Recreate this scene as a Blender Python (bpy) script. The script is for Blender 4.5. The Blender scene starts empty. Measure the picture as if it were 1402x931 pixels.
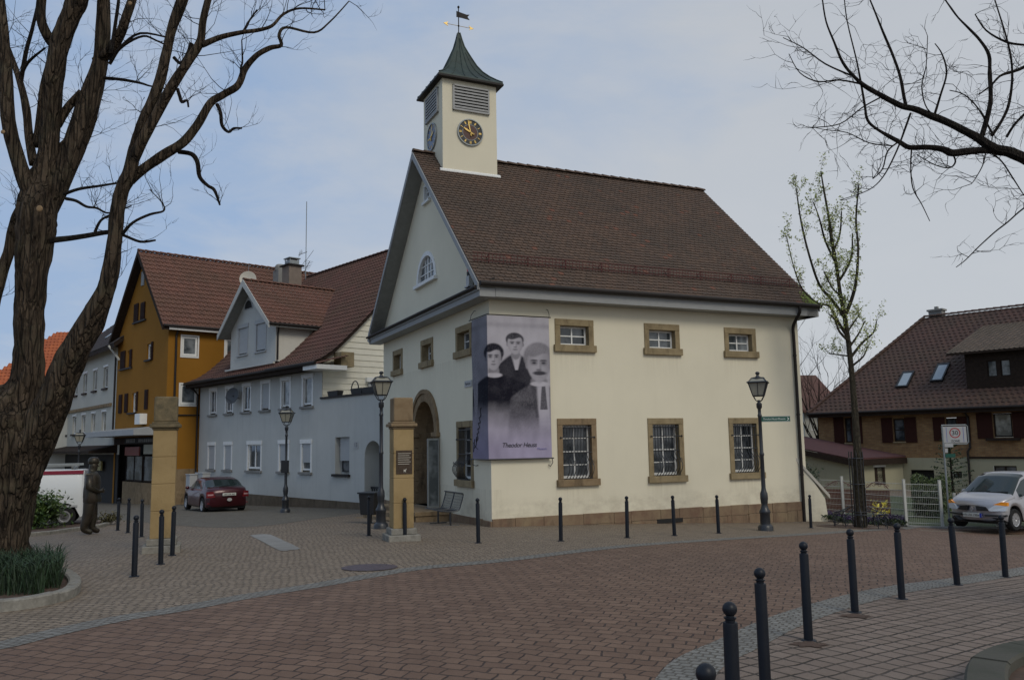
import bpy, bmesh, math, random
from math import sin, cos, pi, radians, sqrt
from mathutils import Vector, Matrix, noise
V = Vector
random.seed(7)
SC = bpy.context.scene
COL = SC.collection

# ------------------------------------------------------------------ camera model
F_, PIT, ROL = 1132.0, .12284, -.01699
CXP, CYP, CZ = 701, 465.5, 1.7
_f = V((0, cos(PIT), sin(PIT))); _u = V((0, -sin(PIT), cos(PIT))); _r = V((1, 0, 0))
RI = _r*cos(ROL) + _u*sin(ROL); UP = _r*-sin(ROL) + _u*cos(ROL); FW = _f
CAM = V((0, 0, CZ))
def ray(x, y): return RI*((x-CXP)/F_) - UP*((y-CYP)/F_) + FW
def at(x, y, Y):
    r = ray(x, y); return CAM + r*(Y/r.y)
W2 = [-0.09839413, -0.00880519, -0.00040432, -0.00152979, -0.00032888, -0.00083513]
def g(x, y):
    """height of the sloping square at x, y"""
    r = sqrt(x*x+y*y); k = 1 if r < 27 else 27/r
    X = x*k; Y = y*k; e = 0
    if r > 27:
        t = min(1, max(0, (x/r+.35)/.7)); t = t*t*(3-2*t)
        e = -(min(r, 80)-27)*(.033*(1-t)+.012*t)
    return W2[0]+W2[1]*X+W2[2]*Y+W2[3]*X*X+W2[4]*X*Y+W2[5]*Y*Y+e
def gnd(x, y):
    r = ray(x, y); t = 1.0
    while t < 200:
        p = CAM+r*t
        if p.z < g(p.x, p.y): break
        t += .05
    lo, hi = t-.05, t
    for _ in range(25):
        m = (lo+hi)/2; p = CAM+r*m
        if p.z < g(p.x, p.y): hi = m
        else: lo = m
    return CAM+r*hi

# ------------------------------------------------------------------ materials
MATS = {}
def nodes(name):
    m = bpy.data.materials.new(name); m.use_nodes = True
    nt = m.node_tree; b = nt.nodes['Principled BSDF']
    MATS[name] = m
    return m, nt, b
def lk(nt, a, b): nt.links.new(a, b)
def N(nt, t, **kw):
    n = nt.nodes.new(t)
    for k, v in kw.items():
        if k.startswith('_'): setattr(n, k[1:], v)
        else: n.inputs[k.replace('__', ' ')].default_value = v
    return n
def mix(nt, fac, a, b, mode='MIX'):
    n = nt.nodes.new('ShaderNodeMix'); n.data_type = 'RGBA'; n.blend_type = mode
    for s, v in ((0, fac), (6, a), (7, b)):
        if hasattr(v, 'links'): nt.links.new(v, n.inputs[s])
        else: n.inputs[s].default_value = v if not isinstance(v, tuple) else (*v[:3], 1)
    return n.outputs[2]
def ramp(nt, src, stops):
    n = nt.nodes.new('ShaderNodeValToRGB'); e = n.color_ramp.elements
    while len(e) < len(stops): e.new(.5)
    for i, (p, c) in enumerate(stops):
        e[i].position = p; e[i].color = (*c, 1) if isinstance(c, tuple) else (c, c, c, 1)
    nt.links.new(src, n.inputs[0]); return n.outputs[0]
def coords(nt, scale=(1, 1, 1), rot=(0, 0, 0), kind='Object'):
    tc = nt.nodes.new('ShaderNodeTexCoord'); mp = nt.nodes.new('ShaderNodeMapping')
    mp.inputs['Scale'].default_value = scale; mp.inputs['Rotation'].default_value = rot
    nt.links.new(tc.outputs[kind], mp.inputs[0]); return mp.outputs[0]
def noise_tex(nt, vec, scale, detail=4, rough=.6, dist=0):
    n = nt.nodes.new('ShaderNodeTexNoise'); n.inputs['Scale'].default_value = scale
    n.inputs['Detail'].default_value = detail; n.inputs['Roughness'].default_value = rough
    n.inputs['Distortion'].default_value = dist
    nt.links.new(vec, n.inputs['Vector']); return n.outputs['Fac']
def bump(nt, b, h, strength=.3, dist=.02):
    n = nt.nodes.new('ShaderNodeBump'); n.inputs['Strength'].default_value = strength
    n.inputs['Distance'].default_value = dist
    nt.links.new(h, n.inputs['Height']); nt.links.new(n.outputs[0], b.inputs['Normal'])
def sc(c, k): return tuple(min(1, x*k) for x in c)
def simple(name, c, rough=.7, var=.12, scale=6, bmp=0, bscale=40, metal=0, stretch=(1, 1, 1), dirt=None, dscale=.8, spec=None):
    m, nt, b = nodes(name)
    v = coords(nt, stretch)
    f = noise_tex(nt, v, scale, 6)
    col = mix(nt, ramp(nt, f, [(.3, 0.0), (.7, 1.0)]), sc(c, 1-var), sc(c, 1+var))
    if dirt:
        d = noise_tex(nt, coords(nt, stretch), dscale, 8, .65)
        col = mix(nt, ramp(nt, d, [(.45, 0.0), (.75, 1.0)]), col, dirt)
    lk(nt, col, b.inputs['Base Color'])
    b.inputs['Roughness'].default_value = rough; b.inputs['Metallic'].default_value = metal
    if spec is not None: b.inputs['Specular IOR Level'].default_value = spec
    if bmp: bump(nt, b, noise_tex(nt, v, bscale, 5, .7), bmp, .01)
    return m
def glass(name, c=(.02, .025, .03), rough=.04, tint=(.12, .13, .14)):
    m, nt, b = nodes(name)
    v = coords(nt)
    f = noise_tex(nt, v, 1.3, 3)
    lk(nt, mix(nt, ramp(nt, f, [(.42, 0.0), (.6, 1.0)]), c, tint), b.inputs['Base Color'])  # paler tint patches painted into the pane colour to mimic reflections
    b.inputs['Roughness'].default_value = rough; b.inputs['Specular IOR Level'].default_value = .8
    bump(nt, b, noise_tex(nt, v, 2.2, 1), .05, .02)
    return m
def plaster(name, c, stain, var=.05, streak=.35, bmp=.25):
    m, nt, b = nodes(name)
    v = coords(nt)
    big = noise_tex(nt, v, .45, 5, .6)
    col = mix(nt, ramp(nt, big, [(.3, 0.0), (.75, 1.0)]), sc(c, 1+var), sc(c, 1-var*1.6))
    st = noise_tex(nt, coords(nt, (2.2, 2.2, .18)), 1.6, 7, .7)
    sf = ramp(nt, st, [(.52, 0.0), (.85, streak)])
    col = mix(nt, sf, col, stain)
    fine = noise_tex(nt, v, 60, 3, .7)
    col = mix(nt, .10, col, ramp(nt, fine, [(.3, .25), (.7, 1.0)]), 'MULTIPLY')
    lk(nt, col, b.inputs['Base Color']); b.inputs['Roughness'].default_value = .92
    b.inputs['Specular IOR Level'].default_value = .2
    bump(nt, b, fine, bmp, .006)
    return m
def tile_mat(name, c1, c2, moss=(.05, .055, .03), odd=None, mossamt=.45, rough=.8):
    m, nt, b = nodes(name)
    a = nt.nodes.new('ShaderNodeAttribute'); a.attribute_name = 'tint'
    v = coords(nt)
    col = mix(nt, a.outputs['Fac'], c1, c2)
    big = noise_tex(nt, v, .5, 7, .65)
    col = mix(nt, ramp(nt, big, [(.4, 0.0), (.72, mossamt)]), col, moss)
    fine = noise_tex(nt, v, 14, 6, .7)
    col = mix(nt, ramp(nt, fine, [(.35, .0), (.75, .45)]), col, sc(c1, .55))
    if odd:
        o = ramp(nt, a.outputs['Fac'], [(.985, 0.0), (.99, 1.0)])
        col = mix(nt, o, col, odd)
    lk(nt, col, b.inputs['Base Color']); b.inputs['Roughness'].default_value = rough
    b.inputs['Specular IOR Level'].default_value = .3
    bump(nt, b, fine, .3, .01)
    return m
def stone(name, c1, c2, dark, scale=3, bmp=.5):
    m, nt, b = nodes(name)
    v = coords(nt)
    f = noise_tex(nt, v, scale, 8, .65, .4)
    col = mix(nt, ramp(nt, f, [(.35, 0.0), (.65, 1.0)]), c1, c2)
    d = noise_tex(nt, coords(nt, (1.5, 1.5, .5)), 2.1, 8, .7)
    col = mix(nt, ramp(nt, d, [(.52, 0.0), (.74, .8)]), col, dark)
    lk(nt, col, b.inputs['Base Color']); b.inputs['Roughness'].default_value = .9
    b.inputs['Specular IOR Level'].default_value = .2
    bump(nt, b, noise_tex(nt, v, 25, 6, .75), bmp, .012)
    return m
def paving(name, c1, c2, mortar, w, h, rot, msize=.012, bias=0, warp=.03, grime=(.05, .045, .04), bumpd=.02, off=.5):
    m, nt, b = nodes(name)
    v = coords(nt, (1, 1, 1), (0, 0, rot))
    nz = nt.nodes.new('ShaderNodeTexNoise'); nz.inputs['Scale'].default_value = 1.7; nz.inputs['Detail'].default_value = 5
    lk(nt, v, nz.inputs['Vector'])
    wv = nt.nodes.new('ShaderNodeVectorMath'); wv.operation = 'MULTIPLY_ADD'
    lk(nt, nz.outputs['Color'], wv.inputs[0]); wv.inputs[1].default_value = (warp*3, warp*3, 0); lk(nt, v, wv.inputs[2])
    br = nt.nodes.new('ShaderNodeTexBrick'); lk(nt, wv.outputs[0], br.inputs['Vector'])
    br.offset = off
    br.inputs['Scale'].default_value = 1; br.inputs['Brick Width'].default_value = w; br.inputs['Row Height'].default_value = h
    br.inputs['Mortar Size'].default_value = msize; br.inputs['Mortar Smooth'].default_value = .35; br.inputs['Bias'].default_value = bias
    br.inputs['Color1'].default_value = (*c1, 1); br.inputs['Color2'].default_value = (*c2, 1); br.inputs['Mortar'].default_value = (*mortar, 1)
    big = noise_tex(nt, v, .35, 6, .6)
    col = mix(nt, ramp(nt, big, [(.35, 0.0), (.7, .55)]), br.outputs['Color'], sc(c2, .72))
    sp = noise_tex(nt, v, 3.2, 8, .75)
    col = mix(nt, ramp(nt, sp, [(.5, 0.0), (.8, .6)]), col, grime)
    gr = noise_tex(nt, v, 90, 3, .8)
    col = mix(nt, .35, col, ramp(nt, gr, [(.3, .35), (.7, 1.0)]), 'MULTIPLY')
    # pale scuffs, dark spots
    sc_n = noise_tex(nt, v, 11, 5, .8)
    col = mix(nt, ramp(nt, sc_n, [(.60, 0.0), (.74, .5)]), col, sc(c2, 1.35))
    col = mix(nt, ramp(nt, noise_tex(nt, v, 16, 3, .6), [(.66, 0.0), (.72, .75)]), col, mortar)
    col = mix(nt, ramp(nt, noise_tex(nt, coords(nt, (1, 1, 1), (0, 0, rot+.9)), .9, 7, .7, 1.2), [(.55, 0.0), (.75, .35)]), col, sc(c1, .6))
    jn = noise_tex(nt, v, 4.5, 5, .7)
    jf = nt.nodes.new('ShaderNodeMath'); jf.operation = 'MULTIPLY'
    lk(nt, br.outputs['Fac'], jf.inputs[0]); lk(nt, ramp(nt, jn, [(.40, 0.15), (.60, 1.0)]), jf.inputs[1])
    col = mix(nt, jf.outputs[0], col, mortar)
    lk(nt, col, b.inputs['Base Color'])
    lk(nt, ramp(nt, sp, [(.3, .62), (.8, .9)]), b.inputs['Roughness'])
    b.inputs['Specular IOR Level'].default_value = .3
    inv = nt.nodes.new('ShaderNodeMath'); inv.operation = 'MULTIPLY_ADD'
    lk(nt, br.outputs['Fac'], inv.inputs[0]); inv.inputs[1].default_value = -1
    ad = nt.nodes.new('ShaderNodeMath'); ad.operation = 'MULTIPLY'; ad.inputs[1].default_value = .5
    lk(nt, noise_tex(nt, v, 7, 6, .7), ad.inputs[0]); lk(nt, ad.outputs[0], inv.inputs[2])
    bump(nt, b, inv.outputs[0], .8, bumpd)
    return m

# ------------------------------------------------------------------ mesh builder
ZOFF = {}
class MB:
    def __init__(s): s.v = []; s.f = []; s.mi = []; s.tint = []; s.cur = 0; s.t = 0.0
    def add(s, vs, fs):
        o = len(s.v); s.v += [tuple(p) for p in vs]; s.tint += [s.t]*len(vs)
        for f in fs: s.f.append(tuple(i+o for i in f)); s.mi.append(s.cur)
    def hexa(s, p):  # 8 corners: bottom 4, top 4
        s.add(p, [(3, 2, 1, 0), (4, 5, 6, 7), (0, 1, 5, 4), (1, 2, 6, 5), (2, 3, 7, 6), (3, 0, 4, 7)])
    def bx(s, x0, x1, y0, y1, z0, z1):
        s.hexa([(x0, y0, z0), (x1, y0, z0), (x1, y1, z0), (x0, y1, z0), (x0, y0, z1), (x1, y0, z1), (x1, y1, z1), (x0, y1, z1)])
    def mbx(s, M, a0, a1, z0, z1, d0, d1):
        s.hexa([M(a0, z0, d0), M(a1, z0, d0), M(a1, z0, d1), M(a0, z0, d1), M(a0, z1, d0), M(a1, z1, d0), M(a1, z1, d1), M(a0, z1, d1)])
    def quad(s, *p): s.add(p, [tuple(range(len(p)))])
    def tube(s, pts, rad, n=8, cap=True, rough=0, seed=0, up=None):
        pts = [V(p) for p in pts]
        if not hasattr(rad, '__len__'): rad = [rad]*len(pts)
        o = len(s.v); m = len(pts); prev = None; vs = []
        for i, p in enumerate(pts):
            t = (pts[min(i+1, m-1)]-pts[max(i-1, 0)])
            if t.length < 1e-9: t = V((0, 0, 1))
            t.normalize()
            if prev is None:
                a = V((0, 0, 1)) if abs(t.z) < .9 else V((1, 0, 0))
                prev = t.cross(a).normalized()
            e1 = (prev - t*prev.dot(t)); e1 = e1.normalized() if e1.length > 1e-6 else t.orthogonal().normalized()
            prev = e1; e2 = t.cross(e1)
            for k in range(n):
                a = 2*pi*k/n; r = rad[i]
                if rough:
                    r *= 1 + rough*(noise.noise(V((cos(a)*2.2+seed, sin(a)*2.2, i*.16)))+.6*noise.noise(V((cos(a)*7+seed, sin(a)*7, i*.35))))
                vs.append(p + e1*(cos(a)*r) + e2*(sin(a)*r))
        fs = []
        for i in range(m-1):
            for k in range(n):
                a = i*n+k; b = i*n+(k+1) % n
                fs.append((a, b, b+n, a+n))
        if cap:
            fs.append(tuple(range(n-1, -1, -1))); fs.append(tuple((m-1)*n+k for k in range(n)))
        s.add(vs, fs)
    def lathe(s, prof, c=(0, 0, 0), n=16, sx=1, sy=1, rot=0, cap=True):
        vs = []; m = len(prof)
        for r, z in prof:
            for k in range(n):
                a = 2*pi*k/n+rot; vs.append((c[0]+r*cos(a)*sx, c[1]+r*sin(a)*sy, c[2]+z))
        fs = [(i*n+k, i*n+(k+1) % n, (i+1)*n+(k+1) % n, (i+1)*n+k) for i in range(m-1) for k in range(n)]
        if cap: fs.append(tuple(range(n-1, -1, -1))); fs.append(tuple((m-1)*n+k for k in range(n)))
        s.add(vs, fs)
    def ball(s, c, r, n=12, m=8, sz=1, sx=1, sy=1):
        prof = [(max(1e-4, r*sin(pi*i/m)), -r*cos(pi*i/m)*sz) for i in range(m+1)]
        s.lathe(prof, c, n, sx, sy)
    def prism(s, poly, ax, d0, d1):
        """poly in the two axes other than ax, extruded along ax from d0 to d1"""
        def P(q, d):
            l = list(q); l.insert(ax, d); return tuple(l)
        n = len(poly); vs = [P(q, d0) for q in poly]+[P(q, d1) for q in poly]
        fs = [tuple(range(n)), tuple(range(2*n-1, n-1, -1))]+[(i, (i+1) % n, (i+1) % n+n, i+n) for i in range(n)]
        s.add(vs, fs)
    def build(s, name, mats, parent=None, smooth=False, bevel=0, recalc=True, label=None, absz=True):
        me = bpy.data.meshes.new(name)
        z0 = 0.0
        if parent is not None and absz:
            z0 = ZOFF.get(parent.name, 0.0)
        vs = [(p[0], p[1], p[2]-z0) for p in s.v] if z0 else s.v
        me.from_pydata(vs, [], s.f)
        if not isinstance(mats, (list, tuple)): mats = [mats]
        for m in mats: me.materials.append(m)
        if len(mats) > 1: me.polygons.foreach_set('material_index', s.mi)
        if any(s.tint):
            at_ = me.attributes.new('tint', 'FLOAT', 'POINT'); at_.data.foreach_set('value', s.tint)
        if smooth: me.polygons.foreach_set('use_smooth', [True]*len(me.polygons))
        if recalc:
            bm = bmesh.new(); bm.from_mesh(me); bmesh.ops.recalc_face_normals(bm, faces=bm.faces)
            bm.to_mesh(me); bm.free()
        if smooth and smooth != 'all':
            try: me.set_sharp_from_angle(angle=radians(38))
            except Exception: pass
        me.validate()
        o = bpy.data.objects.new(name, me); COL.objects.link(o)
        if parent is not None:
            o.parent = parent
            if absz and parent.name in ZOFF: ZOFF[o.name] = z0
        if bevel:
            md = o.modifiers.new('bevel', 'BEVEL'); md.width = bevel; md.segments = 2; md.limit_method = 'ANGLE'; md.angle_limit = radians(40)
        if label: o['label'] = label
        return o
def tag(o, label=None, cat=None, group=None, kind=None):
    if label: o['label'] = label
    if cat: o['category'] = cat
    if group: o['group'] = group
    if kind: o['kind'] = kind
    return o
def thing(name, label, cat, loc, rot=0, group=None, frame=False):
    o = bpy.data.objects.new(name, None); COL.objects.link(o); o.empty_display_size = .2
    o.location = loc; o.rotation_euler = (0, 0, rot)
    if frame: ZOFF[o.name] = loc[2]      # child meshes are given with absolute heights
    return tag(o, label, cat, group)
def struct(o, label=None): return tag(o, kind='structure')
def copy_tree(o, parent=None):
    c = o.copy(); COL.objects.link(c); c.parent = parent
    for ch in list(o.children): copy_tree(ch, c)
    return c
def text_mesh(name, body, size, mat, parent, M, extr=.002, shear=0, align='CENTER', spacing=1.0):
    cu = bpy.data.curves.new('lettering', 'FONT'); cu.body = body; cu.size = size; cu.extrude = extr; cu.shear = shear
    cu.align_x = align; cu.align_y = 'CENTER'; cu.space_character = spacing; cu.resolution_u = 3
    t = bpy.data.objects.new('lettering_tmp', cu); COL.objects.link(t)
    bpy.context.view_layer.update()
    me = bpy.data.meshes.new_from_object(t.evaluated_get(bpy.context.evaluated_depsgraph_get()))
    bpy.data.objects.remove(t); bpy.data.curves.remove(cu)
    me.transform(M)
    me.materials.clear(); me.materials.append(mat)
    o = bpy.data.objects.new(name, me); COL.objects.link(o); o.parent = parent
    if parent and parent.name in ZOFF:
        for v in me.vertices: v.co.z -= ZOFF[parent.name]
        ZOFF[o.name] = ZOFF[parent.name]
    return o

# ------------------------------------------------------------------ architecture helpers
def wall(mb, M, breaks, zlo, zhi, holes, d=0):
    """columns of wall between breaks; zlo/zhi functions of a; holes (a0,a1,zb(a),zt(a))"""
    bs = sorted(set(round(b, 4) for b in breaks))
    for a, b in zip(bs, bs[1:]):
        m = (a+b)/2
        hs = sorted([h for h in holes if h[0] <= m <= h[1]], key=lambda h: h[2](m))
        lo = zlo
        for h in hs:
            mb.quad(M(a, lo(a), d), M(b, lo(b), d), M(b, h[2](b), d), M(a, h[2](a), d))
            lo = h[3]
        mb.quad(M(a, lo(a), d), M(b, lo(b), d), M(b, zhi(b), d), M(a, zhi(a), d))
def cst(z): return lambda a: z
def rect_hole(a0, a1, z0, z1): return (a0, a1, cst(z0), cst(z1))
def reveal(mb, M, a0, a1, z0, z1, d0, d1):
    mb.quad(M(a0, z0, d0), M(a0, z1, d0), M(a0, z1, d1), M(a0, z0, d1))
    mb.quad(M(a1, z0, d0), M(a1, z1, d0), M(a1, z1, d1), M(a1, z0, d1))
    mb.quad(M(a0, z0, d0), M(a1, z0, d0), M(a1, z0, d1), M(a0, z0, d1))
    mb.quad(M(a0, z1, d0), M(a1, z1, d0), M(a1, z1, d1), M(a0, z1, d1))
def window(root, M, a0, a1, z0, z1, d, frame_m, glass_m, nx=2, nz=2, fr=.06, bar=.025, zbars=None, xbars=None, thick=.05, name='window'):
    """sash window: frame mesh (part) with a pane as its sub-part"""
    mb = MB()
    mb.mbx(M, a0, a1, z0, z0+fr*1.25, d, d+thick); mb.mbx(M, a0, a1, z1-fr, z1, d, d+thick)
    mb.mbx(M, a0, a0+fr, z0+fr*1.25, z1-fr, d, d+thick); mb.mbx(M, a1-fr, a1, z0+fr*1.25, z1-fr, d, d+thick)
    xs = xbars if xbars is not None else [a0+(a1-a0)*i/nx for i in range(1, nx)]
    zs = zbars if zbars is not None else [z0+(z1-z0)*i/nz for i in range(1, nz)]
    for x in xs: mb.mbx(M, x-bar*(1.3 if len(xs) == 1 else 1), x+bar*(1.3 if len(xs) == 1 else 1), z0+fr, z1-fr, d+.004, d+thick-.004)
    for z in zs: mb.mbx(M, a0+fr, a1-fr, z-bar, z+bar, d+.008, d+thick-.008)
    w = mb.build(name, frame_m, root)
    p = MB(); p.quad(M(a0+fr*.5, z0+fr*.5, d+thick*.6), M(a1-fr*.5, z0+fr*.5, d+thick*.6), M(a1-fr*.5, z1-fr*.5, d+thick*.6), M(a0+fr*.5, z1-fr*.5, d+thick*.6))
    p.build('pane', glass_m, w, recalc=False)
    return w
def roof_tiles(mb, P, s_len, u0, u1, course, tw, th, style='plain', skip=None, rng=None):
    """P(u, s, h): point at u along eave, s up the slope, h above it. u0,u1: numbers or functions of s"""
    rng = rng or random
    n = int(s_len/course)+1
    for k in range(n):
        s0 = k*course; s1 = min(s0+course*1.12, s_len)
        if s0 > s_len-.02: break
        a = u0(s0) if callable(u0) else u0; b = u1(s0) if callable(u1) else u1
        off = (tw*.5 if (k % 2 and style == 'plain') else 0)
        i = 0; u = a-off
        while u < b-.01:
            ua = max(u, a); ub = min(u+tw, b)
            u += tw; i += 1
            if ub-ua < .02: continue
            if skip and skip((ua+ub)/2, s0): continue
            mb.t = rng.random()*.999+.001
            j = rng.uniform(-.012, .012); jh = rng.uniform(0, .006); w = ub-ua; gp = tw*.03
            top = th*.25
            if style == 'plain':
                pr = [(0, .32), (.12, .10), (.34, .01), (.66, .01), (.88, .10), (1, .32)]
                low = [P(ua+gp+(w-2*gp)*x, s0+course*y*.55+j, th+jh) for x, y in pr]
                bot = [P(ua+gp+(w-2*gp)*x, s0+course*y*.55+j, 0) for x, y in pr]
                m = len(pr)
                vs = low+[P(ub-gp, s1, top), P(ua+gp, s1, top)]+bot
                fs = [tuple(range(m+2))]+[(q, m+2+q, m+3+q, q+1) for q in range(m-1)]
                mb.add(vs, fs)
            else:
                xs = [0, .12, .3, .55, .78, 1]; hs = [.55, 1.15, 1.3, .45, .2, .5] if style == 'pan' else [1, .8, .8, 1.25, .8, .9]
                low = [P(ua+w*x, s0+j*.5, th*h+jh) for x, h in zip(xs, hs)]
                up = [P(ua+w*x, s1, th*(h-.75)) for x, h in zip(xs, hs)]
                bot = [P(ua+w*x, s0+j*.5, th*(h-1.0)) for x, h in zip(xs, hs)]
                m = len(xs); fs = []
                for q in range(m-1):
                    fs += [(q, q+1, m+q+1, m+q), (2*m+q, 2*m+q+1, q+1, q)]
                mb.add(low+up+bot, fs)
    mb.t = 0
def plane_P(O, eu, ev, en):
    O, eu, ev, en = V(O), V(eu).normalized(), V(ev).normalized(), V(en).normalized()
    return lambda u, s, h: O+eu*u+ev*s+en*h
def ridge_caps(mb, p0, p1, r=.11, step=.36, flat=.75):
    p0, p1 = V(p0), V(p1); L = (p1-p0).length; d = (p1-p0)/L; side = d.cross(V((0, 0, 1))).normalized(); up = side.cross(d).normalized()
    n = max(1, int(L/step))
    for i in range(n):
        a = p0+d*(L*i/n); b = p0+d*(L*(i+1)/n+.05); mb.t = random.random()*.9+.01
        vs = []
        for q, rr, l in ((a, r*1.12, .02), (b, r*.95, 0)):
            for k in range(7):
                t = pi*k/6
                vs.append(q+side*(cos(t)*rr)+up*(sin(t)*rr*flat+l-.02))
        mb.add(vs, [(k, k+1, k+8, k+7) for k in range(6)]+[tuple(range(7)), tuple(range(13, 6, -1))])
    mb.t = 0
def cr(pts, sub=4):
    """Catmull-Rom through tuples"""
    out = []; n = len(pts)
    for i in range(n-1):
        p0 = pts[max(i-1, 0)]; p1 = pts[i]; p2 = pts[i+1]; p3 = pts[min(i+2, n-1)]
        for k in range(sub):
            t = k/sub
            out.append(tuple(.5*((2*b)+(-a+c)*t+(2*a-5*b+4*c-d)*t*t+(-a+3*b-3*c+d)*t**3) for a, b, c, d in zip(p0, p1, p2, p3)))
    out.append(tuple(pts[-1])); return out
def basis(o, ex, ey, ez):
    m = Matrix.Identity(4)
    for i, e in enumerate((ex, ey, ez)): 
        for j in range(3): m[j][i] = e[j]
    for j in range(3): m[j][3] = o[j]
    return m
# ------------------------------------------------------------------ material library
M_cream = plaster('cream_plaster', (.74, .685, .53), (.52, .46, .34), .035, .12)
def weather_hall(m):
    """rain streaks below the sills and splash dirt above the plinth, in the hall's own coordinates"""
    nt = m.node_tree; b = nt.nodes['Principled BSDF']; src = b.inputs['Base Color'].links[0].from_socket
    def MA(op, a, b_, c=None):
        n = nt.nodes.new('ShaderNodeMath'); n.operation = op
        for i, v in enumerate((a, b_, c)):
            if v is None: continue
            if hasattr(v, 'links'): nt.links.new(v, n.inputs[i])
            else: n.inputs[i].default_value = v
        return n.outputs[0]
    tc = nt.nodes.new('ShaderNodeTexCoord'); sp = nt.nodes.new('ShaderNodeSeparateXYZ'); nt.links.new(tc.outputs['Object'], sp.inputs[0])
    u = MA('PINGPONG', MA('ADD', sp.outputs[0], -2.62), 1.4825)
    mu = ramp(nt, u, [(.55, 1.0), (.78, 0.0)])
    zz = MA('ADD', sp.outputs[2], HALL_Z0)
    b1 = ramp(nt, MA('MULTIPLY', MA('SUBTRACT', 4.2, zz), 1.0), [(0.0, 0.0), (.02, 1.0), (.75, 0.0)])
    b2 = ramp(nt, MA('MULTIPLY', MA('SUBTRACT', .46, zz), 1.0), [(0.0, 0.0), (.02, 1.0), (.65, 0.0)])
    st = ramp(nt, noise_tex(nt, coords(nt, (9, 9, .35)), 1.3, 6, .7), [(.42, 0.0), (.72, 1.0)])
    f = MA('MULTIPLY', MA('MULTIPLY', MA('MAXIMUM', b1, b2), mu), st)
    sp2 = ramp(nt, zz, [(0.0, 1.0), (.25, 0.0)])
    dn = ramp(nt, noise_tex(nt, coords(nt, (1, 1, 1.5)), 2.2, 7, .7), [(.40, 0.0), (.75, 1.0)])
    f2 = MA('MULTIPLY', sp2, dn)
    col = mix(nt, MA('MULTIPLY', f, .40), src, (.40, .35, .25))
    col = mix(nt, MA('MULTIPLY', f2, .55), col, (.36, .31, .23))
    nt.links.new(col, b.inputs['Base Color'])
HALL_Z0 = g(-.61172, 22.2532)
weather_hall(M_cream)
M_white_trim = simple('painted_white_wood', (.72, .72, .69), .5, .06, 8)
M_grey_trim = simple('grey_painted_board', (.27, .275, .27), .6, .08, 5, stretch=(1, 1, 4))
M_soffit = simple('soffit_boards', (.22, .225, .21), .7, .1, 5)
M_sand = stone('ochre_sandstone', (.225, .175, .10), (.31, .245, .145), (.10, .075, .045), 3)
M_sand_dark = stone('weathered_sandstone', (.20, .14, .08), (.27, .20, .12), (.04, .03, .022), 3)
M_plinth = stone('red_sandstone_plinth', (.17, .105, .072), (.25, .185, .115), (.08, .06, .045), 1.6)
M_pillar = stone('gold_sandstone', (.295, .21, .10), (.37, .27, .135), (.13, .095, .055), 1.6, .45)
M_oldstone = stone('lichened_old_stone', (.13, .11, .07), (.23, .18, .105), (.04, .037, .03), 6, 1.0)
M_base_stone = stone('pale_grey_granite', (.19, .18, .155), (.29, .275, .24), (.09, .085, .07), 8, .9)
M_tile_main = tile_mat('plain_clay_tiles', (.130, .082, .056), (.092, .063, .047), odd=(.155, .07, .045), moss=(.060, .052, .042), mossamt=.7)
M_tile_gold = tile_mat('red_brown_roof_tiles', (.185, .088, .062), (.14, .070, .052), mossamt=.4)
M_tile_grey = tile_mat('dark_red_roof_tiles', (.125, .062, .050), (.092, .050, .042), mossamt=.4)
M_tile_orange = tile_mat('orange_roof_tiles', (.46, .13, .05), (.36, .10, .045), mossamt=.1)
M_tile_dark = tile_mat('dark_brown_roof_tiles', (.092, .050, .038), (.066, .040, .032), mossamt=.3)
M_tile_slate = tile_mat('charcoal_roof_tiles', (.06, .052, .055), (.045, .04, .043), mossamt=.2)
M_tile_dormer = tile_mat('grey_brown_roof_tiles', (.15, .11, .08), (.11, .085, .065), mossamt=.3)
M_iron = simple('black_painted_iron', (.016, .018, .022), .38, .2, 12, .05, 60, spec=.6)
M_bollard = simple('anthracite_bollard_paint', (.010, .0125, .018), .42, .15, 9, .04, 80, spec=.26)
M_rust = simple('red_oxide_steel', (.12, .035, .028), .7, .2, 20)
M_copper = simple('green_copper', (.030, .048, .040), .6, .25, 3, .1, 20, metal=.2, dirt=(.02, .028, .026))
M_gutter = simple('dark_metal_gutter', (.022, .018, .016), .6, .15, 6, spec=.25)
M_gold = simple('gilded_metal', (.75, .52, .16), .35, .05, 5, metal=.6)
M_glass = glass('window_glass')
M_glass_sky = glass('window_glass_bright', (.05, .06, .065), .05, (.20, .22, .23))  # brighter copy of the glass, sky reflection painted into its colour
M_glass_curtain = glass('curtained_window_glass', (.10, .10, .09), .12, (.32, .32, .29))
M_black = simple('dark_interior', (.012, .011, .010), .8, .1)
M_lantern = simple('frosted_lantern_glass', (.27, .26, .21), .25, .1, 6)
M_greyblue = plaster('grey_blue_render', (.49, .495, .465), (.33, .33, .315), .07, .5, .9)
M_greyplinth = stone('brown_render_plinth', (.10, .08, .055), (.14, .11, .08), (.05, .04, .03), 3)
M_siding = simple('cream_siding', (.68, .65, .54), .6, .05, 3)
M_roughcream = plaster('rough_pale_render', (.60, .58, .52), (.4, .38, .33), .06, .3, 1.0)
M_yellow = plaster('ochre_yellow_render', (.27, .125, .017), (.19, .085, .014), .06, .25)
M_offwhite = plaster('offwhite_render', (.50, .49, .43), (.30, .29, .25), .07, .4)
M_beige = plaster('beige_green_render', (.38, .37, .27), (.25, .24, .18), .07, .4)
M_shutter = simple('dark_brown_shutter', (.028, .013, .010), .8, .15, 10, stretch=(1, 1, 6), spec=.15)
M_shutter_red = simple('oxblood_shutter', (.04, .014, .010), .8, .15, 10, spec=.15)
M_roller = simple('grey_roller_shutter', (.36, .37, .37), .6, .05, 4)
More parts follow.
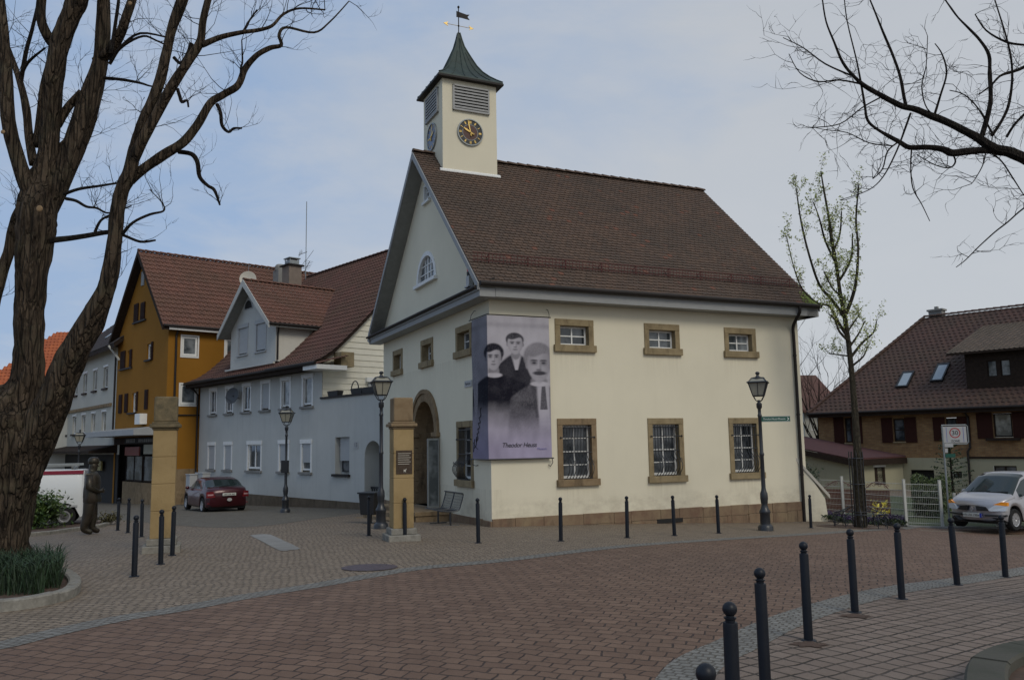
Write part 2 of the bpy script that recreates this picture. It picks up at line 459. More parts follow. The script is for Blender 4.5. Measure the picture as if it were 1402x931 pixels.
M_darkwood = simple('dark_timber', (.028, .019, .014), .85, .25, 8, .2, 30, spec=.15)
M_shed_roof = simple('maroon_corrugated_sheet', (.085, .034, .030), .6, .15, 4)
M_annex = plaster('pale_olive_render', (.34, .32, .22), (.22, .20, .14), .05, .3)
M_white_metal = simple('white_painted_metal', (.47, .47, .43), .5, .05, 6)
M_concrete = simple('grey_concrete', (.24, .235, .22), .9, .12, 3, .3, 30, dirt=(.15, .145, .13))
M_cobble = paving('grey_granite_setts', (.185, .178, .158), (.265, .255, .23), (.10, .09, .072), .10, .09, .5, .010, 0, .07, (.11, .10, .09), .03)
M_pave = paving('beige_plaza_setts', (.225, .175, .125), (.31, .245, .178), (.055, .042, .030), .12, .105, .25, .010, 0, .09, (.13, .105, .08), .02)
M_pave_near = paving('greyish_pink_pavers', (.195, .148, .115), (.255, .195, .155), (.030, .024, .018), .20, .19, -.62, .014, 0, .045, (.15, .115, .09), .03, .0)
M_road = paving('red_brown_road_pavers', (.150, .090, .060), (.225, .142, .096), (.038, .026, .021), .20, .17, .38, .010, 0, .075, (.12, .08, .06), .016)
M_asphalt = paving('warm_grey_lane_setts', (.145, .128, .100), (.185, .165, .13), (.075, .065, .05), .16, .14, .9, .008, 0, .06, (.10, .09, .07), .01)
M_soil = simple('dark_soil', (.075, .045, .03), .95, .35, 6, .8, 25)
M_grassland = simple('distant_ground', (.09, .09, .07), .95, .3, .2)
M_bark = None
def bark(name, c1, c2, lich, sc_=1.0):
    m, nt, b = nodes(name)
    v = coords(nt, (8*sc_, 8*sc_, .95*sc_))
    f = noise_tex(nt, v, 1.1, 8, .72, .8)
    col = mix(nt, ramp(nt, f, [(.38, 0.0), (.62, 1.0)]), c1, c2)
    l = noise_tex(nt, coords(nt), 2.4, 8, .7)
    col = mix(nt, ramp(nt, l, [(.5, 0.0), (.72, .6)]), col, lich)
    lk(nt, col, b.inputs['Base Color']); b.inputs['Roughness'].default_value = .95
    b.inputs['Specular IOR Level'].default_value = .15
    vo = nt.nodes.new('ShaderNodeTexVoronoi'); vo.feature = 'DISTANCE_TO_EDGE'; vo.inputs['Scale'].default_value = 1.6*sc_
    wv = nt.nodes.new('ShaderNodeVectorMath'); wv.operation = 'MULTIPLY_ADD'; wv.inputs[1].default_value = (.6, .6, .6)
    nn_ = nt.nodes.new('ShaderNodeTexNoise'); nn_.inputs['Scale'].default_value = 1.5; lk(nt, v, nn_.inputs['Vector']); lk(nt, nn_.outputs['Color'], wv.inputs[0]); lk(nt, v, wv.inputs[2]); lk(nt, wv.outputs[0], vo.inputs['Vector'])
    cr_ = ramp(nt, vo.outputs['Distance'], [(0.0, 0.0), (.16, 1.0)])
    mm = nt.nodes.new('ShaderNodeMath'); mm.operation = 'ADD'; lk(nt, cr_, mm.inputs[0]); lk(nt, f, mm.inputs[1])
    bump(nt, b, mm.outputs[0], 1.0, .05)
    lk(nt, mix(nt, ramp(nt, vo.outputs['Distance'], [(0.0, .35), (.07, 0.0)]), col, sc(c1, .8)), b.inputs['Base Color'])
    return m
M_bark = bark('rough_grey_brown_bark', (.020, .015, .011), (.105, .078, .054), (.10, .092, .058))
M_bark2 = bark('dark_branch_bark', (.02, .016, .014), (.045, .036, .03), (.06, .058, .04), 2)
M_bark3 = bark('smooth_young_bark', (.055, .048, .036), (.10, .085, .06), (.09, .09, .055), 2)
def leafm(name, c1, c2, rough=.5):
    m, nt, b = nodes(name)
    a = nt.nodes.new('ShaderNodeAttribute'); a.attribute_name = 'tint'
    lk(nt, mix(nt, a.outputs['Fac'], c1, c2), b.inputs['Base Color'])
    b.inputs['Roughness'].default_value = rough
    b.inputs['Subsurface Weight'].default_value = .0
    return m
M_leaf_bush = leafm('laurel_leaves', (.018, .045, .012), (.075, .12, .02), .4)
M_leaf_spring = leafm('fresh_spring_leaves', (.24, .30, .07), (.42, .45, .16))
M_leaf_dark = leafm('dark_hedge_leaves', (.015, .03, .012), (.04, .065, .02))
M_grass = leafm('sedge_blades', (.008, .020, .008), (.028, .060, .020), .7)
M_moss = leafm('bright_moss', (.10, .14, .02), (.20, .26, .04))
M_yellowflower = leafm('daffodil_petals', (.75, .60, .03), (.80, .70, .08))
M_purple = leafm('purple_pansies', (.035, .025, .06), (.07, .035, .12))
M_brick = None
def brickm():
    m, nt, b = nodes('ochre_brick')
    tc = nt.nodes.new('ShaderNodeTexCoord'); sx = nt.nodes.new('ShaderNodeSeparateXYZ'); cb = nt.nodes.new('ShaderNodeCombineXYZ')
    lk(nt, tc.outputs['Object'], sx.inputs[0]); ad = nt.nodes.new('ShaderNodeMath'); ad.operation = 'ADD'
    lk(nt, sx.outputs[0], ad.inputs[0]); lk(nt, sx.outputs[1], ad.inputs[1])
    lk(nt, ad.outputs[0], cb.inputs[0]); lk(nt, sx.outputs[2], cb.inputs[1])
    br = nt.nodes.new('ShaderNodeTexBrick'); lk(nt, cb.outputs[0], br.inputs['Vector'])
    br.inputs['Scale'].default_value = 1; br.inputs['Brick Width'].default_value = .26; br.inputs['Row Height'].default_value = .09
    br.inputs['Mortar Size'].default_value = .010; br.inputs['Color1'].default_value = (.22, .115, .045, 1); br.inputs['Color2'].default_value = (.30, .18, .075, 1)
    br.inputs['Mortar'].default_value = (.16, .12, .07, 1)
    f = noise_tex(nt, tc.outputs['Object'], 3, 6)
    lk(nt, mix(nt, ramp(nt, f, [(.4, 0.0), (.7, .6)]), br.outputs['Color'], (.13, .065, .03)), b.inputs['Base Color'])
    b.inputs['Roughness'].default_value = .9; bump(nt, b, br.outputs['Fac'], -.4, .01)
    return m
M_brick = brickm()
def flat(name, c, rough=.5, metal=0, spec=.5, coat=0):
    m, nt, b = nodes(name); b.inputs['Base Color'].default_value = (*c, 1); b.inputs['Roughness'].default_value = rough
    b.inputs['Metallic'].default_value = metal; b.inputs['Specular IOR Level'].default_value = spec; b.inputs['Coat Weight'].default_value = coat
    return m
M_bronze = simple('patinated_bronze', (.042, .032, .022), .42, .3, 5, .4, 14, metal=.55, dirt=(.05, .05, .035), dscale=3)
M_plaque = simple('dark_bronze_plaque', (.065, .045, .03), .45, .3, 20, .5, 40, metal=.5)
M_maroon = flat('maroon_car_paint', (.05, .005, .009), .32, .2, .4, .35)
M_silver = flat('silver_car_paint', (.40, .39, .40), .35, .5, .5, .5)
M_vanwhite = flat('white_van_paint', (.62, .64, .64), .35, 0, .5, .4)
M_redband = flat('dark_red_band', (.20, .01, .03), .4)
M_tyre = flat('tyre_rubber', (.015, .015, .015), .85, 0, .3)
M_rim = flat('alloy_rim', (.45, .45, .46), .35, .7)
M_carglass = flat('car_glass', (.02, .03, .03), .06, 0, .5)
M_plastic = flat('black_plastic', (.012, .012, .013), .5)
M_lamp_clear = flat('headlamp_lens', (.60, .66, .72), .12, 0, .9)
M_lamp_amber = flat('amber_lens', (.85, .30, .015), .2, 0, .8)
M_lamp_red = flat('red_lens', (.16, .006, .009), .25, 0, .6)
M_plate = flat('number_plate', (.55, .55, .50), .5)
M_plateblue = flat('plate_blue', (.01, .03, .30), .5)
M_ink = flat('black_lettering', (.015, .015, .018), .6)
M_whiteink = flat('white_lettering', (.80, .80, .78), .6)
M_signgreen = flat('green_sign_enamel', (.004, .075, .05), .4)
M_signwhite = flat('white_sign_face', (.38, .38, .37), .45)
M_signred = flat('red_sign_ring', (.33, .03, .03), .45)
M_redglass = flat('red_beacon_dome', (.55, .01, .012), .25, 0, .6)
M_clockdark = flat('black_clock_ring', (.02, .022, .022), .4)
M_clockbrown = flat('brown_clock_centre', (.075, .028, .018), .5)
M_clockblue = flat('painted_reflection_clock_face', (.10, .14, .24), .35)  # flat blue colour stands in for the sky mirrored on this face
M_dish = flat('pale_dish', (.48, .45, .38), .6)
M_darkdish = flat('dark_dish', (.06, .065, .07), .6)
M_steel = simple('galvanised_steel', (.26, .28, .28), .45, .1, 6, metal=.5)
# ================================================================== TOWN HALL (museum building with clock tower)
AZ = .42853
KX, KY = -.61172, 22.2532
KZ = g(KX, KY)
hall = thing('clock_tower_hall', 'large cream hall with steep brown tiled roof, stone window frames and a small clock tower', 'building', (KX, KY, KZ), AZ, frame=True)
LU, LV = 10.94, 10.5            # long front and gable widths
EZ = 5.62
def ML(a, z, d): return (a, d, z)        # long front: d inwards
def MG(a, z, d): return (d, a, z)        # gable front: d inwards
RIDV, RIDZ, EAV, EAZ = 5.2, 11.42, -.5, 5.93
SL = (RIDZ-EAZ)/(RIDV-EAV)
def zroof(v): return RIDZ-abs(v-RIDV)*SL-.16
cols_up = [(2.0, 3.25), (4.98, 6.24), (7.93, 9.17)]
gab_up = [(1.27, 2.56), (4.65, 5.88), (8.0, 9.18)]
# openings of the outer stone frames
holes = [rect_hole(a, b, 4.24, 5.14) for a, b in cols_up]+[rect_hole(a, b, .5, 2.33) for a, b in cols_up]
mb = MB()
br = [0, LU]+[x for h in holes for x in h[:2]]+[.5*i for i in range(22)]
wall(mb, ML, br, cst(-1.4), cst(EZ+.3), holes)
# gable with door arch and windows
AV0, AV1, AZS = 4.5, 6.55, 2.05      # arch opening
AC, AR = (AV0+AV1)/2, (AV1-AV0)/2
arch_in = (AV0, AV1, cst(-.3), lambda a: AZS+sqrt(max(0, AR*AR-(a-AC)**2)))
HC, HR, HZ = 5.29, .92, 7.05
half = (HC-HR, HC+HR, cst(HZ), lambda a: HZ+sqrt(max(0, HR*HR-(a-HC)**2)))
holesG = [rect_hole(a, b, 4.24, 5.12) for a, b in gab_up]+[rect_hole(1.25, 2.55, .5, 2.33), arch_in, half, rect_hole(4.85, 5.45, 9.78, 10.3)]
br = [0, LV, RIDV]+[x for h in holesG for x in h[:2]]+[AC-AR*cos(pi*i/20) for i in range(21)]+[HC-HR*cos(pi*i/16) for i in range(17)]
wall(mb, MG, br, cst(-1.4), lambda a: zroof(a)-.05, holesG)
# far sides
mb.quad((LU, 0, -2), (LU, LV, -2), (LU, LV, EZ), (LU, RIDV, zroof(RIDV)), (LU, 0, EZ))
mb.quad((0, LV, -2), (LU, LV, -2), (LU, LV, EZ), (0, LV, EZ))
mb.build('wall', M_cream, hall, recalc=False)
mb = MB()   # plinth stones, growing as the ground falls
rng = random.Random(3)
def hz(u, v):
    x = KX+u*cos(AZ)-v*sin(AZ); y = KY+u*sin(AZ)+v*cos(AZ); return g(x, y)
def plinth_row(M, L, top, at_):
    a = 0.0 if M is ML else -.02
    first = True
    while a < L:
        w = rng.uniform(.55, 1.05); b = min(a+w, L)
        zb = at_((a+b)/2)-.15; t = top; z = t
        if t-zb > .42:
            zm = t-rng.uniform(.26, .32)
            mb.mbx(M, a+.004, b-.004, zm+.004, t+rng.uniform(-.01, .01), -.035-rng.uniform(0, .015), .1)
            c = a
            while c < b:
                d = min(c+rng.uniform(.4, .9), b); mb.mbx(M, c+.004, d-.004, zb, zm-.004, -.045-rng.uniform(0, .015), .1); c = d
        else:
            mb.mbx(M, a+.004, b-.004, zb, t+rng.uniform(-.01, .01), -.035-rng.uniform(0, .015), .1)
        a = b
plinth_row(ML, LU+.04, -.31, lambda a: hz(a, 0))
mb.build('plinth', M_plinth, hall, bevel=.008); mb = MB()
plinth_row(MG, 3.1, -.36, lambda a: hz(0, a))
mb.build('plinth', M_plinth, hall, bevel=.008); mb = MB()
mb.mbx(MG, 7.3, LV, -1.4, -.36, -.04, .1)
mb.build('plinth', M_plinth, hall, bevel=.008)
mb = MB(); mb.mbx(ML, 5.15, 6.05, -.70, -.58, -.07, -.03); mb.build('vent_opening', M_black, hall)

# stone framed windows
def stone_frame(root, M, a0, a1, z0, z1, ft, sill_h, depth=.2, fj=.165, out=.03, m=M_sand):
    s = MB()
    s.mbx(M, a0, a0+fj, z0+sill_h, z1-ft, -out, depth); s.mbx(M, a1-fj, a1, z0+sill_h, z1-ft, -out, depth)
    s.mbx(M, a0, a1, z1-ft, z1, -out-.004, depth)
    s.mbx(M, a0-.05, a1+.05, z0, z0+sill_h, -out-.07, depth+.02)
    return s.build('stone_surround', m, root, bevel=.012)
def grille(root, M, a0, a1, z0, z1):
    """window grille that bellies out in its lower half"""
    s = MB(); h = z1-z0
    def prof(t):  # t from top 1 to bottom 0
        if t > .42: return -.02
        q = t/.42; return -.02-.25*sin(pi*min(1, q))**1.0*(1 if q < .5 else 1)*.9
    n = 9
    for i in range(n):
        a = a0+(a1-a0)*(i+.5)/n
        pts = [M(a, z0+h*t, prof(t)) for t in [1, .8, .6, .44, .38, .32, .26, .2, .14, .08, .03, 0]]
        s.tube(pts, .011, 5)
    for t in (.96, .78, .5, .02):
        e = .10 if t == .78 else 0
        s.tube([M(a0-e, z0+h*t, prof(t)-.012), M(a1+e, z0+h*t, prof(t)-.012)], .013, 5)
    for i in range(6):  # scrolls at the belly
        a = a0+(a1-a0)*(i+.5)/6; c = z0+h*.3
        s.tube([M(a+.05*cos(w)*(1-w/9), c+.09*sin(w)*(1-w/9), prof(.3)-.015) for w in [k*.6 for k in range(10)]], .008, 4)
    for e in (a0-.10, a1+.10):
        for t in (.78,): s.ball(M(e, z0+h*t, -.05), .028, 6, 4)
    return s.build('grille', M_iron, root)
def back(M, a0, a1, z0, z1, d, root):
    pass
for k, (a, b) in enumerate(cols_up):
    w = window(hall, ML, a+.165, b-.165, 4.40, 4.95, .16, M_white_trim, M_glass_sky if k else M_glass, 2, 2, .05, .016)
    stone_frame(w, ML, a, b, 4.2, 5.14, .19, .2)
    w = window(hall, ML, a+.165, b-.165, .67, 2.15, .17, M_white_trim, M_glass, 2, 4, .055, .014)
    stone_frame(w, ML, a, b, .46, 2.33, .18, .19, m=M_sand_dark if k == 0 else M_sand)
    grille(w, ML, a+.19, b-.19, .64, 2.13)
for k, (a, b) in enumerate(gab_up):
    w = window(hall, MG, a+.165, b-.165, 4.40, 4.95, .2, M_white_trim, M_glass, 2, 2, .05, .016)
    stone_frame(w, MG, a, b, 4.18, 5.12, .19, .2, .24)
w = window(hall, MG, 1.25+.165, 2.55-.165, .67, 2.15, .19, M_white_trim, M_glass, 2, 4, .055, .014)
stone_frame(w, MG, 1.25, 2.55, .46, 2.33, .18, .19, .22, m=M_sand)
grille(w, MG, 1.44, 2.36, .64, 2.13)
# attic windows in the gable
s = MB()
for i in range(16):
    t0, t1 = pi*i/16, pi*(i+1)/16
    pts = [(HC-r*cos(t), HZ+r*sin(t)) for r in (HR+.09, HR-.06) for t in (t0, t1)]
    P4 = [pts[0], pts[1], pts[3], pts[2]]
    s.prism([(p[0], p[1]) for p in P4], 0, -.035, .12)
s.mbx(MG, HC-HR-.18, HC+HR+.18, HZ-.11, HZ+.0, -.13, .1)
for x in (-.3, .3): s.mbx(MG, HC+x-.02, HC+x+.02, HZ, HZ+sqrt(HR*HR-x*x), .05, .09)
s.mbx(MG, HC-.03, HC+.03, HZ, HZ+HR, .045, .095)
for z in (.3, .58): s.mbx(MG, HC-sqrt(HR*HR-z*z), HC+sqrt(HR*HR-z*z), HZ+z-.016, HZ+z+.016, .05, .09)
s.mbx(MG, HC-HR, HC+HR, HZ, HZ+.06, .05, .1)
w = s.build('half_round_window', M_white_trim, hall)
p = MB(); p.quad(*[(.08, HC-HR*cos(pi*i/16), HZ+HR*sin(pi*i/16)) for i in range(17)]); p.build('pane', M_glass_sky, w, recalc=False)
w = window(hall, MG, 4.85, 5.45, 9.78, 10.3, .06, M_white_trim, M_glass, 2, 3, .05, .016)
s = MB(); s.mbx(MG, 4.79, 5.51, 9.68, 9.77, -.1, .05); s.mbx(MG, 4.79, 4.85, 9.77, 10.36, -.02, .05); s.mbx(MG, 5.45, 5.51, 9.77, 10.36, -.02, .05); s.mbx(MG, 4.79, 5.51, 10.3, 10.36, -.025, .05)
s.build('window_casing', M_white_trim, w)

# cornice across the gable and along the eaves
s = MB()
s.prism([(-.46, 5.56), (-.46, 5.80), (.0, 5.80), (.0, 5.56)], 1, -.46, LV+.42)
s.prism([(-.46, 5.57), (-.46, 5.86), (.0, 5.86), (.0, 5.57)], 0, .004, LU+.44)
s.bx(-.5, -.46, -.5, LV+.44, 5.72, 5.80); s.bx(LU, LU+.5, -.46, LV+.4, 5.57, 5.84)
s.build('cornice', M_grey_trim, hall, bevel=.01)
s = MB()   # little tiled shelf above the gable cornice
s.prism([(-.52, 5.80), (-.52, 5.84), (-.0, 6.12), (-.0, 5.80)], 1, -.42, LV+.4)
s.tube([(-.56, -.42, 5.82), (-.56, LV+.4, 5.82)], .045, 8)
s.build('shelf_flashing', M_gutter, hall)

# roof
EU0, EU1 = -.5, 11.46
slen = sqrt((RIDV-EAV)**2+(RIDZ-EAZ)**2)
ev = V((0, RIDV-EAV, RIDZ-EAZ)); en = V((0, -(RIDZ-EAZ), RIDV-EAV))
Pf = plane_P((0, EAV, EAZ), (1, 0, 0), ev, en)
TU0, TU1, TV0 = .26, 2.22, 4.35
deck = MB()
for sgn in (1, -1):
    def q(v, z): return (v if sgn == 1 else 2*RIDV-v, z)
    deck.prism([q(EAV, EAZ-.06), q(RIDV, RIDZ-.02), q(RIDV, RIDZ-.26), q(EAV+.12, EAZ-.17)], 0, EU0+.02, EU1-.02)
roof = deck.build('roof', M_soffit, hall)
t = MB()
trng = random.Random(11)
roof_tiles(t, Pf, slen, EU0, EU1, .165, .178, .027, 'plain', rng=trng)
Pb = plane_P((0, 2*RIDV-EAV, EAZ), (1, 0, 0), (0, -(RIDV-EAV), RIDZ-EAZ), (0, (RIDZ-EAZ), RIDV-EAV))
roof_tiles(t, Pb, slen, EU0, EU1, .33, .36, .02, 'plain', rng=trng)
t.build('roof_tiles', M_tile_main, roof, recalc=False)
t = MB(); ridge_caps(t, (EU0, RIDV, RIDZ+.02), (EU1, RIDV, RIDZ+.02), .12, .38); t.build('ridge_tiles', M_tile_main, roof, recalc=False)
for x0, x1 in ((EU0-.03, EU0+.015), (EU1-.015, EU1+.03)):   # barge boards
    s = MB()
    s.prism([(EAV, EAZ-.02), (RIDV, RIDZ+.0), (2*RIDV-EAV, EAZ-.02), (2*RIDV-EAV-.02, EAZ-.2), (RIDV, RIDZ-.24), (EAV+.02, EAZ-.2)], 0, x0, x1)
    s.build('barge_board', M_grey_trim, roof)
s = MB()
s.prism([q2 for q2 in ((10.72, 5.60), (10.98, 5.70), (10.9, 5.95), (10.6, 6.1))], 0, EU0-.02, -.02); s.build('eave_return', M_grey_trim, roof)
s = MB()
s.tube([(EU0+.02, EAV-.06, EAZ-.03), (EU1, EAV-.06, EAZ-.03)], .07, 8); s.build('gutter', M_gutter, roof)
s = MB()   # snow guard fence
for i in range(int((EU1-EU0)/.11)):
    u = EU0+.15+i*.11; a = Pf(u, .98, .03); b = Pf(u, .98, .03); b = (b.x, b.y-.02, b.z+.27)
    s.tube([a, b], .008, 4)
for h in (.05, .16, .27): s.tube([(EU0+.1, Pf(0, .98, .03).y-.02, Pf(0, .98, .03).z+h), (EU1+.06, Pf(0, .98, .03).y-.02, Pf(0, .98, .03).z+h)], .010, 4)
for i in range(10):
    u = EU0+.6+i*1.2; a = Pf(u, .98, .0); s.tube([(a.x, a.y, a.z), (a.x, a.y-.02, a.z+.3)], .018, 4); s.tube([(a.x, a.y-.02, a.z+.28), Pf(u, 1.25, .02)], .012, 4)
s.build('snow_guard', M_rust, roof)
s = MB()
s.tube(cr([(10.55, EAV-.05, 5.88), (10.55, EAV-.04, 5.66), (10.6, -.3, 5.45), (10.66, -.1, 5.25), (10.68, -.08, 5.0)], 4)+[(10.68, -.08, 2), (10.68, -.08, -1.15)], .05, 8)
for z in (4.3, 2.4, .5): s.lathe([(.06, 0), (.06, .05)], (10.68, -.08, z), 8)
s.build('downpipe', M_gutter, hall, smooth=True)
s = MB(); mr = random.Random(4)   # moss cushion at the right eave corner
for i in range(200):
    c = Pf(11.42-abs(mr.gauss(0, .22)), abs(mr.gauss(0, .28)), .02); r = mr.uniform(.02, .05); s.t = mr.random()*.9+.05
    s.ball(c, r, 5, 3, .6)
s.build('moss', M_moss, roof)

# tower
TB = TV0+1.95; TZ = 13.86
tw = MB(); tw.bx(TU0, TU1, TV0, TB, 9.5, TZ)
tower = tw.build('tower', M_cream, hall, bevel=.01)
s = MB(); zb = zroof(TV0)+.20
s.prism([(TV0-.06, zb-.06), (TV0-.06, zb-.01), (TV0, zb+.05), (TV0, zb-.05)], 0, TU0-.1, TU1+.1)
s.build('tower_flashing', M_white_trim, tower)
def MT(a, z, d): return (a, TV0+d, z)
def MTg(a, z, d): return (TU0+d, a, z)
cl_f = MB(); cl_s = MB()
for M, a0, a1 in ((MT, TU0+.36, TU0+1.68), (MTg, TV0+.36, TV0+1.6)):
    z0, z1 = 12.74, 13.63
    for A in ((a0, a0+.05), (a1-.05, a1)): cl_f.mbx(M, A[0], A[1], z0, z1, -.07, 0)
    cl_f.mbx(M, a0, a1, z0, z0+.06, -.08, 0); cl_f.mbx(M, a0, a1, z1-.05, z1, -.07, 0)
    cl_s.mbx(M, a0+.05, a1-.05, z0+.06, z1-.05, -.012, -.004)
    for i in range(7):
        z = z0+.09+i*(z1-z0-.14)/7
        cl_f.hexa([M(a0+.05, z, -.065), M(a1-.05, z, -.065), M(a1-.05, z+.035, -.015), M(a0+.05, z+.035, -.015), M(a0+.05, z+.055, -.068), M(a1-.05, z+.055, -.068), M(a1-.05, z+.085, -.018), M(a0+.05, z+.085, -.018)])
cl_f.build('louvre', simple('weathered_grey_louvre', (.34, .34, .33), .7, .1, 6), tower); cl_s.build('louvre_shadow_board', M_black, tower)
def clock(M, ac, zc, R, dark, brown, hour=9.93):
    c = MB()
    n = 40
    def disc(r, d): return [M(ac+r*sin(2*pi*i/n), zc+r*cos(2*pi*i/n), d) for i in range(n)]
    def ring(r0, r1, d0, d1, mi):
        c.cur = mi; A = disc(r0, d0); B = disc(r1, d1)
        c.add(A+B, [(i, (i+1) % n, (i+1) % n+n, i+n) for i in range(n)])
    ring(R, R, 0, -.06, 3); ring(R, R-.035, -.06, -.06, 3); ring(R-.035, R-.04, -.06, -.03, 3)
    ring(R-.04, R*.60, -.03, -.03, 0); ring(R*.60, R*.57, -.032, -.032, 3); ring(R*.57, .001, -.03, -.03, 1)
    c.cur = 2
    for h in range(12):
        a = 2*pi*h/12
        def Q(x, y, d): return M(ac+x*cos(a)+y*sin(a), zc-x*sin(a)+y*cos(a), d)
        ws = {0: (-.03, .0, .03), 3: (-.02, .0, .02), 6: (-.025, .01), 9: (-.02, .015)}.get(h, (-.012, .014) if h % 2 else (0,))
        for x in ws:
            r0, r1 = R*.66, R*.86
            c.hexa([Q(x-.009, r0, -.033), Q(x+.009, r0, -.033), Q(x+.009, r0, -.038), Q(x-.009, r0, -.038), Q(x-.009, r1, -.033), Q(x+.009, r1, -.033), Q(x+.009, r1, -.038), Q(x-.009, r1, -.038)])
    o = c.build('clock_face', [dark, brown, M_gold, M_steel], tower)
    hnd = MB()
    for ang, L, w in ((2*pi*(hour % 12)/12, R*.62, .03), (2*pi*(hour % 1), R*.95, .022)):
        def Q(x, y, d): return M(ac+x*cos(ang)+y*sin(ang), zc-x*sin(ang)+y*cos(ang), d)
        hnd.hexa([Q(-w*.6, -.10, -.05), Q(w*.6, -.10, -.05), Q(w*.6, -.10, -.06), Q(-w*.6, -.10, -.06), Q(-w, L*.62, -.05), Q(w, L*.62, -.05), Q(w, L*.62, -.06), Q(-w, L*.62, -.06)])
        hnd.hexa([Q(-w, L*.62, -.05), Q(w, L*.62, -.05), Q(w, L*.62, -.06), Q(-w, L*.62, -.06), Q(-.004, L, -.05), Q(.004, L, -.05), Q(.004, L, -.06), Q(-.004, L, -.06)])
        hnd.ball(Q(0, -.12, -.055), w*1.3, 8, 5)
    hnd.ball(M(ac, zc, -.055), .035, 8, 5)
    hnd.build('clock_hands', M_gold, tower)
clock(MT, 1.235, 12.03, .465, M_clockdark, M_clockbrown, 9.967)
clock(MTg, 5.36, 12.1, .47, M_clockblue, M_clockblue, 9.967)
# spire: concave pyramid
tc = ((TU0+TU1)/2, (TV0+TB)/2)
hw = 1.17
sp = [(1.0, 13.86), (.985, 13.92), (.86, 14.03), (.70, 14.20), (.54, 14.42), (.41, 14.68), (.31, 14.95), (.215, 15.22), (.13, 15.48), (.07, 15.78), (.03, 16.02)]
s = MB()
ring = [[(tc[0]+sx*hw*k, tc[1]+sy*hw*k, z) for sx, sy in ((-1, -1), (1, -1), (1, 1), (-1, 1))] for k, z in sp]
for A, B in zip(ring, ring[1:]):
    s.add(A+B, [(i, (i+1) % 4, (i+1) % 4+4, i+4) for i in range(4)])
s.quad(*ring[0])
for side in range(4):  # standing seams
    for f in (0, .2, .4, .6, .8):
        pts = []
        for R_ in ring[1:]:
            a, b = V(R_[side]), V(R_[(side+1) % 4]); ff = min(max(f, 0), 1)
            pts.append(a.lerp(b, ff)+V((0, 0, .012)))
        s.tube(pts if f == 0 else pts[:(7 if f in (.2, .8) else 9)], .016 if f else .024, 4)
spire = s.build('spire', M_copper, tower)
s = MB(); s.bx(tc[0]-hw-.01, tc[0]+hw+.01, tc[1]-hw-.01, tc[1]+hw+.01, 13.80, 13.865); s.build('spire_eave_board', M_gutter, tower)
s = MB(); cx_, cy_ = tc
s.tube([(cx_, cy_, 15.9), (cx_, cy_, 17.05)], .018, 6); s.ball((cx_, cy_, 16.0), .05, 8, 6); s.ball((cx_, cy_, 17.0), .045, 8, 6); s.ball((cx_, cy_, 16.30), .035, 8, 6)
s.prism([(cx_-.08, 16.62), (cx_-.08, 16.84), (cx_+.30, 16.78), (cx_+.42, 16.80), (cx_+.34, 16.70), (cx_+.42, 16.60), (cx_+.12, 16.62)], 1, cy_-.008, cy_+.008)
s.cur = 1
s.tube([(cx_-.44, cy_, 16.3), (cx_+.44, cy_, 16.3)], .010, 5)
for d in (-1, 1):
    x = cx_+d*.44
    s.prism([(x-d*.05, 16.22), (x+d*.13, 16.3), (x-d*.05, 16.38), (x, 16.3)], 1, cy_-.01, cy_+.01)
s.build('weather_vane', [M_gutter, M_gold], tower)

# portal
s = MB()
for i in range(22):
    t0, t1 = pi*i/22, pi*(i+1)/22
    for r0, r1, o in ((AR, AR+.26, -.05), (AR+.26, AR+.40, -.09)):
        P4 = [(AC-r*cos(t), AZS+r*sin(t)) for r, t in ((r0, t0), (r0, t1), (r1, t1), (r1, t0))]
        s.prism(P4, 0, o, .14)
for a0, a1 in ((AV0-.40, AV0), (AV1, AV1+.40)):
    z = -.3; k = 0
    while z < AZS-.16:
        z2 = min(z+.37, AZS-.14); s.mbx(MG, a0, a1, z+.004, z2-.004, -.06, .14); z = z2; k += 1
    s.mbx(MG, a0-.07, a1+.07, AZS-.14, AZS, -.13, .14)
portal = s.build('portal', M_sand_dark, hall, bevel=.01)
s = MB(); D = 1.0   # stone block recess
z = -.3
while z < AZS:
    z2 = min(z+.42, AZS); c = -.02
    while c < D:
        c2 = min(c+.45, D)
        for a0, a1 in ((AV1-.0, AV1+.12), (AV0-.12, AV0)): s.mbx(MG, a0, a1, z+.004, z2-.004, c+.003+.14, c2-.003+.14)
        c = c2
    z = z2
n = 20
for i in range(n):
    t0, t1 = pi*i/n, pi*(i+1)/n
    s.quad(*[(d, AC-AR*cos(t), AZS+AR*sin(t)) for d, t in ((.1, t0), (.1, t1), (D+.2, t1), (D+.2, t0))])
s.quad(*[(D+.14, AC-AR*cos(pi*i/16), AZS+AR*sin(pi*i/16)) for i in range(17)])
s.build('portal_recess', M_sand_dark, portal, recalc=False)
s = MB(); s.mbx(MG, AV0, AV1, -.3, AZS, D+.02, D+.1)
for i in range(5): s.mbx(MG, AV0+.1+i*.38, AV0+.4+i*.38, -.1, AZS-.2, D, D+.03)
s.build('door', M_darkwood, portal)
s = MB()   # glazed leaf opened outwards
v0 = 4.02
s.bx(-.42, -.38, v0, v0+.05, -.26, 1.86); s.bx(-.08, -.04, v0, v0+.05, -.26, 1.86); s.bx(-.38, -.08, v0, v0+.05, -.26, -.2); s.bx(-.38, -.08, v0, v0+.05, 1.8, 1.86)
leaf = s.build('glass_door', M_steel, portal)
s = MB(); s.bx(-.38, -.08, v0+.02, v0+.03, -.2, 1.8); s.build('pane', M_glass_sky, leaf)
s = MB(); s.bx(.45, .95, AV1-.16, AV1-.003, .55, 1.02); s.bx(.42, .98, AV1-.19, AV1-.16, 1.02, 1.05); s.build('letterbox', M_plastic, portal)
s = MB(); s.bx(-.085, -.062, AV1+.08, AV1+.32, .98, 1.38); s.build('plaque', M_plaque, portal)
s = MB()   # landing and steps
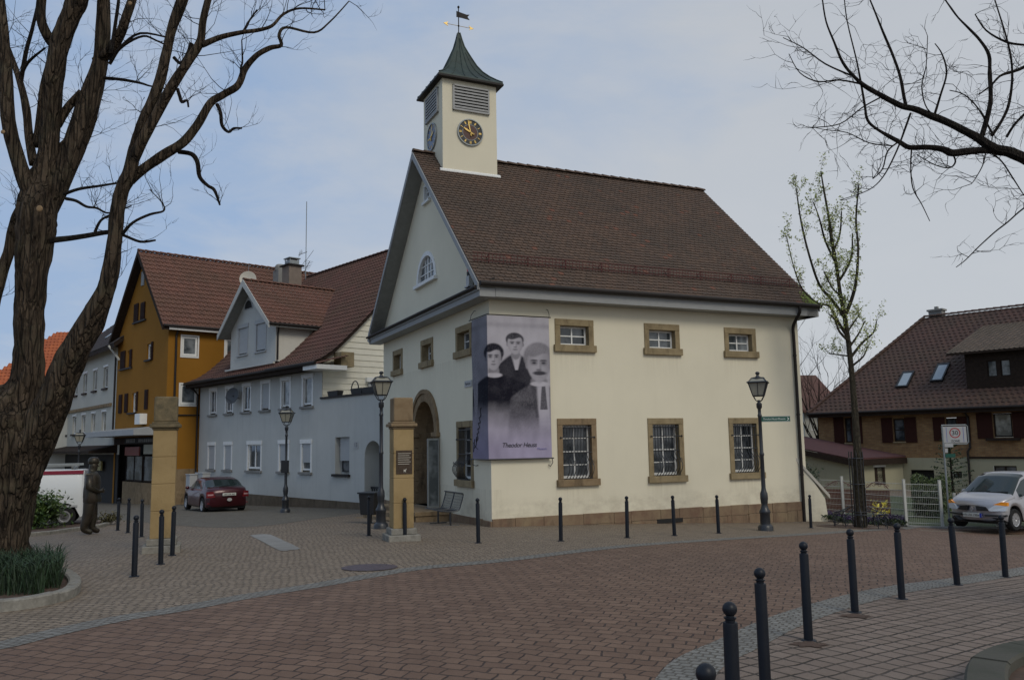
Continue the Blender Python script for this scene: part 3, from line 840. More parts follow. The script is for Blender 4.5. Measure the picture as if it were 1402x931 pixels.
s.bx(-1.05, -.0, 3.25, 7.3, -1.3, -.42); s.bx(-1.09, -.0, 3.21, 7.34, -.42, -.30)
for i in range(3): s.bx(-1.05-.3*(i+1), -1.05-.3*i, 3.35, 7.1, -1.3, -.42-.13*i)
s.build('entrance_steps', M_sand_dark, hall, bevel=.012)
# street name plate, banner hooks, siren beacon
s = MB(); s.mbx(MG, 1.28, 1.84, 3.29, 3.47, -.025, -.002); pl = s.build('street_name_plate', M_signwhite, hall)
text_mesh('lettering', 'Marktstr.', .12, M_ink, pl, basis((-.027, 1.56, 3.38), (0, -1, 0), (0, 0, 1), (-1, 0, 0)), .001)
s = MB(); s.bx(-.16, -.02, 1.06, 1.30, 6.14, 6.44); s.bx(-.2, -.0, 1.02, 1.34, 6.10, 6.15); bc = s.build('alarm_beacon', M_signwhite, hall, bevel=.01)
s = MB(); s.lathe([(.07, 0), (.075, .10), (.06, .14)], (-.10, 1.18, 6.44), 12); s.build('beacon_base', M_plastic, bc)
s = MB(); s.lathe([(.065, 0), (.068, .10), (.055, .16), (.03, .19), (.002, .2)], (-.10, 1.18, 6.56), 12); s.build('beacon_dome', M_redglass, bc, smooth=True)

# ------------------------------------------------------------------ banner round the corner
ban = thing('portrait_banner', 'tall lilac monochrome photo banner wrapped round the corner of the cream hall', 'banner', (KX, KY, 1.27), AZ, frame=True)
BW0, BW1, BZ0, BZ1 = 1.12, 1.76, 1.27, 5.12
nx, nz = 170, 226
def ell(x, y, cx, cy, rx, ry, soft=.25):
    d = sqrt(((x-cx)/rx)**2+((y-cy)/ry)**2); return max(0, min(1, (1-d)/soft+.5))
def ban_col(s_, t_):
    """s_: zoomed px across (170..510 front, 80..170 side), t_: px down 45..870; returns grey tone and lilac tint"""
    x, y = s_, t_
    n1 = noise.noise(V((x*.02, y*.02, 1)))*.5+noise.noise(V((x*.07, y*.07, 4)))*.3
    n2 = noise.noise(V((x*.18, y*.12, 9)))
    v = .42+.10*noise.noise(V((x*.006, y*.004, 2)))
    v += .05*ell(x, y, 440, 300, 160, 220, 1.0)
    if y < 130: v -= .09*math.exp(-((y-98)/16)**2)
    if y > 620: v = v*.85+.05
    def over(v, m, c): return v*(1-m)+c*m
    # three printed figures, broad tones only
    def torso(cx, ny, hl, hr, drop, soft=14):
        w_ = x-cx; h_ = hl if w_ < 0 else hr
        line = ny+drop*(abs(w_)/h_)**1.5
        return max(0, min(1, (y-line)/soft+.5))*max(0, min(1, (h_*(1+(y-ny)*.0006)-abs(w_))/soft+.5))
    def head(v, cx, cy, rx, ry, tone, hair, part, hx=1.0, top=.62, shade=1):
        """face oval with hair above the brow line, lit from one side"""
        u_, w_ = (x-cx)/rx, (y-cy)/ry
        v = over(v, ell(x, y, cx-rx*1.0, cy+ry*.05, rx*.16, ry*.2, .5), tone*.6); v = over(v, ell(x, y, cx+rx*1.0, cy+ry*.05, rx*.16, ry*.2, .5), tone*.5)
        v = over(v, ell(x, y, cx+part*rx*.12, cy-ry*.42, rx*1.18*hx, ry*top, .16), hair+.03*n2)
        jaw = 1-.22*max(0, w_)**2
        d = sqrt((u_/max(.3, jaw))**2+w_*w_); m_ = max(0, min(1, (1-d)/.16+.5)); line = cy-ry*(.52+.10*sin(u_*3+part))
        m_ *= max(0, min(1, (y-line)/(ry*.10)+.5))
        lit = tone*(1-.34*shade*max(0, u_)**1.4-.16*max(0, -u_)**2-.16*max(0, w_-.35)); lit += .02*n1
        v = over(v, m_, lit)
        for sx_ in (-1, 1):
            ex = cx+sx_*rx*.40-part*rx*.04; ey = cy-ry*.08
            v = over(v, ell(x, y, ex, ey-ry*.02, rx*.30, ry*.15, .9)*m_, tone*.55)
            v = over(v, ell(x, y, ex, ey-ry*.14, rx*.30, ry*.045, .8)*m_, tone*.22)
            v = over(v, ell(x, y, ex, ey, rx*.16, ry*.05, .7)*m_, tone*.12)
        v = over(v, ell(x, y, cx+rx*.12, cy+ry*.14, rx*.12, ry*.28, 1.0)*m_*.7, tone*.66)
        v = over(v, ell(x, y, cx-rx*.02, cy+ry*.10, rx*.07, ry*.26, 1.0)*m_*.6, tone*1.12)
        v = over(v, ell(x, y, cx, cy+ry*.30, rx*.22, ry*.06, .9)*m_, tone*.45)
        v = over(v, ell(x, y, cx, cy+ry*.52, rx*.32, ry*.055, .8)*m_, tone*.36)
        v = over(v, ell(x, y, cx, cy+ry*.66, rx*.24, ry*.05, .9)*m_*.5, tone*.7)
        return v
    m = torso(322, 262, 92, 95, 70)*max(0, min(1, (610-y)/120)); v = over(v, m, .035)
    tri = max(0, min(1, (1-abs(x-325)/max(1, 34-(y-275)*.28))*2)) if 272 < y < 360 else 0; v = over(v, tri, .50)
    v = over(v, ell(x, y, 322, 268, 24, 32, .3), .26)
    v = head(v, 320, 208, 42, 62, .44, .06, -.3, 1.0, .66)
    fade = max(0, min(1, (705-y)/170))
    sh = torso(205, 382, 130, 205, 85); v = over(v, sh*fade, .012+.008*n1)
    v = over(v, ell(x, y, 203, 372, 30, 34, .3), .24); v = over(v, ell(x, y, 205, 392, 42, 15, .3)*(1 if y > 382 else .5), .50)
    v = head(v, 202, 292, 41, 74, .43, .02, .3, 1.12, .72)
    m = torso(450, 425, 150, 120, 90)*max(0, min(1, (770-y)/260)); v = over(v, m, .10+.07*n1+.04*n2)
    vw = 52-(y-420)*.02
    m = max(0, min(1, (1-abs(x-(470+(y-430)*.02))/max(12, vw-10))*3))*max(0, min(1, (760-y)/140)) if y > 425 else 0; v = over(v, m, .48+.04*n1)
    lap = max(0, min(1, (1-abs(x-(410+(y-430)*.12))/12)*2)) if 440 < y < 640 else 0; v = over(v, lap*.5, .05)
    tw_ = 12+max(0, (y-460))*.09 if 450 < y < 590 else 0
    if tw_: v = over(v, max(0, min(1, (1-abs(x-472)/tw_)*4)), .12+.04*n2)
    v = over(v, ell(x, y, 448, 425, 46, 30, .3), .24); v = over(v, ell(x, y, 452, 440, 52, 15, .3), .52)
    v = head(v, 448, 325, 64, 108, .42, .26, -.2, 1.08, .80)
    v = over(v, ell(x, y, 452, 376, 36, 12, .5), .06)
    if x < 172:   # side strip: edge of a standing figure
        v = v*.55 if x > 60 else v
        m = ell(x, y, 100, 420, 15, 200, .3); v = over(v, m, .22+.06*n2)
        m = max(0, min(1, (y-560)/120)); v = over(v, m*.8, .30)
    v += .03*n1+.02*n2+.05*noise.noise(V((x*.03, y*.012, 6)))*(1 if v > .2 else .2)
    v = max(.006, min(.7, v*1.0))
    k = max(0, min(1, (y-560)/250))
    v *= 1.04; return (v*(.84-.08*k)+.003, v*(.80-.12*k)+.003, v*(.86+.06*k)+.010)
vs, cs, fs = [], [], []
tot = BW0+BW1
xs = []
for i in range(nx+1):
    a = -BW0+tot*i/nx; xs.append(a)
ic = min(range(nx+1), key=lambda i: abs(xs[i])); xs[ic] = 0
for j in range(nz+1):
    z = BZ0+(BZ1-BZ0)*j/nz
    for i, a in enumerate(xs):
        if a <= 0: p = (-.12, -.12-a*1.0, z)
        else: p = (-.12+a*(BW1+.12)/BW1, -.12, z)
        wob = .010*sin(a*5+z*2.2)*sin((z-BZ0)*pi/3.85)+.006*noise.noise(V((a*3, z*1.2, 0)))
        if a <= 0: p = (p[0]+wob, p[1], p[2])
        else: p = (p[0], p[1]+wob, p[2])
        vs.append(p)
        sx = 170+a*193 if a > 0 else 170+a*(90/1.12)
        cs.append((*ban_col(sx, 870-(z-BZ0)*214.3), 1))
for j in range(nz):
    for i in range(nx):
        q = j*(nx+1)+i; fs.append((q, q+1, q+nx+2, q+nx+1))
me = bpy.data.meshes.new('printed_cloth'); me.from_pydata([(x, y, z-BZ0) for x, y, z in vs], [], fs)
ca = me.attributes.new('print', 'FLOAT_COLOR', 'POINT'); ca.data.foreach_set('color', [c for q in cs for c in q])
m, nt, b = nodes('printed_banner_cloth')
a_ = nt.nodes.new('ShaderNodeAttribute'); a_.attribute_name = 'print'; lk(nt, a_.outputs['Color'], b.inputs['Base Color']); b.inputs['Roughness'].default_value = .8; b.inputs['Specular IOR Level'].default_value = .15
me.materials.append(m); me.polygons.foreach_set('use_smooth', [True]*len(me.polygons)); me.set_sharp_from_angle(angle=radians(40))
pc = bpy.data.objects.new('printed_cloth', me); COL.objects.link(pc); pc.parent = ban; ZOFF[pc.name] = BZ0
s = MB()
for z in (BZ0-.02, BZ1+.02):
    s.tube([(-.12, BW0+.06, z), (-.12, -.12, z), (BW1+.06, -.12, z)], .016, 5)
s.tube([(BW1+.0, -.12, BZ1), (BW1+.02, -.11, BZ1+.1), (BW1-.0, -.06, BZ1+.24), (BW1-.02, 0, BZ1+.26)], .009, 5)
s.tube([(-.12, BW0, BZ1), (-.10, BW0-.05, BZ1+.16), (-.04, BW0-.12, BZ1+.28), (0, BW0-.14, BZ1+.28)], .009, 5)
s.tube([(BW1+.0, -.12, BZ0), (BW1+.02, -.13, BZ0-.14), (BW1-.03, -.08, BZ0-.24), (BW1-.05, 0, BZ0-.2)], .011, 5)
s.tube([(-.12, BW0, BZ0), (-.13, BW0-.06, BZ0-.16), (-.06, BW0-.2, BZ0-.2), (0, BW0-.2, BZ0-.18)], .011, 5)
s.build('banner_rod', M_iron, ban)
text_mesh('lettering', 'Theodor Heuss', .175, M_ink, ban, basis((.78, -.131, 1.62), (1, 0, 0), (0, 0, 1), (0, -1, 0)), .001, .25, spacing=.93)
mlil = flat('lilac_print', (.17, .15, .36), .6)
text_mesh('small_lettering', 'Museum', .085, mlil, ban, basis((1.46, -.131, 1.51), (1, 0, 0), (0, 0, 1), (0, -1, 0)), .001)
s = MB()   # handwritten signature running up the side strip
sig = [(0, 0), (.05, .35), (.02, .12), (.10, .18), (.13, .42), (.10, .28), (.17, .36), (.14, .5), (.20, .52), (.17, .62), (.23, .66), (.19, .78), (.26, .8), (.22, .92), (.28, .98), (.26, 1.12), (.30, 1.2)]
s.tube([(-.131, .93-p[0]*2.0, 1.45+p[1]) for p in cr(sig, 3)], .011, 4)
s.tube([(-.131, .98, 1.72), (-.131, .62, 1.52)], .010, 4)
s.build('signature', M_ink, ban)
# ================================================================== GREY-BLUE HOUSE
def frame_thing(name, label, cat, O, azdeg, z0):
    return thing(name, label, cat, (O[0], O[1], z0), radians(azdeg), frame=True)
class Frm:
    def __init__(s, O, az): s.O = V((O[0], O[1], 0)); a = radians(az); s.u = V((cos(a), sin(a), 0)); s.v = V((-sin(a), cos(a), 0))
    def w(s, a, b, z=0): return s.O+s.u*a+s.v*b+V((0, 0, z))
GO = (-8.06656, 35.73403); GF = Frm(GO, -47.8)
grey = frame_thing('grey_house', 'blue grey rendered house with a gabled wall dormer and dark red tiled roof', 'house', GO, -47.8, -1.15)
def MF(a, z, d): return (a, d, z)
ups = [(-12.62+2.087*i, -11.58+2.087*i) for i in range(6)]
L_, R_ = -13.9, -.36
lows = [(-12.66, -11.6), (-10.56, -9.5), (-7.76, -6.12), (-4.39, -3.31), (-2.23, -1.2)]
hs = [rect_hole(a, b, 3.44, 4.87) for a, b in ups]+[rect_hole(a, b, .54, 1.95) for a, b in lows]
mb = MB(); br = [L_, R_]+[x for h in hs for x in h[:2]]
wall(mb, MF, br, cst(-.62), cst(5.35), hs)
for h in hs: reveal(mb, MF, h[0], h[1], h[2](0), h[3](0), 0, .16)
mb.quad((L_, 0, -.62), (L_, 13.2, -.62), (L_, 13.2, 5.3), (L_, 6.6, 12), (L_, 0, 5.3))
mb.build('wall', M_greyblue, grey, recalc=False)
s = MB(); s.bx(L_-.03, R_, -.05, .1, -2.2, -.60); s.build('plinth', M_greyplinth, grey)
for i, (a, b) in enumerate(ups):
    w = window(grey, MF, a+.12, b-.12, 3.52, 4.74, .06, M_white_trim, M_glass_curtain if i in (4, 5) else M_glass, 2 if i not in (4, 5) else 1, 1, .06, .02)
    s = MB(); s.mbx(MF, a, a+.12, 3.44, 4.87, -.015, .05); s.mbx(MF, b-.12, b, 3.44, 4.87, -.015, .05); s.mbx(MF, a-.02, b+.02, 4.72, 4.90, -.04, .06)
    s.build('window_casing', M_white_trim, w)
    if i == 3: s = MB(); s.mbx(MF, a+.12, b-.12, 3.55, 4.74, .03, .045); s.build('roller_blind', M_roller, w)
    s = MB(); s.mbx(MF, a-.06, b+.06, 3.34, 3.44, -.10, .05); s.build('window_sill', M_concrete, w)
for i, (a, b) in enumerate(lows):
    wide = i == 2
    w = window(grey, MF, a+.12, b-.12, .62, 1.82, .06, M_white_trim, M_glass, 2 if wide else 1, 1, .08 if wide else .06, .03)
    s = MB(); s.mbx(MF, a, a+.12, .54, 1.95, -.015, .05); s.mbx(MF, b-.12, b, .54, 1.95, -.015, .05); s.mbx(MF, a-.02, b+.02, 1.80, 1.98, -.04, .06)
    s.build('window_casing', M_white_trim, w)
    if not wide:
        zb = .56 if i < 2 else .96
        s = MB(); s.mbx(MF, a+.12, b-.12, zb, 1.82, .03, .045); s.build('roller_blind', M_roller, w)
    s = MB(); s.mbx(MF, a-.06, b+.06, .44, .54, -.10, .05); s.build('window_sill', M_concrete, w)
# roof: flared profile
prof = [(-.75, 5.22), (-.1, 5.50), (.5, 5.92), (1.27, 6.64), (2.03, 7.40), (2.56, 7.94), (6.6, 12.08)]
def prof_P(prof):
    seg = []; acc = 0
    for (a, b), (c, d) in zip(prof, prof[1:]):
        L = sqrt((c-a)**2+(d-b)**2); seg.append((acc, acc+L, a, b, (c-a)/L, (d-b)/L)); acc += L
    def P(u, s_, h):
        for g_ in seg:
            if s_ <= g_[1]+1e-6: break
        t = s_-g_[0]
        return V((u, g_[2]+g_[4]*t-g_[5]*h, g_[3]+g_[5]*t+g_[4]*h))
    return P, acc
P_, sl_ = prof_P(prof)
RL, RR = -14.25, -.12
d_ = MB(); pp = prof+[(13.95, 5.22)]
d_.prism([(v, z-.03) for v, z in pp]+[(13.9, 5.0)]+[(v+.03, z-.14) for v, z in reversed(prof)], 0, RL+.02, RR-.02)
roof = d_.build('roof', M_darkwood, grey)
t = MB(); roof_tiles(t, P_, sl_, RL, RR, .34, .24, .055, 'pan', rng=random.Random(5)); t.build('roof_tiles', M_tile_grey, roof, recalc=False)
t = MB(); ridge_caps(t, (RL, 6.6, 12.12), (RR, 6.6, 12.12), .12, .4); t.build('ridge_tiles', M_tile_grey, roof, recalc=False)
s = MB(); s.tube([(RL, -.82, 5.2), (-10.2, -.82, 5.2)], .07, 8); s.tube([(-4.2, -.82, 5.2), (RR+.6, -.82, 5.2)], .07, 8); s.tube([(RL, -.82, 5.16), (RR+.6, -.82, 5.16)], .06, 8)
s.tube([(L_-.12, -.75, 5.15), (L_-.12, -.3, 4.85), (L_-.1, -.1, 4.6), (L_-.1, -.1, -1)], .05, 8); s.build('gutter', M_gutter, roof)
s = MB(); s.bx(RL, RR+.3, -.72, -.66, 4.95, 5.2); s.bx(RL+.05, RR, -.7, .0, 4.98, 5.03); s.build('eave_board', M_darkwood, roof)
# cream clad gable on the right with lap siding
def zc(v):
    for (a, b), (c, d) in zip(prof, prof[1:]):
        if v <= c: return b+(d-b)*(v-a)/(c-a)-.2
    return 12.08-(v-6.6)*1.02-.2
s = MB(); z = 3.6
while z < 11.7:
    vs = [v for v in [i*.25-.0 for i in range(60)] if zc(v) > z]
    if not vs: break
    a, b = vs[0], vs[-1]
    a2 = a
    for z_, k in ((z, 0),): pass
    def vleft(zz):
        v = 0.0
        while zc(v) < zz and v < 6.6: v += .03
        return v
    v0, v1 = vleft(z), vleft(z+.27); w0, w1 = 13.2-v0, 13.2-v1
    s.add([(R_+.045, v0, z), (R_+.045, w0, z), (R_+.015, w1, z+.27), (R_+.015, v1, z+.27), (R_, v0, z), (R_, w0, z)], [(0, 1, 2, 3), (4, 5, 1, 0)])
    z += .27
s.build('siding', M_siding, grey, recalc=False)
s = MB(); s.bx(R_-.3, R_+.9, -.78, .7, 4.93, 5.12); s.build('eave_return', M_white_trim, grey)
t = MB(); PP = plane_P((0, -.78, 5.14), (1, 0, 0), (0, 1, .28), (0, -.28, 1)); roof_tiles(t, PP, 1.6, R_+.15, R_+.95, .3, .2, .035, 'pan'); t.build('return_tiles', M_tile_gold, grey, recalc=False)
s = MB(); s.bx(R_, R_+.65, .55, 1.2, 5.1, 5.75); s.build('return_board', M_sand, grey)
s = MB()
s.bx(R_+.02, R_+.22, 2.15, 4.4, 4.52, 4.72); s.build('blind_box', M_white_trim, grey)
s = MB(); s.bx(R_+.05, R_+.09, 2.3, 4.3, 3.72, 4.5); s.build('terrace_shutter', M_roller, grey)
# terrace annex wall
TR = 5.6
archA = (3.10, 4.32); AM = (3.10+4.32)/2; ARR = .61
hsT = [rect_hole(.80, 1.94, .5, 2.03), (archA[0], archA[1], cst(-.62), lambda a: 1.24+sqrt(max(0, ARR**2-(a-AM)**2)))]
mb = MB(); br = [R_, TR, .80, 1.94]+[AM-ARR*cos(pi*i/16) for i in range(17)]
wall(mb, MF, br, cst(-.62), cst(3.70), hsT)
reveal(mb, MF, .80, 1.94, .5, 2.03, 0, .30); mb.quad(MF(.80, .5, .3), MF(1.94, .5, .3), MF(1.94, 2.03, .3), MF(.8, 2.03, .3))
for i in range(16):
    t0, t1 = pi*i/16, pi*(i+1)/16
    mb.quad(*[(AM-ARR*cos(t), d, 1.24+ARR*sin(t)) for d, t in ((0, t0), (0, t1), (.8, t1), (.8, t0))])
for a in archA: mb.quad((a, 0, -1.2), (a, .8, -1.2), (a, .8, 1.24), (a, 0, 1.24))
mb.quad((archA[0]-.1, .8, -1.2), (archA[1]+.1, .8, -1.2), (archA[1]+.1, .8, 2), (archA[0]-.1, .8, 2))
mb.bx(R_, TR, .0+.01, 5, 3.5, 3.69)
mb.bx(TR-.02, TR, 0, 5, -1, 3.5)
ann = mb.build('terrace_wall', M_greyblue, grey, recalc=False)
s = MB(); s.bx(R_, archA[0], -.05, .1, -2.2, -.60); s.bx(archA[1], TR, -.05, .1, -2.2, -.6); s.build('terrace_plinth', M_greyplinth, grey)
s = MB(); s.bx(R_-.08, TR, -.07, .2, 3.70, 3.78); s.build('terrace_coping', M_gutter, grey)
w = window(grey, MF, 1.02, 1.90, .58, 1.98, .2, M_plastic, M_glass, 1, 1, .05, .02)
s = MB(); s.mbx(MF, .98, 1.92, 1.05, 2.02, .14, .17); s.build('roller_blind', M_roller, w)
s = MB(); s.mbx(MF, .68, 2.02, .40, .5, -.12, .1); s.build('window_sill', M_gutter, w)
s = MB()
for i in range(8): s.bx(archA[0]+.06+i*.15, archA[0]+.11+i*.15, .3, .33, -1.0, .02)
s.bx(archA[0], archA[1], .29, .34, -.05, .03); s.bx(archA[0], archA[1], .29, .34, -.75, -.68); s.build('gate', M_iron, grey)
nb = MB(); nb.mbx(MF, 2.30, 2.62, 1.55, 1.83, -.02, -.002); nbp = nb.build('number_plate', M_signwhite, grey)
text_mesh('lettering', '13', .24, M_ink, nbp, basis((2.46, -.022, 1.69), (1, 0, 0), (0, 0, 1), (0, -1, 0)), .001)
# wall dormer
DA0, DA1, DAP = -9.85, -4.72, -8.0
DZ0, DZE, DZA = 5.72, 7.75, 9.85
dm = MB()
DC = (DA0+DA1)/2
dwin = [(-8.99, -7.78), (-6.93, -5.73)]
def ztop(a): return DZE+(DZA-DZE)*(1-abs(a-DC)/(DC-DA0))
hs = [rect_hole(a, b, 6.34, 7.86) for a, b in dwin]
wall(dm, lambda a, z, d: (a, d-.06, z), [DA0, DA1, DC]+[x for q in dwin for x in q], cst(DZ0), ztop, hs)
for a, b in dwin: reveal(dm, lambda a, z, d: (a, d-.06, z), a, b, 6.34, 7.86, 0, .16)
dorm = dm.build('dormer', M_greyblue, grey, recalc=False)
s = MB()
for a in (DA0, DA1): s.quad((a, -.06, DZ0), (a, 5, DZ0), (a, 5, DZE+.1), (a, -.06, DZE+.1))
s.build('dormer_cheek', M_roughcream, dorm, recalc=False)
MD = lambda a, z, d: (a, d-.06, z)
for a, b in dwin:
    w = window(dorm, MD, a+.1, b-.1, 6.42, 7.75, .07, M_white_trim, M_glass, 1, 1, .05)
    w2 = MB(); w2.mbx(MD, a, a+.1, 6.34, 7.86, -.02, .05); w2.mbx(MD, b-.1, b, 6.34, 7.86, -.02, .05); w2.mbx(MD, a-.03, b+.03, 7.72, 7.92, -.05, .06)
    w2.mbx(MD, a+.1, b-.1, 6.42, 7.75, .03, .05); w2.mbx(MD, a-.04, b+.04, 6.27, 6.34, -.08, .05)
    o = w2.build('window_casing', [M_roller], dorm)
s = MB(); s.prism([(-7.78+.5*cos(pi*i/10), 8.62+.5*sin(pi*i/10)) for i in range(11)], 1, -.085, -.06); s.build('round_vent_frame', M_roller, dorm)
s = MB(); s.prism([(-7.78+.40*cos(pi*i/10), 8.66+.40*sin(pi*i/10)) for i in range(11)], 1, -.10, -.06); s.build('round_vent', M_black, dorm)
OV = -.62
sd = (DZA-DZE)/(DC-DA0); a_l = DA0-.42
dd = MB(); dt = MB()
for sg in (-1, 1):
    e = DC+sg*(DC-a_l); ze = DZA-(DC-a_l)*sd+.10; zt = DZA+.14
    L = sqrt((DC-e)**2+(zt-ze)**2)
    dd.prism([(e, ze-.03), (DC, zt-.02), (DC, zt-.2), (e, ze-.2)], 1, OV+.02, 4.6)
    eu = (0, 1, 0); evv = (DC-e, 0, zt-ze); enn = (-(zt-ze)*(1 if sg < 0 else -1), 0, abs(DC-e))
    PD = plane_P((e, OV, ze), eu, evv, enn)
    roof_tiles(dt, PD, L, 0, 5.2, .32, .24, .05, 'pan', skip=lambda u, s_, ze=ze, e=e: (OV+u) > 4.9)
dd.build('dormer_roof', M_soffit, dorm); dt.build('dormer_tiles', M_tile_gold, dorm, recalc=False)
t = MB(); ridge_caps(t, (DC, OV, DZA+.17), (DC, 4.6, DZA+.17), .11, .38); t.build('dormer_ridge_tiles', M_tile_gold, dorm, recalc=False)
s = MB()
for sg in (-1, 1):
    e = DC+sg*(DC-a_l); ze = DZA-(DC-a_l)*sd+.10; zt = DZA+.14
    s.prism([(e, ze-.0), (DC, zt+.02), (DC, zt-.34), (e, ze-.26)], 1, OV-.03, OV+.02)
s.build('dormer_barge_board', M_greyblue, dorm)
s = MB(); e = DC+(DC-a_l); ze = DZA-(DC-a_l)*sd+.10
s.tube([(e+.05, OV, ze-.06), (e+.05, 3.0, ze-.06)], .06, 8); s.tube([(e+.0, OV+.5, ze-.1), (DA1+.08, .0, ze-.45), (DA1+.08, .0, 5.8)], .045, 8); s.build('dormer_gutter', M_gutter, dorm)
s = MB(); s.bx(-10.1, -4.6, -.25, -.14, 5.60, 5.68); s.build('dormer_flashing', M_white_metal, dorm)
# chimneys, aerial and dishes
s = MB(); c = (-16.9, 6.6)
def gl(px, py, v):   # local point on the plane v of the grey house frame under pixel
    r = ray(px, py); P0 = GF.w(0, v); t = (P0-CAM).dot(GF.v)/r.dot(GF.v); p = CAM+r*t; d = p-GF.O; return V((d.dot(GF.u), v, p.z))
cc = gl(390, 376, 5.0); cc2 = gl(397.5, 376, 4.6); top = gl(395, 357, 4.8).z
cc.x -= .55
c1 = thing('round_topped_chimney', 'narrow pale chimney with rounded top behind the capped chimney', 'chimney', tuple(GF.w(cc.x, cc.y, 9.5)), radians(-47.8), 'chimneys between the grey and yellow roofs', frame=True)
s = MB(); s.bx(-.42, .30, -.3, .3, 9.5, top-.35); s.build('stack', M_concrete, c1)
s = MB(); s.lathe([(.34, 0), (.34, .25), (.24, .38)], (-.05, 0, top-.36), 14); s.build('round_cap', M_concrete, c1)
c2 = thing('capped_chimney', 'brown chimney with flat slab and metal rain cap', 'chimney', tuple(GF.w(cc2.x+.15, cc2.y, 9.5)), radians(-47.8), 'chimneys between the grey and yellow roofs', frame=True)
s = MB(); s.bx(-.40, .48, -.4, .4, 9.5, top-.55); s.build('stack', simple('brown_chimney_render', (.20, .16, .13), .9, .1, 4, .3, 30), c2)
s = MB(); s.bx(-.52, .60, -.52, .52, top-.55, top-.47); s.build('slab', M_gutter, c2)
s = MB(); s.bx(-.28, .36, -.3, .3, top-.47, top-.20); s.bx(-.34, .42, -.36, .36, top-.1, top-.05)
for x in (-.28, .34):
    for y in (-.28, .28): s.bx(x-.02, x+.02, y-.02, y+.02, top-.2, top-.1)
s.build('rain_cap', M_steel, c2)
pb = gl(418.5, 379, 6.4); pt = gl(418.5, 277, 6.4)
an = thing('roof_aerial', 'tall thin television aerial mast on the grey house ridge', 'aerial', tuple(GF.w(pb.x, 6.4, pb.z-.4)), radians(-47.8), frame=True)
s = MB(); s.tube([(0, 0, pb.z-.4), (0, 0, pt.z)], .028, 6); s.build('mast', M_steel, an)
s = MB(); H0 = pb.z
s.tube([(-.95, 0, H0+1.55), (.12, 0, H0+1.55)], .02, 5)
for i in range(5): s.tube([(-.9+i*.1, -.02, H0+1.4+.04*i), (-.9+i*.1, .02, H0+1.72+.12*(i % 2))], .012, 4)
s.tube([(-.1, 0, H0+.95), (.6, .2, H0+1.6)], .016, 4); s.tube([(-.5, 0, H0+.8), (.0, 0, H0+1.1)], .014, 4)
for i in range(6): s.tube([(-.05+i*.1, -.25, H0+.5+i*.08), (-.05+i*.1, .25, H0+.5+i*.08)], .010, 4)
s.tube([(-.2, 0, H0+.35), (.5, 0, H0+.9)], .02, 4); s.tube([(-.5, 0, H0+.6), (.55, 0, H0+.6)], .012, 4)
s.build('antenna_rods', M_steel, an)
dp = gl(340, 383, .8)
ds = thing('pale_satellite_dish', 'pale round satellite dish on the dormer ridge', 'dish', tuple(GF.w(dp.x, .8, dp.z-.3)), radians(10), frame=True)
s = MB(); s.lathe([(.02, -.10), (.25, -.07), (.42, 0), (.44, .01), (.42, .02), (.25, -.04), (.02, -.07)], (0, 0, 0), 18)
dsh = s.build('dish', M_dish, ds, smooth=True, absz=False); dsh.rotation_euler = (radians(78), 0, 0); dsh.location = (0, -.2, .3)
s = MB(); s.tube([(0, 0, -.4), (0, 0, .5)], .03, 6); s.tube([(0, 0, .45), (0, 0, 1.1)], .012, 4); s.build('bracket', M_steel, ds, absz=False)
dp = gl(317.5, 542, -.35)
ds = thing('dark_satellite_dish', 'dark round satellite dish fixed to the grey house wall', 'dish', tuple(GF.w(dp.x, -.02, dp.z)), radians(-25), frame=True)
s = MB(); s.lathe([(.02, -.10), (.25, -.07), (.40, 0), (.42, .01), (.40, .02), (.25, -.04), (.02, -.07)], (0, 0, 0), 18)
dsh = s.build('dish', M_darkdish, ds, smooth=True, absz=False); dsh.rotation_euler = (radians(80), 0, 0); dsh.location = (0, -.42, 0)
s = MB(); s.tube([(0, 0, -.1), (0, -.4, 0)], .03, 6); s.tube([(0, -.4, -.35), (0, -.9, -.1)], .012, 4); s.build('bracket', M_iron, ds, absz=False)
# planters on the terrace
for i, (u_, lab) in enumerate(((.45, 'black flower box at the left end of the terrace wall'), (2.35, 'black flower box with a wire hoop on the terrace wall'), (3.2, 'black flower box nearest the cream hall on the terrace wall'))):
    p = thing('flower_box', lab, 'planter', tuple(GF.w(u_, .18, 3.78)), radians(-47.8), 'flower boxes on the terrace wall')
    s = MB(); s.hexa([(-.38, -.12, 0), (.38, -.12, 0), (.38, .12, 0), (-.38, .12, 0), (-.44, -.15, .22), (.44, -.15, .22), (.44, .15, .22), (-.44, .15, .22)]); s.build('trough', M_plastic, p)
    s = MB(); s.bx(-.38, .38, -.1, .1, .2, .235); s.build('soil', M_soil, p)
    if i == 1: s = MB(); s.tube([(-.3+.28*cos(k*pi/8)-.0, 0, .2+.35*sin(k*pi/8)) for k in range(9)], .025, 5); s.build('hoop', M_plastic, p)
# meter boxes beside the yellow house corner
for px, py0, py1, w_, lab in ((262, 650, 668, .5, 'small grey meter box on a post by the yellow house wall'), (277, 648, 678, .9, 'tall pale meter cabinet beside the maroon car')):
    p = at(px, py1, 43); b_ = g(p.x, p.y)
    t_ = thing('meter_cabinet', lab, 'cabinet', (p.x, p.y, b_), radians(-47))
    h = at(px, py0, 43).z-b_
    s = MB(); s.bx(-w_/2, w_/2, -.2, .2, .12, h); s.bx(-w_/2-.03, w_/2+.03, -.23, .23, h, h+.05); s.build('cabinet', M_roller, t_, bevel=.01)
    s = MB(); s.bx(-w_/2-.04, w_/2+.04, -.23, .23, -.3, .12); s.build('base', M_concrete, t_)

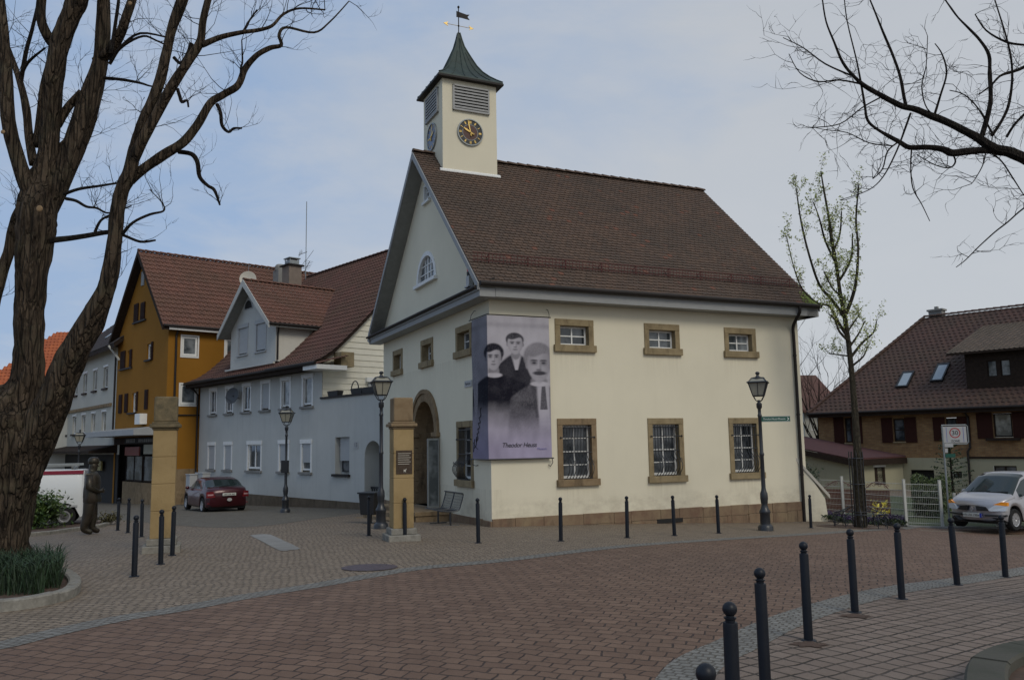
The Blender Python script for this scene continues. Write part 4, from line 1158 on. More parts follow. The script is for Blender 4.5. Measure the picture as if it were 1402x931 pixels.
# ================================================================== YELLOW HOUSE
HO = (-18.877, 45.049); HF = Frm(HO, 41.6)
yel = frame_thing('yellow_house', 'ochre yellow gabled house with brown shutters and red brown roof', 'house', HO, 41.6, -1.6)
YW, YL, YE, YR = 9.0, 13.0, 8.35, 13.35
YR_V = 4.4
ysl = (YR-YE)/(YR_V+.35)
def MGy(a, z, d): return (d, a, z)     # gable, a = v, inward = +u
def MSy(a, z, d): return (a, d, z)     # side
def zy(v): return YR-abs(v-YR_V)*ysl*(1 if v < YR_V else (YR-YE)/((YW-YR_V+.35)*ysl))-.12
def yl(px, py, u=0.0):
    r = ray(px, py); P0 = HF.w(u, 0); t = (P0-CAM).dot(HF.u)/r.dot(HF.u); p = CAM+r*t; d = p-HF.O; return V((u, d.dot(HF.v), p.z))
def ys(px, py, v=0.0):
    r = ray(px, py); P0 = HF.w(0, v); t = (P0-CAM).dot(HF.v)/r.dot(HF.v); p = CAM+r*t; d = p-HF.O; return V((d.dot(HF.u), v, p.z))
# gable openings: (px left, py top, px right, py bottom) of the glazed part, shutters listed separately
gw = [(174, 479, 180.5, 506), (200.5, 470, 206.5, 494), (180, 537.5, 186, 565), (163, 480, 163.2, 506)]
def rectpx(x0, y0, x1, y1): a = yl(x1, y0); b = yl(x0, y1); return a.y, b.y, b.z, a.z
openg = [rectpx(*q) for q in gw[:3]]
sh = [(165.5, 480, 172.5, 506.5), (181, 478, 181.6, 504), (184, 415, 190.5, 443), (193, 413, 199.5, 441), (163, 540, 168, 566), (171, 538.5, 176, 565), (198.5, 533, 203.5, 560.5), (207.5, 467.5, 210.5, 493), (187, 536, 189.5, 563)]
mb = MB(); hsY = [rect_hole(a, b, c, d) for a, b, c, d in openg]
wall(mb, MGy, [0, YW, YR_V]+[x for h in hsY for x in h[:2]], cst(2.35), zy, hsY)
for a, b, c, d in openg: reveal(mb, MGy, a, b, c, d, 0, .18)
sw = [(249.5, 460, 270, 488.5), (309, 463.5, 330, 491), (247, 526, 269, 554.5), (329, 527, 345, 552)]
opens = []
for q in sw:
    a = ys(q[0], q[1]); b = ys(q[2], q[3]); opens.append((a.x, b.x, b.z, a.z))
hsS = [rect_hole(*q) for q in opens]
wall(mb, MSy, [0, YL]+[x for h in hsS for x in h[:2]], cst(-2), cst(YE), hsS)
for q in opens: reveal(mb, MSy, *q, 0, .12)
mb.quad((0, 0, -2), (0, .35, -2), (0, .35, 2.4), (0, 0, 2.4)); mb.quad((0, YW-.3, -2), (0, YW, -2), (0, YW, 2.4), (0, YW-.3, 2.4))
mb.quad((YL, 0, -2), (YL, YW, -2), (YL, YW, YE), (YL, YR_V, YR-.2), (YL, 0, YE)); mb.quad((0, YW, -2), (YL, YW, -2), (YL, YW, YE), (0, YW, YE))
mb.build('wall', M_yellow, yel, recalc=False)
for a, b, c, d in openg: window(yel, MGy, a, b, c, d, .1, M_white_trim, M_glass_curtain, 1, 1, .12)
for q in opens:
    w = window(yel, MSy, q[0]+.02, q[1]-.02, q[2]+.02, q[3]-.02, .02, M_white_trim, M_glass_sky, 1, 1, .10)
    f_ = MB()
    for A in ((q[0]-.08, q[0]), (q[1], q[1]+.08)): f_.mbx(MSy, A[0], A[1], q[2]-.08, q[3]+.08, -.03, .02)
    f_.mbx(MSy, q[0], q[1], q[3], q[3]+.08, -.03, .02); f_.mbx(MSy, q[0], q[1], q[2]-.08, q[2], -.04, .02); f_.build('window_casing', M_white_trim, w)
for q in sh:
    a, b, c, d = rectpx(*q)
    if b-a < .1: b = a+.35
    s = MB(); s.mbx(MGy, a, b, c, d, -.07, -.01)
    for i in range(12): z = c+.05+(d-c-.1)*i/12; s.mbx(MGy, a+.04, b-.04, z, z+.04, -.085, -.07)
    s.build('shutter', M_shutter, yel)
for q in ((165.5, 506.5, 180.5, 507.5), (184, 443, 199.5, 444), (176.5, 566, 186, 567), (200, 494, 207, 495)):
    a, b, c, d = rectpx(*q); s = MB(); s.mbx(MGy, a-.1, b+.1, c-.02, c+.07, -.12, 0); s.build('window_sill', M_gutter, yel)
a, b, c, d = rectpx(194, 371, 198.5, 392); s = MB(); s.mbx(MGy, a, b, c, d, -.05, 0); s.build('attic_vent', M_grey_trim, yel)
# shop front: dark recess, glazing, parapet
s = MB(); s.mbx(MGy, .35, YW-.3, 1.95, 2.35, -.1, .3); s.build('shop_fascia', M_darkwood, yel)
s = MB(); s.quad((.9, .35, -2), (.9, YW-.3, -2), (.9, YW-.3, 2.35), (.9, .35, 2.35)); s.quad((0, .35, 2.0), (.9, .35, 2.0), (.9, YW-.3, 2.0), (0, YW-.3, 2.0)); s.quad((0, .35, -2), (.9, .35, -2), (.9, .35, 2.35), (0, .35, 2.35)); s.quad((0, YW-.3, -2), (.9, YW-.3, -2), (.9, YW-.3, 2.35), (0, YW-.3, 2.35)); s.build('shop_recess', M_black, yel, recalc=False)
s = MB(); s.mbx(MGy, .35, YW-1.6, -2, -.25, .1, .3); s.build('shop_stall_riser', M_sand_dark, yel)
w = window(yel, MGy, .6, 4.0, -.2, 1.3, .2, M_darkwood, M_glass, 2, 1, .06, .03, name='shop_window')
w = window(yel, MGy, 4.2, 7.2, -.2, 1.3, .2, M_darkwood, M_glass, 2, 1, .06, .03, name='shop_window')
s = MB(); s.mbx(MGy, .8, 3.6, 1.38, 1.92, .05, .12); s.build('pale_shop_sign', simple('dim_sign_board', (.30, .29, .22), .6, .1, 3), yel)
s = MB(); s.mbx(MGy, 4.4, 7.0, 1.30, 1.8, .05, .12); s.build('red_shop_sign', simple('brick_red_board', (.20, .05, .035), .6, .1, 3), yel)
fa = MB(); fa.mbx(MGy, .5, 6.5, 2.0, 2.3, -.13, -.102); fas = fa.build('shop_name_board', M_black, yel)
for txt, c in (('MODE', 5.6), ('H A U S', 3.2)): pass
s = MB(); rg = random.Random(2); c = .8
while c < 3.9:
    w_ = rg.uniform(.12, .3); s.mbx(MGy, c, c+w_, 2.06, 2.24, -.145, -.132); c += w_+.1
c = 4.6
while c < 6.0:
    w_ = rg.uniform(.08, .22); s.mbx(MGy, c, c+w_, 2.05, 2.26, -.145, -.132); c += w_+.12
s.build('blurred_shop_lettering', simple('dim_letters', (.16, .16, .15), .6, .1, 4), fas)
s = MB(); s.prism([(-1.55, 2.42), (-1.55, 2.72), (0, 2.92), (0, 2.42)], 1, .3, YW+.9); s.build('canopy', simple('pale_canopy_metal', (.30, .31, .31), .5, .06, 3), yel)
s = MB(); a, b, c, d = rectpx(194, 566, 201.5, 581); s.mbx(MGy, a, b, c, d, -.4, 0); s.build('wall_unit', M_white_trim, yel)
# side details: stone base, lower outbuilding panel
s = MB(); s.mbx(MSy, .6, 1.75, -2, .55, -.05, .05); s.build('stone_base', M_sand_dark, yel)
s = MB(); s.mbx(MSy, .35, 1.9, 3.45, 3.52, -.08, .0); s.build('side_ledge', M_gutter, yel)
s = MB(); s.tube([(.42, -.35, YE-.1), (.40, -.09, YE-.5), (.40, -.09, -1.5)], .06, 8); s.tube([(-.35, YW+.1, YE-.4), (-.1, YW+.05, YE-.8), (-.1, YW+.05, 2.9)], .06, 8); s.build('downpipe', M_gutter, yel)
# roof
EVy = -.38; L = sqrt((YR_V-EVy)**2+(YR-YE)**2)
PY = plane_P((0, EVy, YE), (1, 0, 0), (0, YR_V-EVy, YR-YE), (0, -(YR-YE), YR_V-EVy))
d_ = MB(); d_.prism([(EVy, YE-.03), (YR_V, YR-.03), (YW+.4, YE-.03), (YW+.4, YE-.25), (YR_V, YR-.27), (EVy, YE-.25)], 0, -.42, YL+.3)
roof = d_.build('roof', M_darkwood, yel)
t = MB(); roof_tiles(t, PY, L, -.45, YL+.3, .40, .26, .06, 'pan', rng=random.Random(8)); t.build('roof_tiles', M_tile_gold, roof, recalc=False)
t = MB(); ridge_caps(t, (-.45, YR_V, YR+.03), (YL+.3, YR_V, YR+.03), .13, .42); t.build('ridge_tiles', M_tile_gold, roof, recalc=False)
s = MB(); s.prism([(EVy, YE+.0), (YR_V, YR+.02), (YW+.42, YE), (YW+.42, YE-.28), (YR_V, YR-.3), (EVy, YE-.28)], 0, -.47, -.40); s.build('barge_board', M_darkwood, roof)
s = MB(); s.bx(-.1, YL, EVy-.02, EVy+.06, YE-.22, YE-.04); s.build('eave_board', M_white_trim, roof)
s = MB(); s.tube([(-.4, EVy-.07, YE-.02), (YL, EVy-.07, YE-.02)], .075, 8); s.build('gutter', M_gutter, roof)

# ================================================================== OFF-WHITE HOUSE
W_O = HF.w(.1, 9.1); WF = Frm(W_O, -51)
whi = frame_thing('offwhite_house', 'long off-white house with dark roof between the big tree and the yellow house', 'house', W_O, -51, -2.0)
MW = MF
cols = [-15.5+2.95*i+.0 for i in range(5)]
hsW = []
for i in range(5):
    x = -15.55+2.95*i
    hsW.append((x, x+1.15, 5.68, 7.1)); hsW.append((x, x+1.15, 2.82, 4.15))
mb = MB(); hh = [rect_hole(*q) for q in hsW]
wall(mb, MW, [-17.2, 1.0]+[x for h in hh for x in h[:2]], cst(-2), cst(8.2), hh)
for q in hsW: reveal(mb, MW, *q, 0, .2)
mb.quad((-17.2, 0, -2), (-17.2, 9, -2), (-17.2, 9, 8.2), (-17.2, 4.5, 12.4), (-17.2, 0, 8.2))
mb.build('wall', M_offwhite, whi, recalc=False)
for q in hsW:
    w = window(whi, MW, q[0]+.02, q[1]-.02, q[2]+.02, q[3]-.02, .1, M_white_trim, M_glass_curtain, 1, 1, .07)
    s = MB(); s.mbx(MW, q[0]-.08, q[1]+.08, q[2]-.12, q[2], -.12, .05); s.build('window_sill', M_gutter, w)
    s = MB(); s.mbx(MW, q[0]-.1, q[1]+.1, q[3]-.02, q[3]+.12, -.03, .03); s.build('window_head', M_white_trim, w)
s = MB(); s.mbx(MW, -17.2, -1.3, 4.42, 4.62, -.12, .0); s.build('string_course', M_sand_dark, whi)
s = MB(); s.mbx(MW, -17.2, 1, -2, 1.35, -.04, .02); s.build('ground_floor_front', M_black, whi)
s = MB(); s.prism([(-1.6, 1.45), (-1.6, 1.6), (0, 1.95), (0, 1.45)], 0, -20, .5); s.build('canopy', M_darkwood, whi)
s = MB(); s.mbx(MW, -3.6, -2.2, .35, .95, -.3, -.2); s.build('shop_sign', simple('dim_yellow_board', (.35, .30, .12), .6, .1, 4), whi)
s = MB(); s.tube([(.3, -.7, 8.1), (.6, -.1, 7.2)], .07, 6); s.build('gutter_end', M_white_metal, whi)
rgn = random.Random(9)
WEv = -.6; L = sqrt(5.1**2+4.4**2)
PW = plane_P((0, WEv, 8.2), (1, 0, 0), (0, 5.1, 4.4), (0, -4.4, 5.1))
d_ = MB(); d_.prism([(WEv, 8.17), (4.5, 12.57), (9.6, 8.17), (9.6, 7.9), (4.5, 12.3), (WEv, 7.9)], 0, -17.6, 1.2); roof = d_.build('roof', M_darkwood, whi)
t = MB(); roof_tiles(t, PW, L, -17.6, 1.2, .38, .28, .035, 'pan', rng=rgn); t.build('roof_tiles', M_tile_slate, roof, recalc=False)
for x, z_ in ((-3.6, 1.9), (-1.1, 1.9), (-7.5, 1.9)):
    s = MB(); pts = [PW(x, z_, .10), PW(x+.6, z_, .10), PW(x+.6, z_+.8, .10), PW(x, z_+.8, .10)]; lo = [PW(x, z_, -.02), PW(x+.6, z_, -.02), PW(x+.6, z_+.8, -.02), PW(x, z_+.8, -.02)]
    s.hexa(lo+pts); s.build('skylight', M_glass_sky, roof)
# beige house further left
bo = WF.w(-17.3, -.3); bei = frame_thing('beige_house', 'low pale green beige house glimpsed between big tree and white van', 'house', bo, -51, -2.2)
s = MB(); s.bx(-9, 0, 0, 8, -2.2, 5.5); s.build('wall', M_beige, bei)
s = MB(); s.prism([(-.4, 5.45), (4, 8.6), (8.4, 5.45), (8.4, 5.3), (-.4, 5.3)], 0, -9.3, .3); s.build('roof', M_tile_slate, bei)
w = window(bei, MF, -3.2, -1.3, 2.0, 3.2, -.02, M_darkwood, M_glass, 1, 1, .08)
s = MB(); s.bx(-4.2, -1.0, -.12, -.01, 3.2, 3.32); s.build('lintel', M_darkwood, bei)
# orange roofed house
oo = at(-60, 560, 62); ora = frame_thing('orange_roofed_house', 'house with bright orange tiled roof behind the big tree', 'house', (oo.x, oo.y), 8, -2)
s = MB(); s.bx(0, 9.5, 0, 10, -2, 4.95); s.build('wall', M_offwhite, ora)
zt = at(60, 451, 62+4).z; PO = plane_P((0, -.6, 5.0), (1, 0, 0), (0, 5.6, zt-5.0), (0, -(zt-5), 5.6)); LO = sqrt(5.6**2+(zt-5)**2)
HL = -.3+LO*.62; d_ = MB(); d_.add([(-.3, -.6, 4.97), (9.7, -.6, 4.97), (9.7, 5, zt-.03), (HL, 5, zt-.03), (-.3, 10.6, 4.97), (9.7, 10.6, 4.97)], [(0, 1, 2, 3), (0, 3, 4), (3, 2, 5, 4), (0, 1, 5, 4)])
roof = d_.build('roof', M_darkwood, ora)
hip = lambda s_: -.3+s_*.62
t = MB(); roof_tiles(t, PO, LO, hip, 9.8, .36, .28, .04, 'pan', rng=rgn); t.build('roof_tiles', M_tile_orange, roof, recalc=False)

# ================================================================== BRICK HOUSE (right)
BO = (21.9904, 47.0); BF = Frm(BO, -48)
bri = frame_thing('brick_house', 'brick house with dark brown hipped roof, skylights and oxblood shutters behind the fence', 'house', BO, -48, -1.9)
BL, BR, BE = -5.06, 15.0, 3.3
def bl(px, py, v=0.0):
    r = ray(px, py); P0 = BF.w(0, v); t = (P0-CAM).dot(BF.v)/r.dot(BF.v); p = CAM+r*t; d = p-BF.O; return V((d.dot(BF.u), v, p.z))
wb = []
for q in ((1155.5, 572, 1167, 606), (1222, 573, 1240, 604.5), (1294, 572, 1312, 602), (1358.5, 566, 1387.5, 598.5)):
    a = bl(q[0], q[1]); b = bl(q[2], q[3]); wb.append((a.x, b.x, b.z, a.z))
BAND = .46
mb = MB(); hb = [rect_hole(*q) for q in wb]
wall(mb, MF, [BL, BR]+[x for h in hb for x in h[:2]], cst(BAND), cst(BE), hb)
for q in wb: reveal(mb, MF, *q, 0, .18)
mb.quad((BL, 0, BAND), (BL, 14, BAND), (BL, 14, BE), (BL, 0, BE))
mb.build('brick_wall', M_brick, bri, recalc=False)
gh = [bl(1247, 643), bl(1283, 700)]; g2_ = [bl(1304, 645), bl(1318, 660)]; g3_ = [bl(1360, 637.5), bl(1393, 653)]
hb2 = [rect_hole(gh[0].x, gh[1].x, -2.0, gh[0].z), rect_hole(g2_[0].x, g2_[1].x, -.6, g2_[0].z), rect_hole(g3_[0].x, g3_[1].x, g3_[1].z-.4, g3_[0].z)]
mb = MB(); wall(mb, MF, [BL, BR]+[x for h in hb2 for x in h[:2]], cst(-2.2), cst(BAND), hb2)
mb.quad((BL, 0, -2.2), (BL, 14, -2.2), (BL, 14, BAND), (BL, 0, BAND))
mb.build('ground_floor_wall', M_annex, bri, recalc=False)
s = MB(); s.quad(*[(x, .3, z) for x, z in ((gh[0].x-.1, -2.2), (gh[1].x+.1, -2.2), (gh[1].x+.1, gh[0].z+.1), (gh[0].x-.1, gh[0].z+.1))]); s.build('garage_opening', M_black, bri)
for h in hb2[1:]: window(bri, MF, h[0], h[1], h[2](0), h[3](0), .1, M_darkwood, M_glass, 2, 2, .06)
s = MB(); s.mbx(MF, 3.3, BR, BAND-.03, BAND+.07, -.06, .0); s.build('string_course', M_darkwood, bri)
for k, q in enumerate(wb):
    w = window(bri, MF, q[0]+.02, q[1]-.02, q[2]+.02, q[3]-.02, .08, M_darkwood, M_glass_curtain if k == 3 else M_glass, 1, 2 if k < 3 else 1, .06)
    if k == 3:
        s = MB(); s.mbx(MF, q[0]-.35, q[1]+.35, q[2]-.16, q[2]-.03, -.25, .0); s.build('window_sill', M_darkwood, w)
    else:
        s = MB(); s.mbx(MF, q[0]-.05, q[1]+.05, q[2]-.07, q[2], -.06, .05); s.build('window_sill', M_sand, w)
    ws = .62 if k < 3 else .75
    for a0 in (q[0]-ws-.03, q[1]+.03):
        s = MB(); s.mbx(MF, a0, a0+ws, q[2]-.05, q[3]+.05, -.06, -.012)
        for i in range(14): z = q[2]+(q[3]-q[2])*i/14; s.mbx(MF, a0+.06, a0+ws-.06, z, z+.05, -.075, -.06)
        s.build('shutter', M_shutter_red, bri)
s = MB(); x_ = bl(1328, 600).x; s.tube([(x_, -.5, 3.1), (x_, -.45, 2.9), (x_, -.09, 2.6), (x_, -.09, 1.0), (x_-.12, -.12, .8), (x_-.14, -.12, -1.8)], .06, 8); s.build('downpipe', M_gutter, bri)
# hipped roof
SB = (9.16-3.11)/7.65; LB = sqrt(7.65**2+6.05**2)
PB = plane_P((0, -.6, 3.11), (1, 0, 0), (0, 7.65, 6.05), (0, -6.05, 7.65))
u0f = lambda s_: -5.42+4.3*s_/LB
HT = -1.12
d_ = MB()
d_.add([(-5.4, -.58, 3.07), (15.5, -.58, 3.07), (15.5, 7.05, 9.1), (HT, 7.05, 9.1), (-5.4, 14.7, 3.07), (15.5, 14.7, 3.07)], [(0, 1, 2, 3), (0, 3, 4), (3, 2, 5, 4), (0, 1, 5, 4)])
d_.bx(-5.35, 15.5, -.58, -.5, 2.85, 3.07); d_.bx(-5.4, 15.4, -.5, .0, 3.0, 3.06)
roof = d_.build('roof', M_darkwood, bri, recalc=False)
DV = .68; DU0, DU1 = 3.3, 9.5
sk = [(-.68, .0, 1.06, 2.25), (1.15, 1.83, 1.35, 2.7)]
def skb(u, s_):
    v = -.6+s_*7.65/LB
    if DU0-.0 < u < DU1 and DV-.05 < v < 3.3: return True
    return False
t = MB(); roof_tiles(t, PB, LB, u0f, 15.5, .34, .30, .026, 'pan', skip=skb, rng=random.Random(21)); t.build('roof_tiles', M_tile_dark, roof, recalc=False)
t = MB(); ridge_caps(t, (HT, 7.05, 9.22), (15.5, 7.05, 9.22), .13, .4); ridge_caps(t, (-5.4, -.6, 3.16), (HT, 7.05, 9.22), .12, .4); t.build('ridge_tiles', M_tile_dark, roof, recalc=False)
s = MB(); s.tube([(-5.4, -.68, 3.08), (15.5, -.68, 3.08)], .07, 8); s.build('gutter', M_gutter, roof)
for a, b, v0, v1 in sk:
    s0 = (v0+.6)*LB/7.65; s1 = (v1+.6)*LB/7.65
    s = MB()
    for q in ((a, b, s0, s0+.1), (a, b, s1-.14, s1), (a, a+.08, s0+.1, s1-.14), (b-.08, b, s0+.1, s1-.14)):
        s.hexa([PB(q[0], q[2], -.02), PB(q[1], q[2], -.02), PB(q[1], q[3], -.02), PB(q[0], q[3], -.02), PB(q[0], q[2], .14), PB(q[1], q[2], .14), PB(q[1], q[3], .14), PB(q[0], q[3], .14)])
    w = s.build('skylight', M_plastic, roof)
    s = MB(); s.quad(PB(a+.06, s0+.06, .11), PB(b-.06, s0+.06, .11), PB(b-.06, s1-.1, .11), PB(a+.06, s1-.1, .11)); s.build('pane', flat('skylight_glass', (.25, .30, .33), .06, 0, 1), w, recalc=False)
# shed dormer
s = MB(); ZD = 6.2
dw = [(4.38, 4.85, 4.72, 5.6), (5.03, 5.5, 4.72, 5.6)]
wall(s, lambda a, z, d: (a, DV+d, z), [DU0, DU1]+[x for q in dw for x in q[:2]], cst(4.05), cst(ZD), [rect_hole(*q) for q in dw])
s.quad((DU0, DV, 4.05), (DU0, 3.3, 6.15), (DU0, 3.3, ZD+.4), (DU0, DV, ZD)); s.quad((DU1, DV, 4.05), (DU1, 3.3, 6.15), (DU1, 3.3, ZD+.4), (DU1, DV, ZD))
dor = s.build('dormer', M_darkwood, bri, recalc=False)
for q in dw: window(dor, lambda a, z, d: (a, DV+d, z), *q, .05, M_darkwood, M_glass_sky, 1, 1, .05)
dsl = (7.95-6.2)/(5.44-.2); PDm = plane_P((0, .2, 6.12), (1, 0, 0), (0, 5.3, 1.95), (0, -1.95, 5.3)); LD = sqrt(5.3**2+1.95**2)
s = MB(); s.hexa([(2.55, .2, 6.0), (10.2, .2, 6.0), (10.2, 5.5, 7.9), (2.9, 5.5, 7.9), (2.55, .2, 6.1), (10.2, .2, 6.1), (10.2, 5.5, 8.03), (2.9, 5.5, 8.03)]); s.build('dormer_roof', M_darkwood, dor)
t = MB(); roof_tiles(t, PDm, LD, lambda s_: 2.5+s_*.05, 10.2, .26, .24, .024, 'pan', rng=random.Random(22)); t.build('dormer_tiles', M_tile_dormer, dor, recalc=False)
s = MB(); s.bx(-.9, -.1, 7.2, 7.8, 8.6, 9.55); s.bx(-.98, -.02, 7.12, 7.88, 9.55, 9.66); s.bx(-.6, -.4, 7.4, 7.6, 9.66, 9.85); s.build('chimney', M_concrete, bri)
# lean-to annex in front of the brick house
anx = frame_thing('annex_shed', 'low pale annex with maroon sheet roof between the hall and the brick house', 'shed', BO, -48, -1.9)
s = MB(); s.quad((-6.5, -3.85, -2), (-1.2, -3.85, -2), (-1.2, -3.85, .4), (-6.5, -3.85, 1.45)); s.quad((-1.2, -3.85, -2), (-.15, -.03, -2), (-.15, -.03, .4), (-1.2, -3.85, .4))
s.build('wall', M_annex, anx, recalc=False)
s = MB(); A, B_, C_, D_ = (-1.0, -4.1, .44), (.05, -.02, .48), (-6.6, -.02, 1.78), (-7.6, -4.1, 1.74)
s.hexa([A, B_, C_, D_]+[(x, y, z+.06) for x, y, z in (A, B_, C_, D_)])
for i in range(30):  # corrugation
    f = i/29; a = V(A).lerp(V(B_), f)+V((0, 0, .07)); d = V(D_).lerp(V(C_), f)+V((0, 0, .07)); s.tube([a, d], .03, 4)
s.build('roof', M_shed_roof, anx)
s = MB(); s.hexa([(-.95, -4.15, .12), (.1, -.05, .16), (.05, -.05, .46), (-1.0, -4.15, .42), (-.9, -4.2, .12), (.15, -.1, .16), (.15, -.1, .46), (-.9, -4.2, .42)])
s.hexa([(-7.6, -4.16, 1.45), (-1.0, -4.16, .12), (-1.0, -4.1, .12), (-7.6, -4.1, 1.45), (-7.6, -4.16, 1.74), (-1.0, -4.16, .42), (-1.0, -4.1, .42), (-7.6, -4.1, 1.74)])
s.build('fascia', M_darkwood, anx)
def an(t, z, d):  # end wall point t along v
    b0, b1 = V((-1.2, -3.85, 0)), V((-.15, -.03, 0)); p = b0.lerp(b1, t); nn = V((3.82, -1.05, 0)).normalized(); return tuple(p+nn*-d+V((0, 0, z)))
w = window(anx, an, .42, .62, -.95, .0, -.03, M_darkwood, M_glass, 1, 1, .05)
s = MB(); s.hexa([an(.40, .0, -.04), an(.64, .0, -.04), an(.64, .0, .0), an(.40, .0, 0), an(.4, .1, -.04), an(.64, .1, -.04), an(.64, .1, 0), an(.4, .1, 0)]); s.build('window_head', M_white_trim, w)
# far gabled house behind the bare tree
fo = at(1100, 560, 62); far = frame_thing('far_red_roofed_house', 'distant house with red gable roof behind the bare tree', 'house', (fo.x, fo.y), 10, -2.5)
s = MB(); s.bx(0, 2.9, 0, 7, -2.5, 4.0); s.build('wall', M_offwhite, far)
s = MB(); s.prism([(-.5, 3.7), (3.5, 6.6), (7.5, 3.7), (7.5, 3.5), (3.5, 6.3), (-.5, 3.5)], 0, -.4, 3.2); s.build('roof', M_tile_grey, far)
window(far, MF, .5, 1.1, 2.2, 3.2, -.02, M_white_trim, M_glass, 1, 1, .05)
# ================================================================== GROUND
def grid_axis(lo, hi, step, far):
    a = []; x = lo
    while x <= hi: a.append(x); x += step
    out = []; s_ = step
    x = hi
    while x < far: s_ *= 1.5; x += s_; out.append(x)
    neg = []; s_ = step; x = lo
    while x > -far: s_ *= 1.5; x -= s_; neg.append(x)
    return neg[::-1]+a+out
X = grid_axis(-32, 32, .9, 700); Y = grid_axis(-8, 58, .9, 900)
mb = MB(); vs = [(x, y, g(x, y)) for y in Y for x in X]; nx_ = len(X)
fs = []; mi = []
for j in range(len(Y)-1):
    for i in range(nx_-1):
        fs.append((j*nx_+i, j*nx_+i+1, (j+1)*nx_+i+1, (j+1)*nx_+i))
        mi.append(0 if abs(X[i]) < 45 and -12 < Y[j] < 60 else 1)
mb.add(vs, fs); mb.mi = mi
struct(mb.build('plaza_paving', [M_pave, M_grassland], smooth='all', recalc=False))
def resample(pts, n):
    pts = [V((p[0], p[1], 0)) for p in pts]; L = [0]
    for a, b in zip(pts, pts[1:]): L.append(L[-1]+(b-a).length)
    out = []; k = 0
    for i in range(n):
        t = L[-1]*i/(n-1)
        while k < len(L)-2 and L[k+1] < t: k += 1
        f = (t-L[k])/max(1e-9, L[k+1]-L[k]); out.append(pts[k].lerp(pts[k+1], min(1, f)))
    return out
def sheet(name, A, B, n, m, off, mat):
    A = resample(A, n); B = resample(B, n); mb = MB(); vs = []
    for a, b in zip(A, B):
        for j in range(m+1):
            p = a.lerp(b, j/m); vs.append((p.x, p.y, g(p.x, p.y)+off))
    fs = [(i*(m+1)+j, (i+1)*(m+1)+j, (i+1)*(m+1)+j+1, i*(m+1)+j+1) for i in range(n-1) for j in range(m)]
    mb.add(vs, fs); return struct(mb.build(name, mat, smooth='all', recalc=False))
def gp(x, y): p = gnd(x, y); return (p.x, p.y)
def smooth2(pts, sub=5): return [(p[0], p[1]) for p in cr([(p[0], p[1]) for p in pts], sub)]
def offset(pts, d):
    out = []; n = len(pts)
    for i in range(n):
        a = V(pts[max(0, i-1)]); b = V(pts[min(n-1, i+1)]); t = (b-a).normalized(); out.append((pts[i][0]-t.y*d, pts[i][1]+t.x*d))
    return out
curveA = smooth2([gp(-420, 935), gp(-180, 915), gp(0, 889), gp(75, 871), gp(170, 850), gp(256, 836), gp(350, 818), gp(443, 803), gp(515, 790), gp(584, 779), gp(700, 768), gp(860, 749), gp(1015, 738), gp(1130, 731), gp(1260, 722), gp(1330, 719), gp(1500, 717)])
curveB = smooth2([(-9, 1.2), (-6, -1.5), (-2.5, -1), (.2, 3.0)]+[gp(902, 931), gp(987, 877), gp(1068, 842), gp(1161, 815), gp(1227, 802), gp(1304, 792), gp(1401, 777), gp(1500, 762), gp(1600, 750)])
sheet('road', curveA, curveB, 110, 16, .004, M_road)
sheet('gutter_strip', offset(curveA, .34), offset(curveA, -.02), 160, 2, .008, M_cobble)
sheet('gutter_strip', offset(curveB, .03), offset(curveB, -.40), 160, 2, .008, M_cobble)
nearB = [p for p in offset(curveB, -.38) if p[0] > .1]
sheet('pavement', nearB, [(1.2, -3), (6, -3), (14, 0), (20, 6), (26, 14)], 90, 14, .004, M_pave_near)
# asphalt lane on the left, between the square and the houses
laneN = smooth2([gp(20, 724), gp(100, 716), gp(150, 711), gp(210, 716), gp(290, 722), gp(360, 720), gp(420, 712), gp(480, 704), gp(512, 699)])
laneF = [tuple(WF.w(-22, -.2)[:2]), tuple(WF.w(-8, -.2)[:2]), tuple(WF.w(0, -.2)[:2]), tuple(GF.w(-17, 1)[:2]), tuple(GF.w(-10, .05)[:2]), tuple(GF.w(-4, .05)[:2]), tuple(GF.w(4, .05)[:2])]
sheet('lane', laneN, laneF, 70, 20, .004, M_asphalt)
mbs = MB()
def drape(name, poly, off, mat, thick=None):
    """small flat piece of ground given by its outline"""
    c = V((sum(p[0] for p in poly)/len(poly), sum(p[1] for p in poly)/len(poly)))
    mb = MB(); n = len(poly); R_ = 6; vs = [(c.x, c.y, g(c.x, c.y)+off)]
    for k in range(1, R_+1):
        for p in poly: q = c.lerp(V((p[0], p[1])), k/R_); vs.append((q.x, q.y, g(q.x, q.y)+off))
    fs = [(0, 1+i, 1+(i+1) % n) for i in range(n)]
    for k in range(R_-1):
        for i in range(n): a = 1+k*n+i; b = 1+k*n+(i+1) % n; fs.append((a, a+n, b+n, b))
    if thick:
        o = len(vs)
        for p in poly: vs.append((p[0], p[1], g(*p)+off-thick))
        for i in range(n): a = 1+(R_-1)*n+i; b = 1+(R_-1)*n+(i+1) % n; fs.append((a, o+i, o+(i+1) % n, b))
    mb.add(vs, fs); return mb.build(name, mat, recalc=False)
struct(drape('paving_slab', smooth2([gp(342, 733), gp(355, 731.5), gp(370, 732), gp(390, 741), gp(411, 751), gp(398, 753), gp(383, 754), gp(362, 743), gp(342, 733)], 2), .008, M_concrete))
mp = gnd(506, 777)
mh = drape('manhole_cover', [(mp.x+.44*cos(2*pi*i/28), mp.y+.44*sin(2*pi*i/28)) for i in range(28)], .010, simple('worn_iron_cover', (.10, .075, .085), .5, .3, 12, .6, 40, metal=.4))
tag(mh, 'round iron manhole cover in the square by the granite gutter strip', 'manhole cover')
